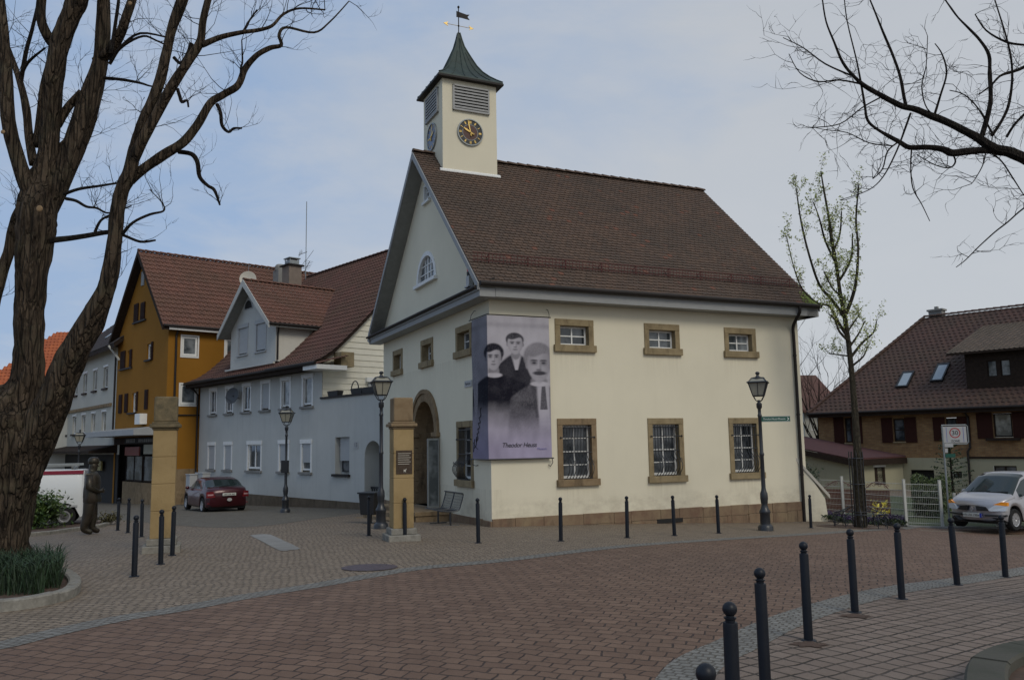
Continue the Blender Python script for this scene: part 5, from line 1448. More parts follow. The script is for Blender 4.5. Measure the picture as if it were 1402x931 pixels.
# kerbs
def kerb(name, pts, w, h, mat, label, cat='kerb', seg=.7, rs=1):
    t = thing(name, label, cat, (pts[0][0], pts[0][1], g(*pts[0])))
    rg = random.Random(rs)
    P = resample(pts, max(2, int(sum((V(b)-V(a)).length for a, b in zip(pts, pts[1:]))/(seg/4))))
    P = [(p.x, p.y) for p in P]; O = offset(P, w)
    x0, y0, z0 = t.location
    mb = MB(); i = 0
    while i < len(P)-1:
        j = min(i+4, len(P)-1); hh = h+rg.uniform(-.01, .01); vs = []
        for k in range(i, j+1):
            f = .012 if k == i else (-.012 if k == j else 0)
            for (q, z) in ((P[k], -.1), (P[k], hh-.02), (offset([P[max(0, k-1)], P[k], P[min(len(P)-1, k+1)]], .02)[1], hh), (offset([P[max(0, k-1)], P[k], P[min(len(P)-1, k+1)]], w-.02)[1], hh), (O[k], hh-.02), (O[k], -.1)):
                vs.append((q[0]-x0, q[1]-y0, g(*q)+z-z0))
        m = j-i+1; fs = [(a*6+b, a*6+b+1, (a+1)*6+b+1, (a+1)*6+b) for a in range(m-1) for b in range(5)]+[tuple(range(6)), tuple(range(m*6-1, m*6-7, -1))]
        mb.add(vs, fs); i = j
    # one mesh of kerb stones with visible joints
    mb.build('kerb_stones', mat, t, absz=False); return t
outer = smooth2([gp(-130, 835), gp(-60, 840), gp(0, 838), gp(47, 832), gp(83, 824), gp(104, 816), gp(111, 805), gp(104, 795), gp(85, 787), gp(50, 780), gp(0, 776), gp(-60, 776)], 5)
kerb('bed_edging', outer, .16, .13, M_base_stone, 'curved worn stone edging of the tree bed at the left edge', 'edging')
soilp = [p for p in offset(outer, .15)]
struct(drape('bed_soil', soilp, .06, M_soil))
outer2 = smooth2([gp(1322, 1016), gp(1322, 976), gp(1327, 941), gp(1345, 926), gp(1370, 916), gp(1402, 910), gp(1460, 906), gp(1540, 910), gp(1620, 926)], 5)
kerb('planter_rim', outer2[::-1], .27, .20, simple('dark_mossy_stone', (.075, .07, .055), .9, .2, 4, .5, 25, dirt=(.03, .035, .02), dscale=2), 'dark mossy stone rim of a round planting bed at the bottom right corner', 'edging')
struct(drape('planting_soil', [gp(1365, 986), gp(1372, 941), gp(1402, 924), gp(1460, 919), gp(1560, 926), gp(1620, 966), gp(1500, 1036)], .12, M_soil))
leftk = smooth2([gp(-60, 742), gp(45, 734), gp(100, 727), gp(135, 722.5), gp(150, 719)], 4)
kerb('bed_edging', leftk, .14, .10, M_base_stone, 'low stone edging behind the bronze statue and the bush', 'edging')
struct(drape('shrub_bed_soil', [gp(-60, 741), gp(45, 733), gp(100, 726), gp(135, 721.5), gp(148, 718), gp(120, 714), gp(60, 716), gp(-60, 722)], .07, M_soil))
# ================================================================== PLANTS
def leaf(mb, c, r, rg, up=.5):
    n = V((rg.gauss(0, 1), rg.gauss(0, 1), rg.gauss(0, 1)+up)).normalized(); a = n.orthogonal().normalized(); a.rotate(Matrix.Rotation(rg.uniform(0, 6.28), 3, n)); b = n.cross(a)
    mb.t = rg.random()*.98+.01; c = V(c)
    mb.add([c-a*r, c-b*r*.42+n*r*.1, c+a*r, c+b*r*.42+n*r*.1], [(0, 1, 2, 3)]); mb.t = 0
def bush(name, label, cat, x, y, rx, ry, h, n, mat, lr, seed, group=None, stems=14):
    z = g(x, y); t = thing(name, label, cat, (x, y, z), 0, group); rg = random.Random(seed)
    mb = MB(); st = MB(); tips = []
    for i in range(stems):
        a = rg.uniform(0, 6.28); q = rg.uniform(.2, 1)**.5; tip = V((cos(a)*rx*q*.85, sin(a)*ry*q*.85, h*(1.02-.45*q*q)*rg.uniform(.75, 1.08)))
        st.tube(cr([(0, 0, 0), tuple(tip*.45+V((0, 0, .06))), tuple(tip)], 3), [.02]*3+[.012]*3+[.005], 5); tips.append(tip)
    for i in range(n):
        c = rg.choice(tips)*rg.uniform(.45, 1.05) if rg.random() < .75 else V((rg.uniform(-rx, rx)*.8, rg.uniform(-ry, ry)*.8, rg.uniform(.05, .8)*h))
        c = c+V((rg.gauss(0, .16*rx), rg.gauss(0, .16*ry), rg.gauss(0, .10*h))); c.z = max(.03, c.z)
        leaf(mb, c, lr*rg.uniform(.6, 1.3), rg)
    mb.build('foliage', mat, t, recalc=False, absz=False); st.build('stems', M_bark2, t, absz=False); return t
b_ = gnd(70, 727)
bush('laurel_bush', 'green leafy bush in front of the white van', 'bush', b_.x-.80, b_.y+.35, .95, .7, 1.25, 3800, M_leaf_bush, .065, 3, stems=30)
b_ = gnd(140, 719)
bush('low_shrub', 'small low dry shrub behind the bronze statue', 'shrub', b_.x, b_.y+.3, .6, .4, .42, 500, leafm('dry_brown_leaves', (.05, .045, .02), (.10, .09, .035)), .05, 4)
sg_ = MB(); rg = random.Random(6)   # sedge grass under the big tree
for i in range(3400):
    a = rg.uniform(0, 6.28)
    c = gnd(rg.uniform(-60, 82), rg.uniform(784, 812)); 
    if rg.random() < .35: c = gnd(rg.uniform(-60, 60), rg.uniform(800, 822))
    z = g(c.x, c.y)+.06; L = rg.uniform(.20, .56); w = .006; dx, dy = cos(a)*L*rg.uniform(.3, .8), sin(a)*L*rg.uniform(.3, .8)
    sg_.t = rg.random()*.98+.01; px_, py_ = -sin(a)*w, cos(a)*w
    sg_.add([(c.x-px_, c.y-py_, z), (c.x+px_, c.y+py_, z), (c.x+dx*.4+px_, c.y+dy*.4+py_, z+L*.7), (c.x+dx*.4-px_, c.y+dy*.4-py_, z+L*.7), (c.x+dx, c.y+dy, z+L*.85)], [(0, 1, 2, 3), (3, 2, 4)])
sg_.t = 0
tag(sg_.build('sedge_grass', M_grass, recalc=False), 'dark green tufted grass round the foot of the big tree', 'grass', kind='stuff')

def twig(mb, p, d, L, r, depth, rg, up=.25, nn=5, curl=.25, kids=(2, 4), leaves=None, tips=None, spread=.75):
    pts = [V(p)]; d = V(d).normalized(); q = V(p)
    for i in range(nn):
        d = (d+V((rg.gauss(0, curl), rg.gauss(0, curl), rg.gauss(0, curl)+up*.25))).normalized(); q = q+d*(L/nn); pts.append(q.copy())
    rad = [r*(1-.75*i/nn) for i in range(nn+1)]
    mb.tube(pts, rad, 4 if r < .02 else 6, cap=False)
    if tips is not None: tips.append((pts, depth))
    if depth > 0:
        for k in range(rg.randint(*kids)):
            i = rg.randint(1, nn); dd = (pts[i]-pts[i-1]).normalized(); s_ = dd.orthogonal(); s_.rotate(Matrix.Rotation(rg.uniform(0, 6.28), 3, dd))
            twig(mb, pts[i], dd+s_*spread*rg.uniform(.6, 1.3), L*rg.uniform(.4, .75), max(.0026, r*.5), depth-1, rg, up, nn, curl, kids, leaves, tips, spread)
def limb(Y0, pts, sub=4):
    """(px, py, radius px, depth offset) -> points and radii in metres"""
    P = []; R_ = []
    for q in cr([(a, b, c, (d if len(q_) > 3 else 0)) for q_ in pts for a, b, c, d in [tuple(q_)+(0,)*(4-len(q_))]], sub):
        p = at(q[0], q[1], Y0+q[3]); P.append(p); R_.append(max(.004, q[2]/F_*(p-CAM).dot(FW)))
    return P, R_
TY = 13.0
base = at(8, 790, TY)
bt = thing('big_bare_tree', 'massive bare old tree with several upright limbs at the left edge', 'tree', (base.x, base.y, g(base.x, base.y)))
O_ = V(bt.location)
def loc_(P): return [p-O_ for p in P]
def slim(R_, k=.72): return [r*k for r in R_]
trunk = MB()
Tr = [
 [(-4, 812, 54, 0), (-2, 785, 43, 0), (-2, 745, 38, 0), (0, 700, 41, 0), (3, 650, 47, 0), (8, 600, 54, 0), (18, 562, 46, 0), (34, 530, 25, 0), (39, 485, 19.5, 0), (40, 430, 19.5, 0), (43, 380, 21, 0), (48, 330, 24, 0), (50, 290, 25, 0), (56, 250, 19, .1), (64, 222, 14, .1), (68, 190, 13, .1), (71, 145, 13, .1), (75, 100, 13, 0), (80, 68, 13, 0), (92, 32, 12, 0), (106, 0, 14, 0), (118, -40, 13, 0)],
 [(0, 750, 33, 0), (8, 690, 35, 0), (24, 635, 35, -.05), (50, 592, 28, -.1), (77, 540, 23, -.2), (98, 488, 20, -.3), (126, 438, 16.5, -.4), (147, 390, 12, -.5), (156, 340, 10, -.5), (161, 290, 9.6, -.5), (168, 258, 9.8, -.5), (178, 236, 9.5, -.5), (186, 200, 8.2, -.5), (198, 165, 8, -.5), (212, 130, 7.2, -.5), (224, 92, 6.8, -.5), (234, 45, 6.2, -.5), (247, 8, 7.6, -.5), (262, -40, 7, -.5)],
]
secondary = [
 [(52, 312, 18, .1), (72, 268, 20, .15), (94, 220, 20, .25), (112, 170, 21, .3), (127, 122, 18, .3), (138, 80, 13, .3), (141, 40, 13, .3), (142, -10, 11, .3), (143, -50, 10, .3)],
 [(132, 85, 10, .3), (150, 70, 9, .2), (164, 48, 9, .1), (175, 18, 8, 0), (186, -15, 7.5, 0), (196, -50, 7, 0)],
 [(52, 275, 20, 0), (34, 245, 15, -.1), (20, 205, 13, -.2), (11, 160, 12, -.3), (8, 100, 11, -.3), (4, 40, 9, -.3), (-4, -30, 8, -.3)],
 [(64, 190, 12, .1), (62, 70, 8, .2)][:0],
 [(72, 60, 9, .1), (60, 40, 9, 0), (56, 15, 8, 0), (60, -30, 8, 0)],
 [(46, 225, 8, .3), (40, 190, 7.5, .4), (36, 150, 7, .4), (28, 115, 6, .4), (18, 85, 5, .5), (4, 50, 4, .5), (-12, 30, 3.5, .5)],
 [(50, 200, 8, .4), (55, 160, 7, .5), (60, 118, 6.5, .5), (66, 90, 5, .5)],
 [(78, 172, 8, .2), (95, 145, 7, .3), (112, 126, 6, .3)],
 [(76, 208, 6, .2), (88, 196, 6, .2), (100, 188, 6, .3)],
 [(-6, 640, 40, .2), (-24, 560, 28, .3), (-34, 470, 20, .4), (-38, 400, 17, .5), (-36, 300, 15, .5), (-40, 200, 13, .5), (-44, 90, 12, .5)],
 [(-18, 560, 20, .3), (-20, 470, 14, .3), (-12, 425, 12, .3), (0, 382, 11, .3), (12, 345, 10, .3), (18, 315, 10, .3), (26, 292, 10, .2), (36, 275, 9, .1)],
 [(-22, 380, 9, .1), (4, 350, 9, .1), (20, 372, 11, 0), (30, 400, 12, 0)][:0],
 [(178, 228, 10, -.5), (196, 190, 9.5, -.6), (215, 155, 9, -.6), (236, 118, 9, -.6), (258, 84, 8, -.6), (274, 58, 7.5, -.6), (278, 28, 6.5, -.6), (288, -10, 6, -.6)],
 [(178, 246, 11, -.4), (196, 232, 9, -.4), (224, 212, 9, -.3), (250, 196, 8.5, -.2), (270, 172, 8, -.1), (288, 142, 7, 0), (306, 130, 6.5, .1), (326, 117, 6.5, .1), (336, 94, 5.5, .2), (352, 76, 5, .2), (370, 66, 4.5, .3), (385, 62, 3.5, .3), (382, 48, 3, .3), (392, 38, 2.5, .4), (430, 45, 2, .5), (452, 30, 1.5, .5), (478, 2, 1, .5)],
 [(276, 62, 6, -.6), (300, 52, 5, -.5), (330, 45, 4, -.5), (352, 42, 3.6, -.4), (372, 36, 3, -.4), (388, 20, 2.5, -.3), (410, 12, 2, -.3), (445, 14, 1.4, -.2)],
]
for L_ in Tr:
    P, R_ = limb(TY, L_, 8); trunk.tube(loc_(P), slim(R_, .95), 40, rough=.17, seed=len(P), cap=True)
for k, L_ in enumerate([l for l in secondary if l]):
    P, R_ = limb(TY, L_, 5); trunk.tube(loc_(P), slim(R_), 18, rough=.14, seed=k*3.1)
trunk.build('trunk', M_bark, bt, smooth='all', absz=False)
crown = MB()
minor = [
 [(244, 208, 4), (262, 211, 4), (270, 222, 4), (273, 242, 3.4), (284, 254, 3), (293, 260, 2.8), (299, 275, 2), (301, 281, 1.5)],
 [(297, 143, 3.4, 0), (302, 155, 3.2), (304, 172, 3), (313, 181, 2.4), (320, 176, 2), (331, 176, 1.6)],
 [(243, 122, 3, -.6), (246, 132, 3, -.6), (249, 140, 3, -.6), (256, 138, 2, -.6), (258, 147, 1.6, -.6)],
 [(238, 79, 3, -.5), (248, 87, 3, -.5), (258, 72, 3.4, -.5), (262, 60, 4, -.5)],
 [(142, 107, 3, .3), (165, 109, 2.6, .2), (192, 114, 2.2, .1), (205, 118, 1.6, 0), (228, 122, 1.2, 0)],
 [(150, 82, 3, .2), (170, 62, 2.4), (196, 50, 2), (214, 56, 1.6), (235, 66, 1.2)],
 [(150, 88, 3, .1), (166, 64, 2.4), (192, 46, 2), (230, 52, 1.4)],
 [(60, 330, 6, 0), (90, 327, 5), (118, 323, 4.4), (148, 318, 4), (168, 322, 2.6), (192, 331, 2.4), (213, 329, 1.6)],
 [(168, 320, 3, -.5), (182, 305, 2.4, -.6), (205, 294, 2.2, -.6), (224, 289, 1.6, -.6), (222, 278, 1, -.6), (205, 260, .8, -.6)],
 [(88, 266, 3, .1), (108, 259, 2.6), (135, 255, 2.2), (160, 251, 1.8)],
 [(90, 272, 3), (104, 275, 2.6), (118, 283, 2.4), (132, 285, 2), (150, 292, 1.6), (180, 282, 1.2)],
 [(130, 318, 2.6), (138, 302, 2.2), (152, 294, 2), (165, 285, 1.4)],
 [(28, 115, 4, .4), (36, 70, 3.4, .4), (44, 40, 3, .4), (52, 5, 2.6, .4), (54, -20, 2, .4)], [(27, 108, 3.5, .4), (38, 86, 2.6, .3), (62, 66, 1.6, .2)],
 [(152, 74, 3.4, 0), (157, 40, 3, 0), (162, 5, 2.6, 0), (164, -20, 2, 0)],
 [(330, 108, 2.4, .1), (330, 92, 2, .1), (332, 84, 1.6, .1), (331, 55, 1, .1)], [(334, 42, 2, -.4), (342, 28, 1.6, -.4), (352, 14, 1.2, -.3)],
]
rg = random.Random(12)
for L_ in minor:
    P, R_ = limb(TY, L_, 4); crown.tube(loc_(P), slim(R_, .8), 7, rough=.12, seed=rg.random()*9)
    for k in range(5):
        i = rg.randint(len(P)//3, len(P)-1); d = V((rg.gauss(0, .7), rg.gauss(0, .4), rg.uniform(.2, 1.3)))
        twig(crown, P[i]-O_, d, rg.uniform(.35, .8), .006, 2, rg, .35, 5, .22, (1, 3))
for L_ in [Tr[1]]+[l for l in secondary if l]:
    P, R_ = limb(TY, L_, 4)
    for k in range(9):
        i = rg.randint(len(P)//3, len(P)-1)
        if P[i].z > CZ+11.5: continue
        d = V((rg.gauss(.2, .8), rg.gauss(0, .6), rg.uniform(-.1, 1.2)))
        twig(crown, P[i]-O_, d, rg.uniform(.4, 1.0), .0075, 2, rg, .3, 5, .22, (2, 3))
crown.build('crown', M_bark2, bt, recalc=False, absz=False)
M_cut = simple('cut_wood', (.24, .16, .085), .85, .3, 25)
for px_, py_, r_, dd in ((54, 286, 4.6, .36), (4, 181, 3, .44), (178, 5, 3, .12)):
    s = MB(); c = at(px_, py_, TY-dd)-O_; s.ball(c, r_/F_*TY, 12, 8, 1, 1, .5); s.build('pruning_scar', M_cut, bt, absz=False)

# tree reaching in from the top right
RY = 9.0
rb = V((7.6, 8.4)); rt = thing('overhanging_tree', 'bare tree whose dark branches reach in at the top right corner', 'tree', (rb.x, rb.y, g(rb.x, rb.y)))
O2 = V(rt.location)
s = MB(); j1 = at(1470, 252, RY); P = cr([(rb.x, rb.y, g(rb.x, rb.y)-.2), (rb.x+.05, rb.y+.05, 2), (j1.x+.7, rb.y+.3, 3.6), (j1.x+.9, RY, 5.5), (j1.x+1.2, RY, 8)], 6)
s.tube([V(p)-O2 for p in P], [.30-.2*i/len(P) for i in range(len(P))], 16, rough=.1)
P2 = cr([(rb.x+.1, rb.y+.1, 2.4), (j1.x+.35, RY-.3, 3.9), tuple(j1)], 5); s.tube([V(p)-O2 for p in P2], [.17-.06*i/len(P2) for i in range(len(P2))], 12, rough=.1)
s.build('trunk', M_bark, rt, smooth='all', absz=False)
s = MB(); rg = random.Random(31)
rl = [
 [(1470, 252, 11), (1430, 232, 10.5), (1402, 217, 10), (1380, 208, 9.5), (1361, 204, 9), (1339, 189, 7.5), (1316, 177, 7), (1292, 165, 6.5), (1270, 157, 6), (1253, 150, 5.6), (1236, 146, 5.2), (1223, 140, 5), (1204, 130, 4.4), (1185, 119, 4), (1170, 106, 3.4), (1154, 86, 2.8), (1142, 58, 2.2), (1131, 30, 1.8), (1126, 0, 1.4)],
 [(1385, 210, 7), (1356, 206, 6.5), (1330, 207, 6.5), (1305, 210, 6.5), (1292, 205, 5.5), (1270, 202, 5), (1245, 202, 4.6), (1230, 194, 4), (1202, 178, 3.2), (1188, 165, 2.8), (1184, 145, 2.4), (1178, 110, 2), (1172, 80, 1.6), (1160, 30, 1.2), (1155, -10, 1)],
 [(1240, 144, 3.6), (1237, 130, 3.4), (1232, 103, 3.2), (1222, 75, 2.8), (1210, 47, 2.4), (1200, 22, 1.8), (1189, -5, 1.4)],
 [(1280, 156, 2.6), (1288, 130, 2.2), (1296, 100, 1.8), (1290, 75, 1.4), (1280, 60, 1)],
 [(1344, 187, 4.6), (1352, 160, 4.2), (1356, 137, 3.8), (1355, 100, 3.6), (1354, 76, 3.4), (1342, 56, 2.8), (1326, 39, 2.4), (1308, 20, 1.8), (1290, -6, 1.4)],
 [(1358, 186, 3.4), (1372, 165, 3), (1382, 140, 2.8), (1386, 100, 2.4), (1380, 60, 2), (1362, 0, 1.4)],
 [(1378, 188, 3), (1388, 172, 2.6), (1404, 155, 2.4), (1430, 130, 2)],
 [(1440, 70, 3.6), (1402, 92, 3.6), (1388, 98, 3.4), (1370, 104, 2.6), (1356, 118, 2), (1340, 130, 1.4)],
 [(1430, 65, 2.6), (1402, 62, 2.4), (1378, 58, 2.2), (1350, 42, 1.6), (1335, 20, 1.2)],
 [(1247, 155, 2.2), (1238, 180, 2), (1228, 206, 1.8), (1212, 238, 1.4), (1196, 256, 1.2), (1176, 266, 1), (1150, 274, .8)],
 [(1228, 196, 1.8), (1215, 208, 1.6), (1208, 232, 1.2), (1195, 245, 1)], [(1248, 205, 1.6), (1247, 230, 1.4), (1250, 258, 1.2), (1262, 280, 1), (1273, 303, .8)],
 [(1222, 200, 1.4), (1190, 196, 1.2), (1160, 182, 1), (1130, 178, .8), (1112, 174, .8)], [(1205, 134, 1.8), (1180, 148, 1.6), (1150, 170, 1.3), (1112, 175, 1)],
 [(1182, 116, 2), (1150, 110, 1.6), (1120, 112, 1.4), (1095, 100, 1.1), (1080, 74, .8)], [(1166, 104, 2), (1130, 88, 1.6), (1100, 66, 1.2), (1072, 52, .8)],
 [(1305, 212, 2), (1308, 222, 2), (1300, 230, 1.6), (1280, 226, 1.2), (1255, 212, 1)], [(1358, 210, 2), (1372, 222, 1.6), (1388, 246, 1.4), (1402, 268, 1)],
 [(1350, 205, 1.4), (1346, 225, 1.2), (1336, 244, 1), (1330, 252, .8)], [(1440, 262, 1.8), (1402, 285, 1.8), (1380, 304, 1.6), (1362, 318, 1.5), (1340, 338, 1.3), (1322, 356, 1.1), (1309, 366, .9)],
 [(1360, 186, 2.2), (1340, 150, 1.6), (1320, 130, 1.2), (1300, 124, .9)], [(1292, 165, 1.8), (1270, 150, 1.4), (1262, 120, 1.2), (1268, 90, 1), (1270, 50, .8)],
]
for k, L_ in enumerate(rl):
    P, R_ = limb(RY, [tuple(q[:3])+(.25*sin(k*1.7)*(i/len(L_)),) for i, q in enumerate(L_)], 4)
    R_ = [r*(.76 if r > .03 else .64) for r in R_]; s.tube([p-O2 for p in P], R_, 10 if R_[0] > .04 else 6, rough=.18, seed=k)
    for j in range(8 if k > 1 else 18):
        i = rg.randint(2, len(P)-1); d = V((rg.gauss(-.25, .7), rg.gauss(0, .5), rg.uniform(-.5, 1.0)))
        twig(s, P[i]-O2, d, rg.uniform(.18, .55), .0042, 2, rg, .15, 5, .25, (1, 3))
s.build('crown', M_bark2, rt, recalc=False, absz=False)

# young lime tree with iron guard
yb = gnd(1178, 722); YY = yb.y
yt = thing('young_street_tree', 'slender upright young tree with fresh leaf buds by the corner of the hall', 'tree', (yb.x, yb.y, g(yb.x, yb.y)))
O3 = V(yt.location)
s = MB(); lv = MB(); rg = random.Random(17); fine = MB()
L0 = [(1178, 724, 8.5), (1177, 690, 7.2), (1175, 640, 6.2), (1173, 600, 4.9), (1170, 560, 4.2), (1166, 510, 3.7), (1161, 465, 3.3), (1156, 430, 3.0), (1150, 400, 2.6), (1146, 370, 2.3), (1139, 330, 2.4), (1135, 300, 1.8), (1128, 260, 1.2), (1124, 236, .8)]
P, R_ = limb(YY, L0, 4); s.tube([p-O3 for p in P], R_, 12, rough=.06)
s.build('trunk', M_bark3, yt, smooth='all', absz=False)
yl_ = [
 [(1157, 436, 2.6), (1140, 412, 2.2), (1122, 390, 1.8), (1108, 350, 1.5), (1097, 305, 1.2), (1090, 258, .8)],
 [(1158, 430, 2.8), (1166, 410, 2.4), (1172, 385, 2), (1175, 340, 1.6), (1172, 300, 1.3), (1176, 252, .8)],
 [(1148, 386, 1.8), (1158, 370, 1.6), (1166, 350, 1.4), (1167, 320, 1)], [(1144, 360, 1.6), (1130, 330, 1.4), (1122, 300, 1.1), (1114, 278, .8)],
 [(1161, 462, 2.4), (1148, 442, 2), (1136, 420, 1.6), (1120, 415, 1.2), (1100, 398, 1), (1088, 370, .8), (1077, 325, .6)],
 [(1141, 345, 1.4), (1150, 320, 1.2), (1152, 290, .9)], [(1166, 488, 2), (1180, 470, 1.6), (1196, 455, 1.2), (1200, 440, .8)], [(1164, 474, 1.6), (1175, 458, 1.2), (1184, 440, .8)],
 [(1165, 470, 2), (1150, 455, 1.6), (1143, 438, 1.2), (1135, 430, .8)], [(1168, 500, 1.6), (1182, 488, 1.2), (1188, 474, .8)], [(1160, 455, 1.4), (1170, 440, 1.1), (1176, 432, .8)],
 [(1166, 488, 1.4), (1150, 486, 1), (1135, 484, .8)], [(1152, 405, 1.4), (1140, 395, 1.1), (1128, 372, .8)],
]
cr_ = MB()
allp = [P[int(len(P)*.62):]]
for k, L_ in enumerate(yl_):
    Q, R2 = limb(YY, [tuple(q)+(rg.uniform(-.5, .5)*i/len(L_)*2,) for i, q in enumerate(L_)], 4); cr_.tube([p-O3 for p in Q], R2, 6, rough=.1); allp.append(Q)
for k, Q in enumerate(allp):
    for j in range((26 if len(Q) > 14 else 14) if k < 6 else 6):
        i = rg.randint(1, len(Q)-1); d = V((rg.gauss(0, .5), rg.gauss(0, .5), 1.0)); tips = []
        twig(cr_, Q[i]-O3, d, rg.uniform(.25, .6), .006, 1, rg, .5, 4, .2, (1, 2), tips=tips)
        for pts, dp in tips:
            for q in pts[1:]:
                for m_ in range(3): leaf(lv, q+V((rg.gauss(0, .05), rg.gauss(0, .05), rg.gauss(0, .05))), rg.uniform(.028, .052), rg)
cr_.build('branches', M_bark3, yt, recalc=False, absz=False); lv.build('foliage', M_leaf_spring, yt, recalc=False, absz=False)
tg = thing('tree_guard', 'tall black iron tree guard with scrolled ring seat round the young tree', 'tree guard', (yb.x, yb.y, g(yb.x, yb.y)))
s = MB()
for i in range(10):
    a = 2*pi*i/10; r0 = .20
    s.tube([(r0*cos(a), r0*sin(a), .05), (r0*cos(a), r0*sin(a), 2.05), (r0*.95*cos(a), r0*.95*sin(a), 2.2)], .013, 5)
for z in (.45, 1.25, 2.0): s.tube([(.20*cos(2*pi*i/20), .20*sin(2*pi*i/20), z) for i in range(21)], .014, 5)
s.build('bars', M_iron, tg, absz=False)
s = MB()
s.tube([(.72*cos(2*pi*i/28), .72*sin(2*pi*i/28), .42) for i in range(29)], .014, 5)
for i in range(10):
    a = 2*pi*i/10; e = V((cos(a), sin(a), 0))
    s.tube([tuple(e*r+V((0, 0, z))) for r, z in cr([(.27, .6), (.42, .52), (.62, .42), (.78, .28), (.74, .12), (.62, .14), (.60, .24), (.66, .26)], 3)], .012, 5)
    s.tube([tuple(e*.70+V((0, 0, .42))), tuple(e*.74+V((0, 0, 0)))], .012, 5)
s.build('scrolled_ring', M_iron, tg, absz=False)
struct(drape('tree_pit_soil', [(yb.x+1.25*cos(2*pi*i/30), yb.y+.95*sin(2*pi*i/30)) for i in range(30)], .009, M_soil))
# bare tree in the background
p0 = at(1120, 590, 58); s = MB(); nt_ = thing('background_bare_tree', 'fine-twigged bare tree behind the right corner of the hall', 'tree', (p0.x, p0.y, g(p0.x, p0.y)))
rg = random.Random(5); st = MB()
st.tube([(0, 0, -.3), (.05, 0, 1.5), (0, 0, 3.2)], [.22, .18, .12], 8, rough=.1); st.build('trunk', M_bark2, nt_, absz=False)
for i in range(12):
    a = rg.uniform(0, 6.28); twig(s, (0, 0, rg.uniform(1.8, 3.2)), (cos(a)*.7, sin(a)*.7, 1.3), rg.uniform(4.2, 6.0), .05, 3, rg, .4, 6, .14, (2, 4), spread=.6)
s.build('crown', M_bark2, nt_, recalc=False, absz=False)
# conifer and hedges in the garden
def hedge(name, label, P0, P1, w, h, n, mat, lr, seed, cat='hedge', grp=None):
    t = thing(name, label, cat, (P0[0], P0[1], g(*P0)), 0, grp); rg = random.Random(seed); mb = MB(); core = MB()
    d = V(P1)-V(P0); side = V((-d.y, d.x)).normalized()
    for i in range(n):
        f = rg.random(); o = rg.uniform(-w/2, w/2); hz_ = rg.uniform(0, h)*(1-.15*abs(o)/w); q = d*f+side*o
        leaf(mb, (q.x, q.y, g(P0[0]+q.x, P0[1]+q.y)-t.location.z+hz_+.08*sin(f*9)), lr*rg.uniform(.6, 1.3), rg)
    mb.build('foliage', mat, t, recalc=False, absz=False); return t
def atg(px, Y): p = at(px, 650, Y); return (p.x, p.y)
hedge('garden_hedge', 'clipped green hedge behind the white fence below the garage opening', atg(1246, 31), atg(1300, 30.5), .9, 1.35, 3600, leafm('mid_green_hedge', (.04, .07, .02), (.10, .13, .035)), .05, 1)
hedge('garden_shrub', 'dark garden shrub right of the red shed wall behind the fence', atg(1248, 28.5), atg(1288, 28), .7, .95, 2600, M_leaf_dark, .05, 2, 'shrub')
hedge('purple_flower_row', 'long row of purple flowers along the foot of the white fence', atg(1106, 27.3), atg(1238, 25.4), .35, .26, 3200, M_purple, .035, 3, 'flower bed')
hedge('green_ground_plants', 'low dark leaves under the purple flowers at the fence', atg(1106, 27.1), atg(1238, 25.2), .4, .14, 1600, M_leaf_dark, .04, 7, 'flower bed')
hedge('daffodils', 'clump of bright yellow daffodils beside the tree guard', atg(1190, 28.2), atg(1212, 27.6), .3, .55, 90, M_yellowflower, .075, 4, 'flowers')
cpx = at(1303, 650, 33); ct = thing('small_conifer', 'small dark conifer behind the speed sign post', 'tree', (cpx.x, cpx.y, g(cpx.x, cpx.y)))
s = MB(); s.tube([(0, 0, 0), (0, 0, 3.1)], [.06, .012], 6); s.build('trunk', M_bark2, ct, absz=False)
s = MB(); rg = random.Random(8)
for i in range(70):
    z = .3+2.8*(i/70); a = i*2.4; L = (3.2-z)*.40+.08
    for k in range(14): f = k/14; leaf(s, (cos(a)*L*f, sin(a)*L*f, z+.12*f), .07*rg.uniform(.7, 1.2), rg, 1)
s.build('foliage', M_leaf_dark, ct, recalc=False, absz=False)
p0 = at(1103, 590, 36); s = MB(); t_ = bush('evergreen_shrub', 'dark evergreen shrub squeezed beside the hall under the far house', 'bush', p0.x, p0.y, .5, .5, 1.7, 700, M_leaf_dark, .07, 14)

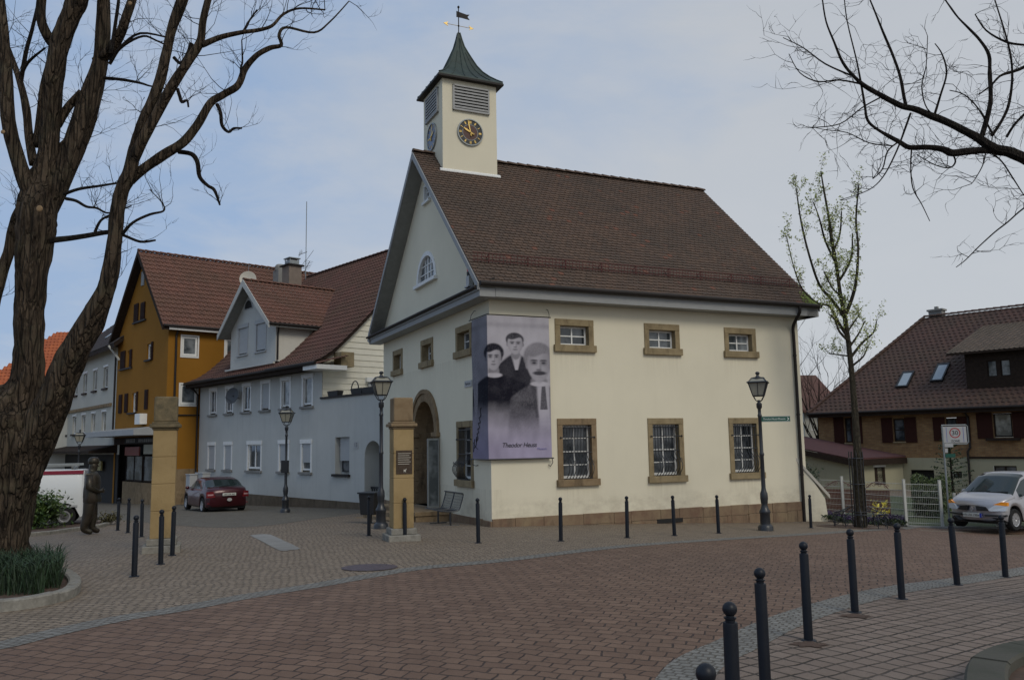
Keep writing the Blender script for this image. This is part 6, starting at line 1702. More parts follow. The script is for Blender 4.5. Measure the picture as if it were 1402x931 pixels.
# ================================================================== STREET FURNITURE
def bollard_proto():
    t = thing('bollard', '', 'bollard', (0, 0, 0), 0)
    s = MB(); s.lathe([(.042, -.05), (.042, .79), (.040, .80), (.028, .805), (.028, .815), (.036, .822), (.036, .828), (.024, .832), (.022, .842)], (0, 0, 0), 18); s.build('post', M_bollard, t, smooth=True, absz=False)
    s = MB(); s.ball((0, 0, .872), .042, 16, 10); s.build('ball', M_bollard, t, smooth='all', absz=False)
    s = MB(); s.lathe([(.075, -.05), (.075, .006), (.066, .014), (.043, .016)], (0, 0, 0), 18); s.build('base_plate', M_bollard, t, smooth=True, absz=False)
    return t
B = [
 ((963, 1062, 962, 912), 'bollard nearest the camera, only its ball showing at the bottom edge', 'n'),
 ((1000, 1010, 997, 823), 'bollard behind the cut-off ball at the bottom edge, its foot out of frame', 'n'),
 ((1047.5, 952, 1040, 775.5), 'tall dark bollard whose foot just touches the bottom edge of the photo', 'n'),
 ((1107.4, 882.3, 1104, 746), 'near kerb bollard standing in a dark earth patch by the granite strip', 'n'),
 ((1171, 843, 1166, 728), 'near kerb bollard with a brown soil mound at its foot', 'n'),
 ((1235, 822, 1229, 717.5), 'near kerb bollard below the white fence post', 'n'),
 ((1311, 804, 1306, 711), 'leaning bollard in front of the left headlamp of the silver car', 'n'),
 ((1377, 793, 1372.5, 707), 'bollard overlapping the front wing of the silver car', 'n'),
 ((655, 744.8, 654.3, 683), 'bollard in front of the corner below the banner', 'm'),
 ((554.5, 743.7, 554.2, 683.8), 'bollard directly in front of the middle stone pillar', 'm'),
 ((768, 741.3, 766, 681), 'bollard below the first barred window right of the banner', 'm'),
 ((859, 738.2, 857, 680.8), 'bollard between the first and second barred windows', 'm'),
 ((923.5, 734.5, 921, 679.3), 'bollard in front of the small cellar vent', 'm'),
 ((984, 730.8, 981.5, 678.2), 'bollard between the second barred window and the sign lamp', 'm'),
 ((1110.5, 724, 1108, 678.3), 'bollard at the far corner of the hall by the downpipe', 'm'),
 ((505, 735, 505, 680), 'bollard beside the waste bin left of the middle pillar', 'm'),
 ((183.6, 790, 184.8, 705.5), 'frontmost bollard left of the left stone pillar', 'l'),
 ((219.8, 775.3, 220.6, 700), 'bollard standing in front of the left stone pillar', 'l'),
 ((235.7, 764, 236.5, 695.5), 'bollard at the right edge of the left stone pillar', 'l'),
 ((232, 755, 232.7, 690), 'bollard half hidden behind its neighbour right of the left pillar', 'l'),
 ((161, 727, 161.5, 682), 'farthest left bollard, next to the bronze statue', 'l'),
 ((175, 729.7, 175.5, 682), 'bollard second from the bronze statue', 'l'),
 ((193.5, 738, 194, 686), 'bollard just left of the left stone pillar shaft', 'l'),
]
GRP = {'n': 'bollards along the near kerb', 'm': 'bollards in front of the cream hall', 'l': 'bollards round the left pillar'}
def pole_at(xb, yb, xt, yt, h):
    lo, hi = 1, 200; r = ray(xb, yb)
    for _ in range(50):
        m = (lo+hi)/2; T = CAM+r*m+V((0, 0, h))-CAM; y = CYP-F_*T.dot(UP)/T.dot(FW)
        if yb-y > yb-yt: lo = m
        else: hi = m
    return CAM+r*lo
def ball_at(px, py):
    r = ray(px, py); t = .8
    while True:
        p = CAM+r*t
        if p.z < g(p.x, p.y)+.872: return p
        t += .01
protoB = bollard_proto()
brg = random.Random(2)
for i, (q, lab, gk) in enumerate(B):
    o = protoB if i == 0 else copy_tree(protoB)
    if i < 3: p = ball_at(*((962, 922), (997, 833), (1040, 785))[i])
    else: p = pole_at(*q, .915)
    o.location = (p.x, p.y, g(p.x, p.y)); o['label'] = lab; o['group'] = GRP[gk]
    o.rotation_euler = (brg.uniform(-.012, .012), brg.uniform(-.012, .012) - (.02 if i in (5, 6, 7) else 0), brg.uniform(0, 6))
for px_, py_ in ((1107, 883), (1171, 844)):
    c = gnd(px_, py_); struct(drape('bare_soil_patch', [(c.x+(.15+.05*sin(i*2.3))*cos(2*pi*i/18), c.y+(.12+.04*cos(i*1.7))*sin(2*pi*i/18)) for i in range(18)], .011, M_soil))

def lamp_proto():
    t = thing('street_lamp', '', 'street lamp', (0, 0, 0), 0)
    s = MB(); s.lathe([(.19, -.1), (.19, .10), (.165, .14), (.13, .17), (.125, .42), (.14, .45), (.14, .50), (.10, .56), (.075, .66), (.09, .72), (.09, .76), (.10, .82), (.095, .94), (.065, 1.02), (.055, 1.10), (.05, 1.9), (.062, 1.93), (.062, 1.97), (.047, 2.0), (.043, 2.9), (.056, 2.93), (.056, 2.97), (.042, 3.0), (.042, 3.12), (.07, 3.16), (.075, 3.26), (.04, 3.30), (.035, 3.36)], (0, 0, 0), 16); s.build('post', M_iron, t, smooth=True, absz=False)
    s = MB(); s.lathe([(.17, .17), (.18, .17)], (0, 0, 0), 8)
    z0, z1, w0, w1 = 3.47, 3.82, .135, .235
    s = MB()
    C4 = [(-1, -1), (1, -1), (1, 1), (-1, 1)]
    for i, (a, b) in enumerate(C4):
        c, d = C4[(i+1) % 4]
        s.tube([(a*w0, b*w0, z0), (a*w1, b*w1, z1)], .014, 4); s.tube([(a*w0, b*w0, z0), (c*w0, d*w0, z0)], .014, 4); s.tube([(a*w1*1.08, b*w1*1.08, z1), (c*w1*1.08, d*w1*1.08, z1)], .022, 4)
        s.tube([(a*w1, b*w1, z1), (a*.15, b*.15, z1+.11)], .013, 4); s.tube([(a*.15, b*.15, z1+.11), (c*.15, d*.15, z1+.11)], .014, 4)
        s.tube(cr([(a*w0, b*w0, z0), (a*.10, b*.10, z0-.07), (a*.07, b*.07, z0-.12), (0, 0, z0-.16)], 3), .012, 4)
        s.tube([((a+c)/2*w0, (b+d)/2*w0, z0), ((a+c)/2*w1, (b+d)/2*w1, z1)], .007, 4)
    s.lathe([(.19, z1+.105), (.17, z1+.13), (.06, z1+.15), (.04, z1+.18), (.03, z1+.20), (.055, z1+.225), (.06, z1+.25), (.04, z1+.28), (.005, z1+.29)], (0, 0, 0), 10)
    s.build('lantern_frame', M_iron, t, absz=False)
    s = MB()
    for i, (a, b) in enumerate(C4):
        c, d = C4[(i+1) % 4]; k = .96
        s.quad((a*w0*k, b*w0*k, z0), (c*w0*k, d*w0*k, z0), (c*w1*k, d*w1*k, z1), (a*w1*k, b*w1*k, z1)); s.quad((a*w1*k, b*w1*k, z1), (c*w1*k, d*w1*k, z1), (c*.145, d*.145, z1+.11), (a*.145, b*.145, z1+.11))
    s.build('glass_panes', M_lantern, t, recalc=False, absz=False)
    return t
LP = lamp_proto()
lamps = [((1048.5, 727, 1040.5, 510), 'black lantern post with a green direction sign in front of the cream hall', 45+24), ((521.5, 728.7, 524.5, 513.5), 'black lantern post directly behind the middle stone pillar', 20), ((390, 701.3, 393, 556.5), 'black lantern post in front of the grey house', 0), ((104, 700, 106.5, 601), 'distant black lantern post above the white van', 20)]
for i, (q, lab, rz) in enumerate(lamps):
    o = LP if i == 0 else copy_tree(LP); p = pole_at(*q, 4.1)
    if i == 2: p = at(390.5, 701.5, 32.4)
    if i == 3: p = at(105, 690, 44)
    o.location = (p.x, p.y, g(p.x, p.y)); o.rotation_euler = (0, 0, radians(rz)); o['label'] = lab; o['group'] = 'old style street lamps'
    if i == 2: LPl = p
    if i == 0:
        LR = p
bx_ = thing('notice_box', 'dark notice box strapped to the lantern post by the grey house', 'box', (LPl.x, LPl.y, g(LPl.x, LPl.y)+1.75), radians(-10))
s = MB(); s.bx(-.16, .12, -.10, -.05, -.22, .22); s.bx(-.18, .14, -.05, -.04, -.24, .24); s.build('case', M_plastic, bx_, absz=False)
sgn = thing('direction_sign', 'small green direction sign on the right hand lantern post', 'sign', (LR.x+.04, LR.y-.0, g(LR.x, LR.y)+2.86), radians(6))
s = MB(); s.bx(.0, .78, -.012, .012, -.075, .075); s.build('panel', M_signgreen, sgn, absz=False)
s = MB(); s.bx(.012, .768, -.0145, -.0125, .062, .068); s.bx(.012, .768, -.0145, -.0125, -.068, -.062); s.build('white_border', M_whiteink, sgn, absz=False)
text_mesh('lettering', 'Theodor-Heuss-Museum', .060, M_whiteink, sgn, basis((.345, -.015, .0), (1, 0, 0), (0, 0, 1), (0, -1, 0)), .0005)
s = MB()
for dz in (-1, 1): s.hexa([(.695, -.016, dz*.038), (.712, -.016, dz*.038), (.712, -.012, dz*.038), (.695, -.012, dz*.038), (.732, -.016, 0), (.752, -.016, 0), (.752, -.012, 0), (.732, -.012, 0)])
s.build('arrow', M_whiteink, sgn, absz=False)
s = MB(); s.tube([(-.04, 0, -.03), (.02, 0, -.03)], .012, 5); s.tube([(-.04, 0, .03), (.02, 0, .03)], .012, 5); s.build('clamp', M_iron, sgn, absz=False)

# stone gate pillars
def pillar(name, label, x, y, rot, w, zt_sh, cap, blk, m_sh, m_cap, m_blk, plaque):
    z0 = g(x, y); t = thing(name, label, 'pillar', (x, y, z0), rot, 'stone gate pillars')
    h = w/2
    s = MB(); s.bx(-h-.13, h+.13, -h-.13, h+.13, -.15, .14); s.bx(-h-.06, h+.06, -h-.06, h+.06, .14, .27); s.build('plinth', M_base_stone, t, bevel=.02, absz=False)
    s = MB(); zz = .27; n = 4 if name == 'stone_pillar' else 4
    for i in range(n):
        z2 = .27+(zt_sh-.27)*(i+1)/n; s.bx(-h, h, -h, h, zz+.004, z2-.004); zz = z2
    s.bx(-h+.01, h-.01, -h+.01, h-.01, .25, zt_sh); s.build('shaft', m_sh, t, bevel=.008, absz=False)
    s = MB(); s.bx(-h-.02, h+.02, -h-.02, h+.02, zt_sh, zt_sh+.05); s.bx(-h-.07, h+.07, -h-.07, h+.07, zt_sh+.05, zt_sh+.12); s.bx(-h-.03, h+.03, -h-.03, h+.03, zt_sh+.12, zt_sh+.16); s.build('moulding', m_cap, t, bevel=.015, absz=False)
    s = MB(); b = blk; s.bx(-b, b, -b, b, zt_sh+.16, cap); s.build('top_block', m_blk, t, bevel=.03, absz=False)
    if plaque:
        s = MB(); s.bx(-.165, .185, -h-.018, -h+.01, 1.42, 1.92); p = s.build('plaque', M_plaque, t, absz=False)
        s = MB()
        for i in range(6): s.bx(-.13, .15-.03*(i % 2), -h-.022, -h-.018, 1.85-i*.045, 1.86-i*.045)
        s.bx(-.005, .045, -h-.024, -h-.018, 1.47, 1.51); s.tube([(.0, -h-.022, 1.45), (.005, -h-.022, 1.49)], .006, 4); s.tube([(.04, -h-.022, 1.45), (.035, -h-.022, 1.49)], .006, 4); s.tube([(.04, -h-.022, 1.50), (.055, -h-.022, 1.53)], .008, 4)
        s.build('plaque_relief', M_dish, p, absz=False)
        s = MB(); s.bx(h+.002, h+.03, -.1, .0, 1.5, 1.66); s.build('side_tag', M_plaque, t, absz=False)
    return t
pl_ = gnd(215, 757)
pillar('stone_pillar', 'left golden stone pillar topped by a rough lichened block', pl_.x-.03, pl_.y+.28, radians(20), .43, 2.36, 3.02, .215, M_pillar, M_oldstone, M_oldstone, False)
pm = gnd(546, 741)
pillar('stone_pillar', 'middle golden stone pillar with a bronze plaque beside the hall entrance', pm.x+.02, pm.y+.28, radians(20), .44, 2.38, 3.06, .215, M_pillar, M_sand_dark, M_sand_dark, True)
# bench
bp = wor_ = V((KX, KY, 0))+V((cos(AZ), sin(AZ), 0))*-.75+V((-sin(AZ), cos(AZ), 0))*1.62
bz = g(bp.x, bp.y)
be = thing('mesh_bench', 'dark perforated metal bench beside the entrance steps', 'bench', (bp.x, bp.y, bz), AZ-pi/2+0)
# local: x along bench (towards the corner = +x), y = towards wall (u)
def mesh_panel(s, pts, x0, x1):
    n = 26
    for i in range(n+1):
        x = x0+(x1-x0)*i/n; s.tube([(x, p[0], p[1]) for p in pts], .0055, 3, cap=False)
prof_ = [(-.30, .42), (-.10, .40), (.10, .41), (.18, .45), (.24, .62), (.30, .84), (.27, .88)]
s = MB(); c_ = cr(prof_, 3)
for seat, a, b in (('panel', -.68, .68),):
    mesh_panel(s, c_, a, b)
    for k in range(0, len(c_)): s.tube([(a, c_[k][0], c_[k][1]), (b, c_[k][0], c_[k][1])], .0055, 3, cap=False)
s.build('seat_and_back', M_iron, be, absz=False)
s = MB()
for x in (-.70, 0, .70): s.tube([(x, p[0], p[1]) for p in c_], .016, 6); 
s.tube([(-.7, .27, .88), (.7, .27, .88)], .018, 6); s.tube([(-.7, -.30, .42), (.7, -.30, .42)], .018, 6); s.build('frame', M_iron, be, absz=False)
for x in (-.5, .5):
    s = MB(); s.tube([(x, 0, .40), (x, 0, .02)], .03, 6); s.tube([(x, -.25, .015), (x, .25, .015)], .02, 6); s.build('leg', M_iron, be, absz=False)
# waste bin left of the middle pillar
wp = at(507, 712, 24.5); wz = g(wp.x, wp.y)
wbn = thing('waste_bin', 'dark square waste bin between the grey arch and the middle pillar', 'bin', (wp.x, wp.y, wz), radians(-20))
s = MB(); s.hexa([(-.22, -.2, .25), (.22, -.2, .25), (.22, .2, .25), (-.22, .2, .25), (-.26, -.24, .85), (.26, -.24, .85), (.26, .24, .85), (-.26, .24, .85)]); s.build('body', M_plastic, wbn, bevel=.02, absz=False)
s = MB(); s.bx(-.29, .29, -.27, .27, .85, .90); s.build('lid', M_iron, wbn, bevel=.01, absz=False)
s = MB(); s.tube([(0, 0, -.05), (0, 0, .26)], .05, 8); s.bx(-.15, .15, -.15, .15, -.03, .015); s.build('stand', M_iron, wbn, absz=False)
# steps beside the pillar
# 30 zone sign
sp_ = at(1300, 712, 25.4); sz = g(sp_.x, sp_.y)
zs = thing('speed_zone_sign', 'white thirty zone sign on a grey post behind the fence', 'sign', (sp_.x, sp_.y, sz), radians(-12))
def zpx(py): return at(1302, py, 25.4).z-sz
s = MB(); s.tube([(0, 0, -.1), (0, 0, zpx(583))], .03, 8); s.build('post', M_steel, zs, absz=False)
zt_, zb_ = zpx(582), zpx(606); 
s = MB(); s.bx(.02, .66, -.02, .0, zb_, zt_-.04); s.build('panel', M_signwhite, zs, absz=False)
s = MB(); s.tube([(-.02, -.01, zb_-.04), (.66, -.01, zb_-.04), (.70, -.01, zb_+.02), (.70, -.01, zt_-.05), (.66, -.01, zt_), (-.02, -.01, zt_)], .018, 5); s.build('frame', M_steel, zs, absz=False)
cz_ = (zt_+zb_)/2+.03
s = MB(); R1 = .155
s.add([(.34+r*cos(2*pi*i/28), -.0225, cz_+r*sin(2*pi*i/28)) for r in (R1, R1*.80) for i in range(28)], [(i, (i+1) % 28, (i+1) % 28+28, i+28) for i in range(28)]); s.build('red_ring', M_signred, zs, recalc=False, absz=False)
text_mesh('lettering', '30', .19, M_ink, zs, basis((.34, -.024, cz_-.005), (1, 0, 0), (0, 0, 1), (0, -1, 0)), .001)
text_mesh('lettering', 'ZONE', .09, M_ink, zs, basis((.34, -.024, zb_+.05), (1, 0, 0), (0, 0, 1), (0, -1, 0)), .001)
s = MB(); s.bx(.10, .11, -.0235, -.021, zb_+.02, zt_-.06); s.bx(.57, .58, -.0235, -.021, zb_+.02, zt_-.06); s.build('border_lines', M_plateblue, zs, absz=False)
for nm, y0, y1, x1, m_ in (('small_white_plate', 606.5, 612, .26, M_signwhite), ('small_red_white_plate', 613.5, 619.5, .10, M_signwhite), ('small_green_plate', 621, 626, .30, M_signgreen)):
    s = MB(); s.bx(.02, x1, -.035, -.02, zpx(y1), zpx(y0)); s.build(nm, m_, zs, absz=False)

# white garden fence
fpts = [(1104, 28.2), (1155, 27.2), (1240, 25.3), (1289, 25.0)]
fw = []
for px_, Y_ in fpts: p = at(px_, 700, Y_); fw.append(V((p.x, p.y, g(p.x, p.y))))
fe = thing('mesh_fence', 'white painted welded mesh garden fence with square posts', 'fence', tuple(fw[0]))
for i, p in enumerate(fw[1:]):
    s = MB(); q = p-fw[0]; s.bx(q.x-.035, q.x+.035, q.y-.035, q.y+.035, q.z-.1, q.z+1.38); s.bx(q.x-.04, q.x+.04, q.y-.04, q.y+.04, q.z+1.38, q.z+1.40); s.build('post', M_white_metal, fe, absz=False)
for a, b in zip(fw, fw[1:]):
    s = MB(); A, B_ = a-fw[0], b-fw[0]; L = (B_-A).length; n = int(L/.05)
    for k in range(7):
        h = .12+k*.19; s.tube([A+V((0, 0, h)), B_+V((0, 0, h))], .007, 4)
    for k in range(n):
        q = A.lerp(B_, (k+.5)/n); s.tube([q+V((0, 0, .06)), q+V((0, 0, 1.30))], .0022, 3, cap=False)
    s.build('mesh_panel', M_white_metal, fe, absz=False)
p0, p1 = at(1308, 700, 25.6), at(1420, 700, 25.4)
fe2 = thing('low_mesh_fence', 'lower white mesh fence running behind the silver car', 'fence', (p0.x, p0.y, g(p0.x, p0.y)))
d = V((p1.x-p0.x, p1.y-p0.y, g(p1.x, p1.y)-g(p0.x, p0.y)))
for f in (0, .5, 1):
    s = MB(); q = d*f; s.bx(q.x-.035, q.x+.035, q.y-.035, q.y+.035, q.z-.1, q.z+1.0); s.build('post', M_white_metal, fe2, absz=False)
s = MB()
for k in range(5): s.tube([V((0, 0, .12+.2*k)), d+V((0, 0, .12+.2*k))], .007, 4)
for k in range(60): q = d*(k/60); s.tube([q+V((0, 0, .06)), q+V((0, 0, .95))], .0022, 3, cap=False)
s.build('mesh_panel', M_white_metal, fe2, absz=False)
s = MB(); fk = [(p.x, p.y) for p in fw]; kerb('fence_kerb', [(fw[0].x-.3, fw[0].y-.25)]+[(p.x, p.y-.2) for p in fw[1:]]+[(p1.x, p1.y-.2)], .1, .06, M_concrete, 'low concrete edge under the white fence', 'edging')
# garden ground behind fence
struct(drape('garden_ground', [(fw[0].x-.3, fw[0].y), (fw[1].x, fw[1].y), (fw[2].x, fw[2].y), (fw[3].x, fw[3].y), (p1.x+3, p1.y), (p1.x+6, p1.y+12), (fw[0].x+6, fw[0].y+14), (fw[0].x-1, fw[0].y+8)], .02, simple('garden_lawn', (.05, .065, .025), .95, .3, 5, .5, 40)))
# wooden garden gates with scrollwork
for k, (xa, xb, Y_, lab) in enumerate(((1130, 1170, 29.6, 'brown boarded garden gate with arched scrollwork left of the tree guard'), (1186, 1219, 29.2, 'brown boarded garden gate with arched scrollwork right of the tree guard'))):
    a, b = at(xa, 690, Y_), at(xb, 690, Y_-.5); t = thing('garden_gate', lab, 'gate', (a.x, a.y, g(a.x, a.y)), math.atan2(b.y-a.y, b.x-a.x), 'brown garden gates'); L = (V((b.x, b.y))-V((a.x, a.y))).length
    s = MB(); nb_ = 7
    for i in range(nb_): s.bx(0, L, -.02, .02, .08+i*.115, .08+i*.115+.105)
    s.build('boards', simple('red_brown_boards', (.10, .035, .022), .7, .2, 5, stretch=(.3, 1, 6)) if k == 0 else MATS['red_brown_boards'], t, absz=False)
    s = MB(); H_ = .9
    s.tube([(L*i/16, 0, H_+.26*sin(pi*i/16)) for i in range(17)], .014, 5)
    for c in range(4):
        cx1 = L*(c+.5)/4; hh = .22*sin(pi*(c+.5)/4)
        s.tube([(cx1+.10*(1-w/12)*cos(w*.9), 0, H_+.06+hh*.5+.08*(1-w/12)*sin(w*.9)) for w in range(10)], .010, 4)
    s.build('scrollwork', M_rust, t, absz=False)
# sloping stair cheek wall next to the hall
a = at(1103, 700, 26.8); b = at(1131, 700, 26.8); z0 = g(b.x, b.y)
ckw = thing('stair_cheek_wall', 'cream sloping side wall with a pale handrail at the far corner of the hall', 'wall', (a.x, a.y, z0))
zt1 = at(1106, 640, 26.8).z-z0; zt2 = at(1131, 682, 26.8).z-z0; Lx = b.x-a.x
s = MB(); s.prism([(-.6, -.2), (Lx, -.2), (Lx, zt2*.35), (Lx-.05, zt2), (0, zt1), (-.6, zt1+.6)], 1, -.12, .12); s.build('wall', M_cream, ckw, absz=False)
s = MB(); s.hexa([(-.6, -.16, zt1+.62), (Lx+.1, -.16, zt2), (Lx+.1, .16, zt2), (-.6, .16, zt1+.62), (-.6, -.16, zt1+.74), (Lx+.1, -.16, zt2+.12), (Lx+.1, .16, zt2+.12), (-.6, .16, zt1+.74)]); s.build('coping', M_dish, ckw, absz=False)
# ================================================================== VEHICLES
def tab(T, x):
    if x <= T[0][0]: return T[0][1]
    for (a, b), (c, d) in zip(T, T[1:]):
        if x <= c:
            f = (x-a)/(c-a); return b+(d-b)*f
    return T[-1][1]
def car(name, label, loc, rot, sp, scale=1.0, cat='car'):
    t = thing(name, label, cat, loc, rot); t.scale = (scale,)*3
    L, W = sp['L'], sp['W']; wr = sp['wr']; ax = sp['axles']
    n = 96; body = MB(); rings = []
    def bow(x, y):
        e = max(0, (abs(x)-(L/2-.55))/.55); return (1 if x > 0 else -1)*-sp['bow']*e*(abs(y)/(W/2))**2.2
    xs = sorted(set([round(-L/2+L*i/n, 3) for i in range(n+1)]))
    for x in xs:
        zt, zb, belt = tab(sp['top'], x), sp['sill'], tab(sp['belt'], x)
        for a in ax:
            if abs(x-a) < wr+.06: zb = max(zb, wr*.95+sqrt((wr+.06)**2-(x-a)**2)*1.0)
        e = max(0, (abs(x)-(L/2-.22))/.22)
        if abs(x) > L/2-.3: zb = max(zb, sp['sill']+.08*e)
        w = W/2*tab(sp['wid'], x); gh = zt-belt
        wt = w*(.95 if gh < .14 else max(.72, .95-.36*min(1, gh/.62)**1.0*.62))
        m = (zb+belt)/2
        pts = [(0, zb), (w*.9, zb), (w*.985, zb+.05), (w, zb+.12 if zb+.12 < belt else (zb+belt)/2), (w*1.0, max(m, zb+.13)), (w*.985, belt-.04), (w*.955, belt)]
        if gh > .14:
            a0 = (w*.955, belt); b0 = (wt, zt-.06)
            pts += [(a0[0]+(b0[0]-a0[0])*f, a0[1]+(b0[1]-a0[1])*f) for f in (.10, .5, .88)]
            pts += [(wt, zt-.06), (wt*.90, zt-.015), (wt*.5, zt+.004), (0, zt+.01)]
        else:
            pts += [(w*.95, belt+gh*f) for f in (.1, .3, .5)]+[(w*.93, zt-gh*.3), (w*.84, zt-.004), (w*.5, zt+.018), (0, zt+.024)]
        ring = [(x+bow(x, y), y, z) for y, z in pts]+[(x+bow(x, y), -y, z) for y, z in reversed(pts[1:-1])]
        rings.append(ring)
    k = len(rings[0]); half = 14
    glassm = []; f_glass = []
    vs = [p for r in rings for p in r]; fs = []; mi = []
    for i in range(len(xs)-1):
        xm = (xs[i]+xs[i+1])/2
        for j in range(k):
            fs.append((i*k+j, i*k+(j+1) % k, (i+1)*k+(j+1) % k, (i+1)*k+j))
            jj = j if j < 13 else k-1-j
            mat_ = 0
            if jj in (7, 8) and any(a < xm < b for a, b in sp['side_glass']): mat_ = 1
            if jj in (10, 11, 12) and any(a < xm < b for a, b in sp['screens']): mat_ = 1
            if jj <= 1: mat_ = 2
            mi.append(mat_)
    fs.append(tuple(range(k))); mi.append(0); fs.append(tuple((len(xs)-1)*k+j for j in range(k))); mi.append(0)
    body.add(vs, fs); body.mi = mi
    body.build('body', [sp['paint'], M_carglass, M_plastic], t, smooth='all', absz=False)
    inner = MB(); inner.bx(-L/2+.25, L/2-.25, -W/2+.2, W/2-.2, sp['sill']-.02, .62); inner.build('underbody', M_plastic, t, absz=False)
    for a in ax:
        for sd in (-1, 1):
            y = sd*(W/2-.10)
            s = MB(); pr = [(wr*.60, -.09), (wr*.92, -.10), (wr, -.07), (wr, .07), (wr*.92, .10), (wr*.60, .09)]
            tmp = MB(); tmp.lathe(pr, (0, 0, 0), 28, cap=False); s.add([(a+p[0], y+p[2], wr+p[1]) for p in tmp.v], tmp.f)
            w = s.build('wheel', M_tyre, t, smooth=True, absz=False)
            s = MB(); tmp = MB(); tmp.lathe([(.03, .07), (wr*.16, .085), (wr*.18, .05), (wr*.2, .02)], (0, 0, 0), 16)
            tmp.lathe([(wr*.54, .02), (wr*.56, .085), (wr*.63, .095), (wr*.64, .05)], (0, 0, 0), 28)
            for q in range(sp.get('spokes', 6)):
                an_ = 2*pi*q/sp.get('spokes', 6); c_, s_ = cos(an_), sin(an_); o_ = []
                for r, ww, z in ((wr*.12, .035, .06), (wr*.12, .035, .08), (wr*.60, .045, .055), (wr*.60, .045, .085)):
                    for sg in (-1, 1): o_.append((r*c_-sg*ww*s_, r*s_+sg*ww*c_, z))
                tmp.add(o_, [(0, 1, 3, 2), (4, 5, 7, 6), (0, 1, 5, 4), (2, 3, 7, 6), (0, 2, 6, 4), (1, 3, 7, 5)])
            s.add([(a+p[0], y+sd*p[2], wr+p[1]) for p in tmp.v], tmp.f); s.build('rim', M_rim, w, absz=False)
    def patch(name, poly, end, mat, out=.012, parent=t, dx=0, thick=.02):
        """polygon in (y, z) laid on the front (end=1) or rear (end=-1) face"""
        n_ = len(poly); x0 = end*L/2
        def X(y, o): return x0+bow(x0, y)+end*(o+dx)
        ysn = [p[0] for p in poly]
        s = MB(); vsf = [(X(y, out), y, z) for y, z in poly]; vsb = [(X(y, -thick-.05), y, z) for y, z in poly]
        s.add(vsf+vsb, [tuple(range(n_)), tuple(range(2*n_-1, n_-1, -1))]+[(i, (i+1) % n_, (i+1) % n_+n_, i+n_) for i in range(n_)])
        return s.build(name, mat, parent, absz=False)
    return t, patch, bow
# silver compact people carrier
spS = dict(L=3.8, W=1.72, wr=.305, axles=(-1.27, 1.22), sill=.21, bow=.30, paint=M_silver, spokes=9,
    top=[(-1.9, .72), (-1.86, .98), (-1.78, 1.22), (-1.55, 1.47), (-1.1, 1.57), (-.4, 1.60), (.1, 1.58), (.45, 1.48), (1.16, 1.0), (1.28, .955), (1.55, .91), (1.75, .86), (1.86, .79), (1.9, .69)],
    belt=[(-1.9, .66), (-1.8, .95), (-1.0, .94), (.6, .90), (1.0, .88), (1.2, .87), (1.7, .79), (1.9, .61)],
    wid=[(-1.9, .84), (-1.6, .95), (-1.0, 1), (1.2, 1), (1.6, .96), (1.9, .86)],
    side_glass=[(-1.45, -.95), (-.86, -.1), (-.02, .86)], screens=[(.2, 1.13), (-1.82, -1.6)])
def locz(x, y): return (x, y, g(x, y)+.0)
cw = at(1388, 727, 23.3)
hd = radians(211); sc_ = .97
off = V((cos(hd)*1.22, sin(hd)*1.22, 0))*sc_+V((-sin(hd)*.76, cos(hd)*.76, 0))*sc_
cx0 = V((cw.x, cw.y, 0))-off
t, patch, bow = car('silver_car', 'silver compact people carrier facing the square at the right edge', (cx0.x, cx0.y, cw.z+.02), hd, spS, sc_)
for sd in (-1, 1):
    patch('headlight', [(sd*.44, .60), (sd*.48, .555), (sd*.82, .565), (sd*.86, .70), (sd*.60, .73)], 1, M_lamp_clear, .03)
    patch('indicator_lamp', [(sd*.56, .735), (sd*.86, .705), (sd*.86, .80), (sd*.74, .815)], 1, M_lamp_amber, .02)
    patch('grille_opening', [(sd*.14, .55), (sd*.43, .56), (sd*.38, .67), (sd*.12, .685)], 1, M_plastic, .02)
    patch('bumper_strip', [(sd*.34, .40), (sd*.82, .41), (sd*.82, .455), (sd*.34, .45)], 1, M_plastic, .02)
    s = MB(); s.ball((.62, sd*.93, 1.0), .10, 10, 6, .8, .6, 1.0); s.build('mirror', M_silver, t, smooth='all', absz=False)
patch('air_intake', [(-.70, .32), (-.45, .265), (.45, .265), (.70, .32), (.62, .37), (-.62, .37)], 1, M_plastic, .02)
patch('lower_bumper', [(-.80, .20), (.80, .20), (.80, .245), (-.80, .245)], 1, M_plastic, .01)
pt_ = patch('number_plate', [(-.27, .37), (.27, .37), (.27, .485), (-.27, .485)], 1, M_plate, .035)
patch('plate_band', [(-.27, .37), (-.22, .37), (-.22, .485), (-.27, .485)][:0] or [(.22, .37), (.27, .37), (.27, .485), (.22, .485)], 1, M_plateblue, .037, pt_)
text_mesh('lettering', 'HN ZX 1959', .085, M_ink, pt_, basis((1.94, -.02, .428), (0, 1, 0), (0, 0, 1), (1, 0, 0)), .001)
s = MB(); xx = 1.925; o_ = [(0, .075), (.05, 0), (0, -.075), (-.05, 0)]; i_ = [(0, .04), (.024, 0), (0, -.04), (-.024, 0)]
s.add([(xx, y, .60+z) for y, z in o_]+[(xx, y, .60+z) for y, z in i_]+[(xx-.03, y, .60+z) for y, z in o_], [(i, (i+1) % 4, (i+1) % 4+4, i+4) for i in range(4)]+[(i, (i+1) % 4, (i+1) % 4+8, i+8) for i in range(4)]); s.build('diamond_badge', M_rim, t, absz=False)
s = MB(); s.tube([(1.14, -.55, 1.03), (1.08, .1, 1.07)], .012, 4); s.tube([(1.14, .05, 1.03), (1.08, .62, 1.07)], .012, 4); s.build('wiper', M_plastic, t, absz=False)
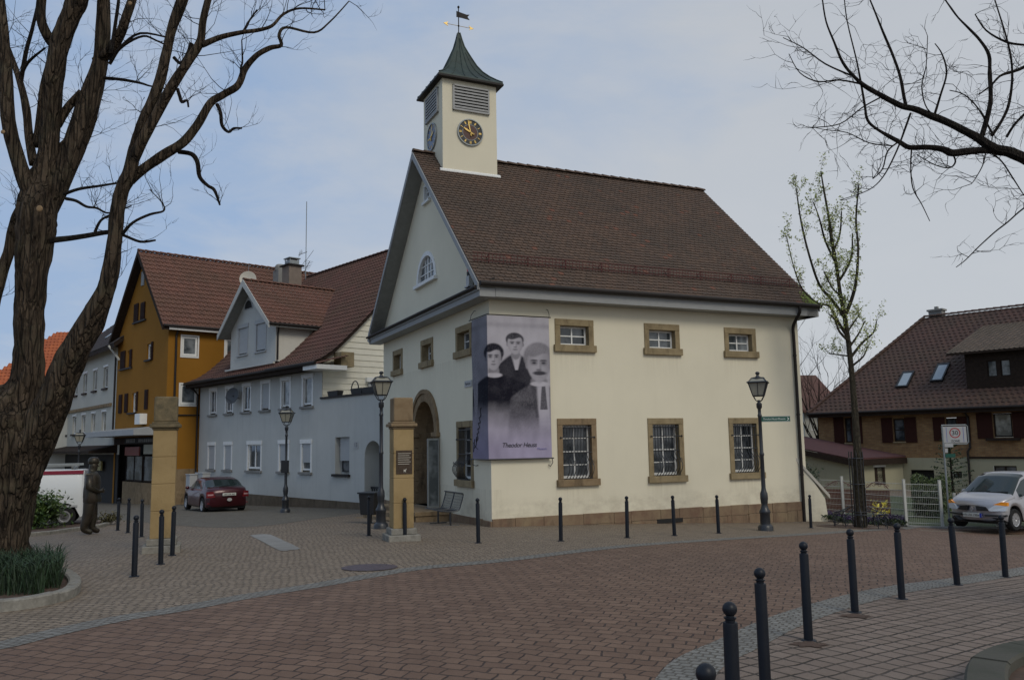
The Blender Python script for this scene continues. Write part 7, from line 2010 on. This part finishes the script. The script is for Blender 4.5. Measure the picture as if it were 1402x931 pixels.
# maroon saloon
spM = dict(L=4.45, W=1.74, wr=.31, axles=(-1.30, 1.33), sill=.20, bow=.26, paint=M_maroon, spokes=7,
    top=[(-2.22, .80), (-2.18, .96), (-2.0, 1.02), (-1.62, 1.05), (-1.05, 1.35), (-.6, 1.42), (-.1, 1.43), (.3, 1.38), (1.0, .99), (1.2, .95), (1.9, .82), (2.12, .72), (2.22, .58)],
    belt=[(-2.22, .74), (-2.1, .93), (-1.6, .95), (1.0, .90), (1.3, .86), (2.0, .70), (2.22, .52)],
    wid=[(-2.22, .84), (-1.9, .95), (-1.3, 1), (1.4, 1), (1.9, .95), (2.22, .84)],
    side_glass=[(-1.32, -.82), (-.74, -.02), (.06, .70)], screens=[(.36, .98), (-1.6, -1.08)])
rw = at(279, 698, 35.0); hd = radians(125)
off = V((cos(hd)*-1.30-sin(hd)*.77, sin(hd)*-1.30+cos(hd)*.77, 0)); c0 = V((rw.x, rw.y, 0))-off
t, patch, bow = car('maroon_car', 'dark maroon saloon seen from behind beside the grey house', (c0.x, c0.y, g(c0.x, c0.y)), hd, spM, 1.0)
for sd in (-1, 1):
    patch('tail_light', [(sd*.55, .66), (sd*.86, .64), (sd*.86, .88), (sd*.62, .90)], -1, M_lamp_red, .02)
    patch('reflector', [(sd*.62, .74), (sd*.82, .73), (sd*.82, .79), (sd*.62, .80)], -1, flat('pale_reflector', (.45, .25, .25), .2) if sd == -1 else MATS['pale_reflector'], .026)
    s = MB(); s.ball((.75, sd*.95, .98), .09, 10, 6, .8, .6, 1.0); s.build('mirror', M_maroon, t, smooth='all', absz=False)
pt_ = patch('number_plate', [(-.27, .72), (.27, .72), (.27, .83), (-.27, .83)], -1, M_plate, .025)
text_mesh('lettering', 'HN OA 465', .09, M_ink, pt_, basis((-2.26, 0, .775), (0, -1, 0), (0, 0, 1), (-1, 0, 0)), .001)
patch('bumper_trim', [(-.82, .40), (.82, .40), (.82, .43), (-.82, .43)], -1, M_lamp_red, .02)
s = MB(); tmp = MB(); tmp.lathe([(.001, 0), (.065, 0), (.065, .01), (.001, .01)], (0, 0, 0), 16); s.add([(-2.255-p[2], p[0]*1.5, .56+p[1]) for p in tmp.v], tmp.f); s.build('sticker', M_signwhite, t, absz=False)
# white van
vr = at(112, 722, 26.6); vz = g(vr.x, vr.y); vl = 4.9
vh = radians(203); vc = V((vr.x, vr.y, 0))-V((cos(vh)*-vl/2-sin(vh)*.9, sin(vh)*-vl/2+cos(vh)*.9, 0))
vt = thing('white_van', 'white van with a dark red roof band parked behind the bush', 'van', (vc.x, vc.y, vz), vh)
H_ = at(112, 643, 26.6).z-vz
spV = dict(L=vl, W=1.85, wr=.33, axles=(-1.93, 1.55), sill=.28, bow=.10)
s = MB()
def vring(x, z0, z1, w): return [(x, -w, z0), (x, w, z0), (x, w, z1*.55), (x, w*.97, z1-.10), (x, w*.90, z1), (x, -w*.90, z1), (x, -w*.97, z1-.10), (x, -w, z1*.55)]
stn = [(-vl/2, .34, H_-.03, .86), (-vl/2+.06, .30, H_, .90), (0, .28, H_+.02, .92), (1.0, .28, H_, .92), (1.45, .28, H_-.25, .91), (1.8, .28, 1.15, .90), (vl/2-.05, .3, .85, .84), (vl/2, .34, .70, .78)]
R_ = []
for i in range(len(stn)-1):
    m_ = 14
    for k in range(m_+(i == len(stn)-2)):
        f = k/m_; a, b = stn[i], stn[i+1]; q = [p+(r-p)*f for p, r in zip(a, b)]; z0 = q[1]
        for xa in spV['axles']:
            if abs(q[0]-xa) < .42: z0 = max(z0, .33+sqrt(.42**2-(q[0]-xa)**2))
        R_.append(vring(q[0], z0, q[2], q[3]))
s.add([p for r in R_ for p in r], [(i*8+j, i*8+(j+1) % 8, (i+1)*8+(j+1) % 8, (i+1)*8+j) for i in range(len(R_)-1) for j in range(8)]+[tuple(range(8)), tuple((len(R_)-1)*8+j for j in range(8))])
s.build('body', M_vanwhite, vt, smooth=True, absz=False)
s = MB(); s.prism([(-vl/2+.02, H_-.13), (1.0, H_-.13), (1.0, H_-.015), (-vl/2+.02, H_-.015)], 1, -.90, .90); s.build('red_band', M_redband, vt, absz=False)
s = MB()
for x in (-.8,): s.bx(x-.006, x+.006, .915, .924, .45, H_-.2); s.bx(x-.006, x+.006, -.924, -.915, .45, H_-.2)
s.bx(-2.3, 1.6, .92, .935, .62, .68); s.build('side_trim', M_roller, vt, absz=False)
s = MB(); s.bx(-2.0, 1.6, -.7, .7, .25, .8); s.build('underbody', M_plastic, vt, absz=False)
s = MB()
for x in (-2.1, -.9, .4): s.bx(x-.03, x+.03, -.8, .8, H_+.03, H_+.09); s.bx(x-.03, x+.03, -.8, -.76, H_, H_+.15); s.bx(x-.03, x+.03, .76, .8, H_, H_+.15)
for y in (-.78, .78): s.bx(-2.3, .6, y-.03, y+.03, H_+.12, H_+.19)
s.build('roof_rack', M_steel, vt, absz=False)
for xa in spV['axles']:
    for sd in (-1, 1):
        s = MB(); tmp = MB(); tmp.lathe([(.19, -.1), (.31, -.1), (.33, -.07), (.33, .07), (.31, .1), (.19, .1)], (0, 0, 0), 26, cap=False); s.add([(xa+p[0], sd*.80+p[2], .33+p[1]) for p in tmp.v], tmp.f); w = s.build('wheel', M_tyre, vt, smooth=True, absz=False)
        s = MB(); tmp = MB(); tmp.lathe([(.001, .05), (.07, .05), (.08, .03), (.12, .03)], (0, 0, 0), 18); tmp.lathe([(.13, .05), (.14, .09), (.19, .09), (.2, .05)], (0, 0, 0), 24); s.add([(xa+p[0], sd*(.80+p[2]), .33+p[1]) for p in tmp.v], tmp.f); s.build('rim', M_rim, w, absz=False)
s = MB(); s.bx(-vl/2-.02, -vl/2+.02, .72, .84, .9, 1.25); s.bx(-vl/2-.02, -vl/2+.02, -.84, -.72, .9, 1.25); s.build('tail_light', M_lamp_red, vt, absz=False)
s = MB(); s.quad((1.02, -.84, H_-.02), (1.02, .84, H_-.02), (1.75, .82, 1.22), (1.75, -.82, 1.22)); s.build('windscreen', M_carglass, vt, recalc=False, absz=False)

# ================================================================== BRONZE STATUE
sp2 = gnd(122, 731.5); stt = thing('bronze_statue', 'dark bronze statue of a standing man in a long coat, seen from the side', 'statue', (sp2.x, sp2.y, g(sp2.x, sp2.y)), radians(22))
me = bpy.data.meshes.new('statue_body')
J = {'pel': (0, 0, .95, .17, .19), 'wai': (-.02, 0, 1.12, .16, .19), 'che': (-.03, 0, 1.38, .17, .21), 'nec': (.01, 0, 1.56, .095, .10), 'hea': (.035, 0, 1.69, .125, .115), 'crn': (.035, 0, 1.80, .10, .095),
     'shl': (-.03, .20, 1.45, .085, .085), 'ell': (-.02, .29, 1.17, .062, .062), 'wrl': (.19, .20, 1.06, .04, .04), 'hal': (.27, .11, 1.05, .045, .045),
     'shr': (-.03, -.20, 1.45, .085, .085), 'elr': (-.02, -.29, 1.17, .062, .062), 'wrr': (.19, -.20, 1.06, .04, .04), 'har': (.27, -.10, 1.08, .045, .045),
     'hil': (.0, .11, .84, .16, .15), 'knl': (.05, .12, .48, .13, .12), 'anl': (.03, .12, .13, .105, .10), 'tol': (.23, .13, .05, .055, .05),
     'hir': (.0, -.11, .84, .16, .15), 'knr': (-.04, -.12, .48, .13, .12), 'anr': (-.13, -.12, .13, .105, .10), 'tor': (.09, -.13, .05, .055, .05)}
E_ = [('pel', 'wai'), ('wai', 'che'), ('che', 'nec'), ('nec', 'hea'), ('hea', 'crn'), ('che', 'shl'), ('shl', 'ell'), ('ell', 'wrl'), ('wrl', 'hal'), ('che', 'shr'), ('shr', 'elr'), ('elr', 'wrr'), ('wrr', 'har'), ('pel', 'hil'), ('hil', 'knl'), ('knl', 'anl'), ('anl', 'tol'), ('pel', 'hir'), ('hir', 'knr'), ('knr', 'anr'), ('anr', 'tor')]
K_ = list(J)
me.from_pydata([J[k][:3] for k in K_], [(K_.index(a), K_.index(b)) for a, b in E_], [])
stt.scale = (1.06,)*3; so = bpy.data.objects.new('body', me); COL.objects.link(so); so.parent = stt
md = so.modifiers.new('skin', 'SKIN'); md.use_smooth_shade = True
sk_ = me.skin_vertices[0].data
for i, k in enumerate(K_): sk_[i].radius = J[k][3:5]
sk_[0].use_root = True
so.modifiers.new('sub', 'SUBSURF').levels = 2; so.modifiers['sub'].render_levels = 2
me.materials.append(M_bronze)
# coat, hat, fingers, face as fused bronze details
s = MB(); prof_c = [(.255, .27, .80), (.262, .28, .84), (.255, .285, .92), (.235, .28, 1.0), (.225, .275, 1.10), (.24, .28, 1.28), (.22, .285, 1.42), (.15, .22, 1.53), (.09, .10, 1.58)]
vs = []; n = 28
for i, (rx, ry, z) in enumerate(prof_c):
    for k in range(n):
        a = 2*pi*k/n; fold = 1+.045*sin(a*7+z*2)*(1 if z < 1.1 else .3)
        vs.append((.0+rx*cos(a)*fold*(.66 if cos(a) < 0 else .92), ry*sin(a)*fold, z))
s.add(vs, [(i*n+k, i*n+(k+1) % n, (i+1)*n+(k+1) % n, (i+1)*n+k) for i in range(len(prof_c)-1) for k in range(n)])
for sd in (-1, 1):
    s.tube([(-.03, sd*.22, 1.47), (-.02, sd*.31, 1.17), (.17, sd*.22, 1.06)], [.10, .085, .06], 12)
s.build('coat', M_bronze, stt, smooth='all', absz=False)
s = MB(); s.lathe([(.02, .13), (.08, .12), (.115, .08), (.125, .02), (.12, -.03), (.10, -.05)], (.03, 0, 1.79), 18, 1.05, .95); s.build('cap', M_bronze, stt, smooth='all', absz=False)
s = MB(); s.tube([(.12, 0, 1.72), (.155, 0, 1.69), (.13, 0, 1.675)], [.012, .018, .012], 8); s.tube([(.115, -.03, 1.645), (.13, 0, 1.645), (.115, .03, 1.645)], .008, 6)
for sd in (-1, 1): s.ball((.115, sd*.035, 1.725), .012, 8, 6); s.ball((.03, sd*.10, 1.69), .025, 8, 6, 1.3, .7, .5)
s.build('face', M_bronze, stt, smooth='all', absz=False)
s = MB()
for sd in (-1, 1):
    for f in range(4):
        y = sd*(.10-.0*f); z = 1.10-f*.022; s.tube([(.26, y, z), (.30, y-sd*.045, z-.005), (.295, y-sd*.10, z-.012)], [.011, .010, .008], 6)
    s.tube([(.24, sd*.12, 1.10), (.27, sd*.07, 1.135), (.28, sd*.03, 1.14)], [.013, .011, .009], 6)
s.build('fingers', M_bronze, stt, smooth='all', absz=False)
# ================================================================== CAMERA, LIGHT, SKY
cd = bpy.data.cameras.new('camera'); cam = bpy.data.objects.new('camera', cd); COL.objects.link(cam)
cd.sensor_width = 36; cd.lens = F_/1402*36; cd.clip_end = 3000; cd.clip_start = .05
M = Matrix.Identity(4)
for j in range(3): M[j][0] = RI[j]; M[j][1] = UP[j]; M[j][2] = -FW[j]; M[j][3] = CAM[j]
cam.matrix_world = M; SC.camera = cam
SUN_EL, SUN_AZ = 42, 148        # azimuth clockwise from +Y: light from behind and to the right
sl = bpy.data.lights.new('sun', 'SUN'); sl.energy = 1.15; sl.angle = radians(22); sl.color = (1.0, .93, .80)
so_ = bpy.data.objects.new('sun', sl); COL.objects.link(so_)
d = V((sin(radians(SUN_AZ))*cos(radians(SUN_EL)), cos(radians(SUN_AZ))*cos(radians(SUN_EL)), sin(radians(SUN_EL))))
so_.rotation_euler = d.to_track_quat('Z', 'Y').to_euler(); so_.location = d*60
w = bpy.data.worlds.new('World'); SC.world = w; w.use_nodes = True; nt = w.node_tree; bg = nt.nodes['Background']
sky = nt.nodes.new('ShaderNodeTexSky'); sky.sky_type = 'NISHITA'; sky.sun_disc = False
sky.sun_elevation = radians(SUN_EL); sky.sun_rotation = radians(SUN_AZ); sky.dust_density = 2.0; sky.air_density = 1.0
tc_ = nt.nodes.new('ShaderNodeTexCoord'); mp_ = nt.nodes.new('ShaderNodeMapping'); mp_.inputs['Scale'].default_value = (1, 1, 2.6)
nt.links.new(tc_.outputs['Generated'], mp_.inputs[0])
f1 = noise_tex(nt, mp_.outputs[0], 1.5, 7, .55, .5)
f2 = noise_tex(nt, mp_.outputs[0], 5.5, 6, .6, .3)
sepn = nt.nodes.new('ShaderNodeSeparateXYZ'); nt.links.new(tc_.outputs['Generated'], sepn.inputs[0])
# cloud veil: thin and blue towards the west (left), thick and whitish towards the east (right) and the horizon
veil = nt.nodes.new('ShaderNodeMath'); veil.operation = 'MULTIPLY_ADD'; nt.links.new(sepn.outputs[0], veil.inputs[0]); veil.inputs[1].default_value = .55; nt.links.new(f1, veil.inputs[2])
low = nt.nodes.new('ShaderNodeMath'); low.operation = 'MULTIPLY_ADD'; nt.links.new(sepn.outputs[2], low.inputs[0]); low.inputs[1].default_value = -.30; nt.links.new(veil.outputs[0], low.inputs[2])
ccol = mix(nt, ramp(nt, low.outputs[0], [(.22, 0.0), (.40, .45), (.60, 1.0)]), (3.35, 4.55, 6.55), (5.5, 5.8, 6.2))
hz_ = ramp(nt, sepn.outputs[2], [(0.0, .97), (.35, .88), (.9, .82)])
ccol = mix(nt, ramp(nt, f2, [(.43, 0.0), (.68, .42)]), ccol, (5.9, 6.1, 6.4))
fin = mix(nt, hz_, sky.outputs[0], ccol)
nt.links.new(fin, bg.inputs[0]); bg.inputs[1].default_value = .1
vs_ = SC.view_settings; vs_.view_transform = 'Standard'; vs_.look = 'None'; vs_.gamma = 1; vs_.exposure = 0; vs_.use_curve_mapping = False
bpy.context.view_layer.update()
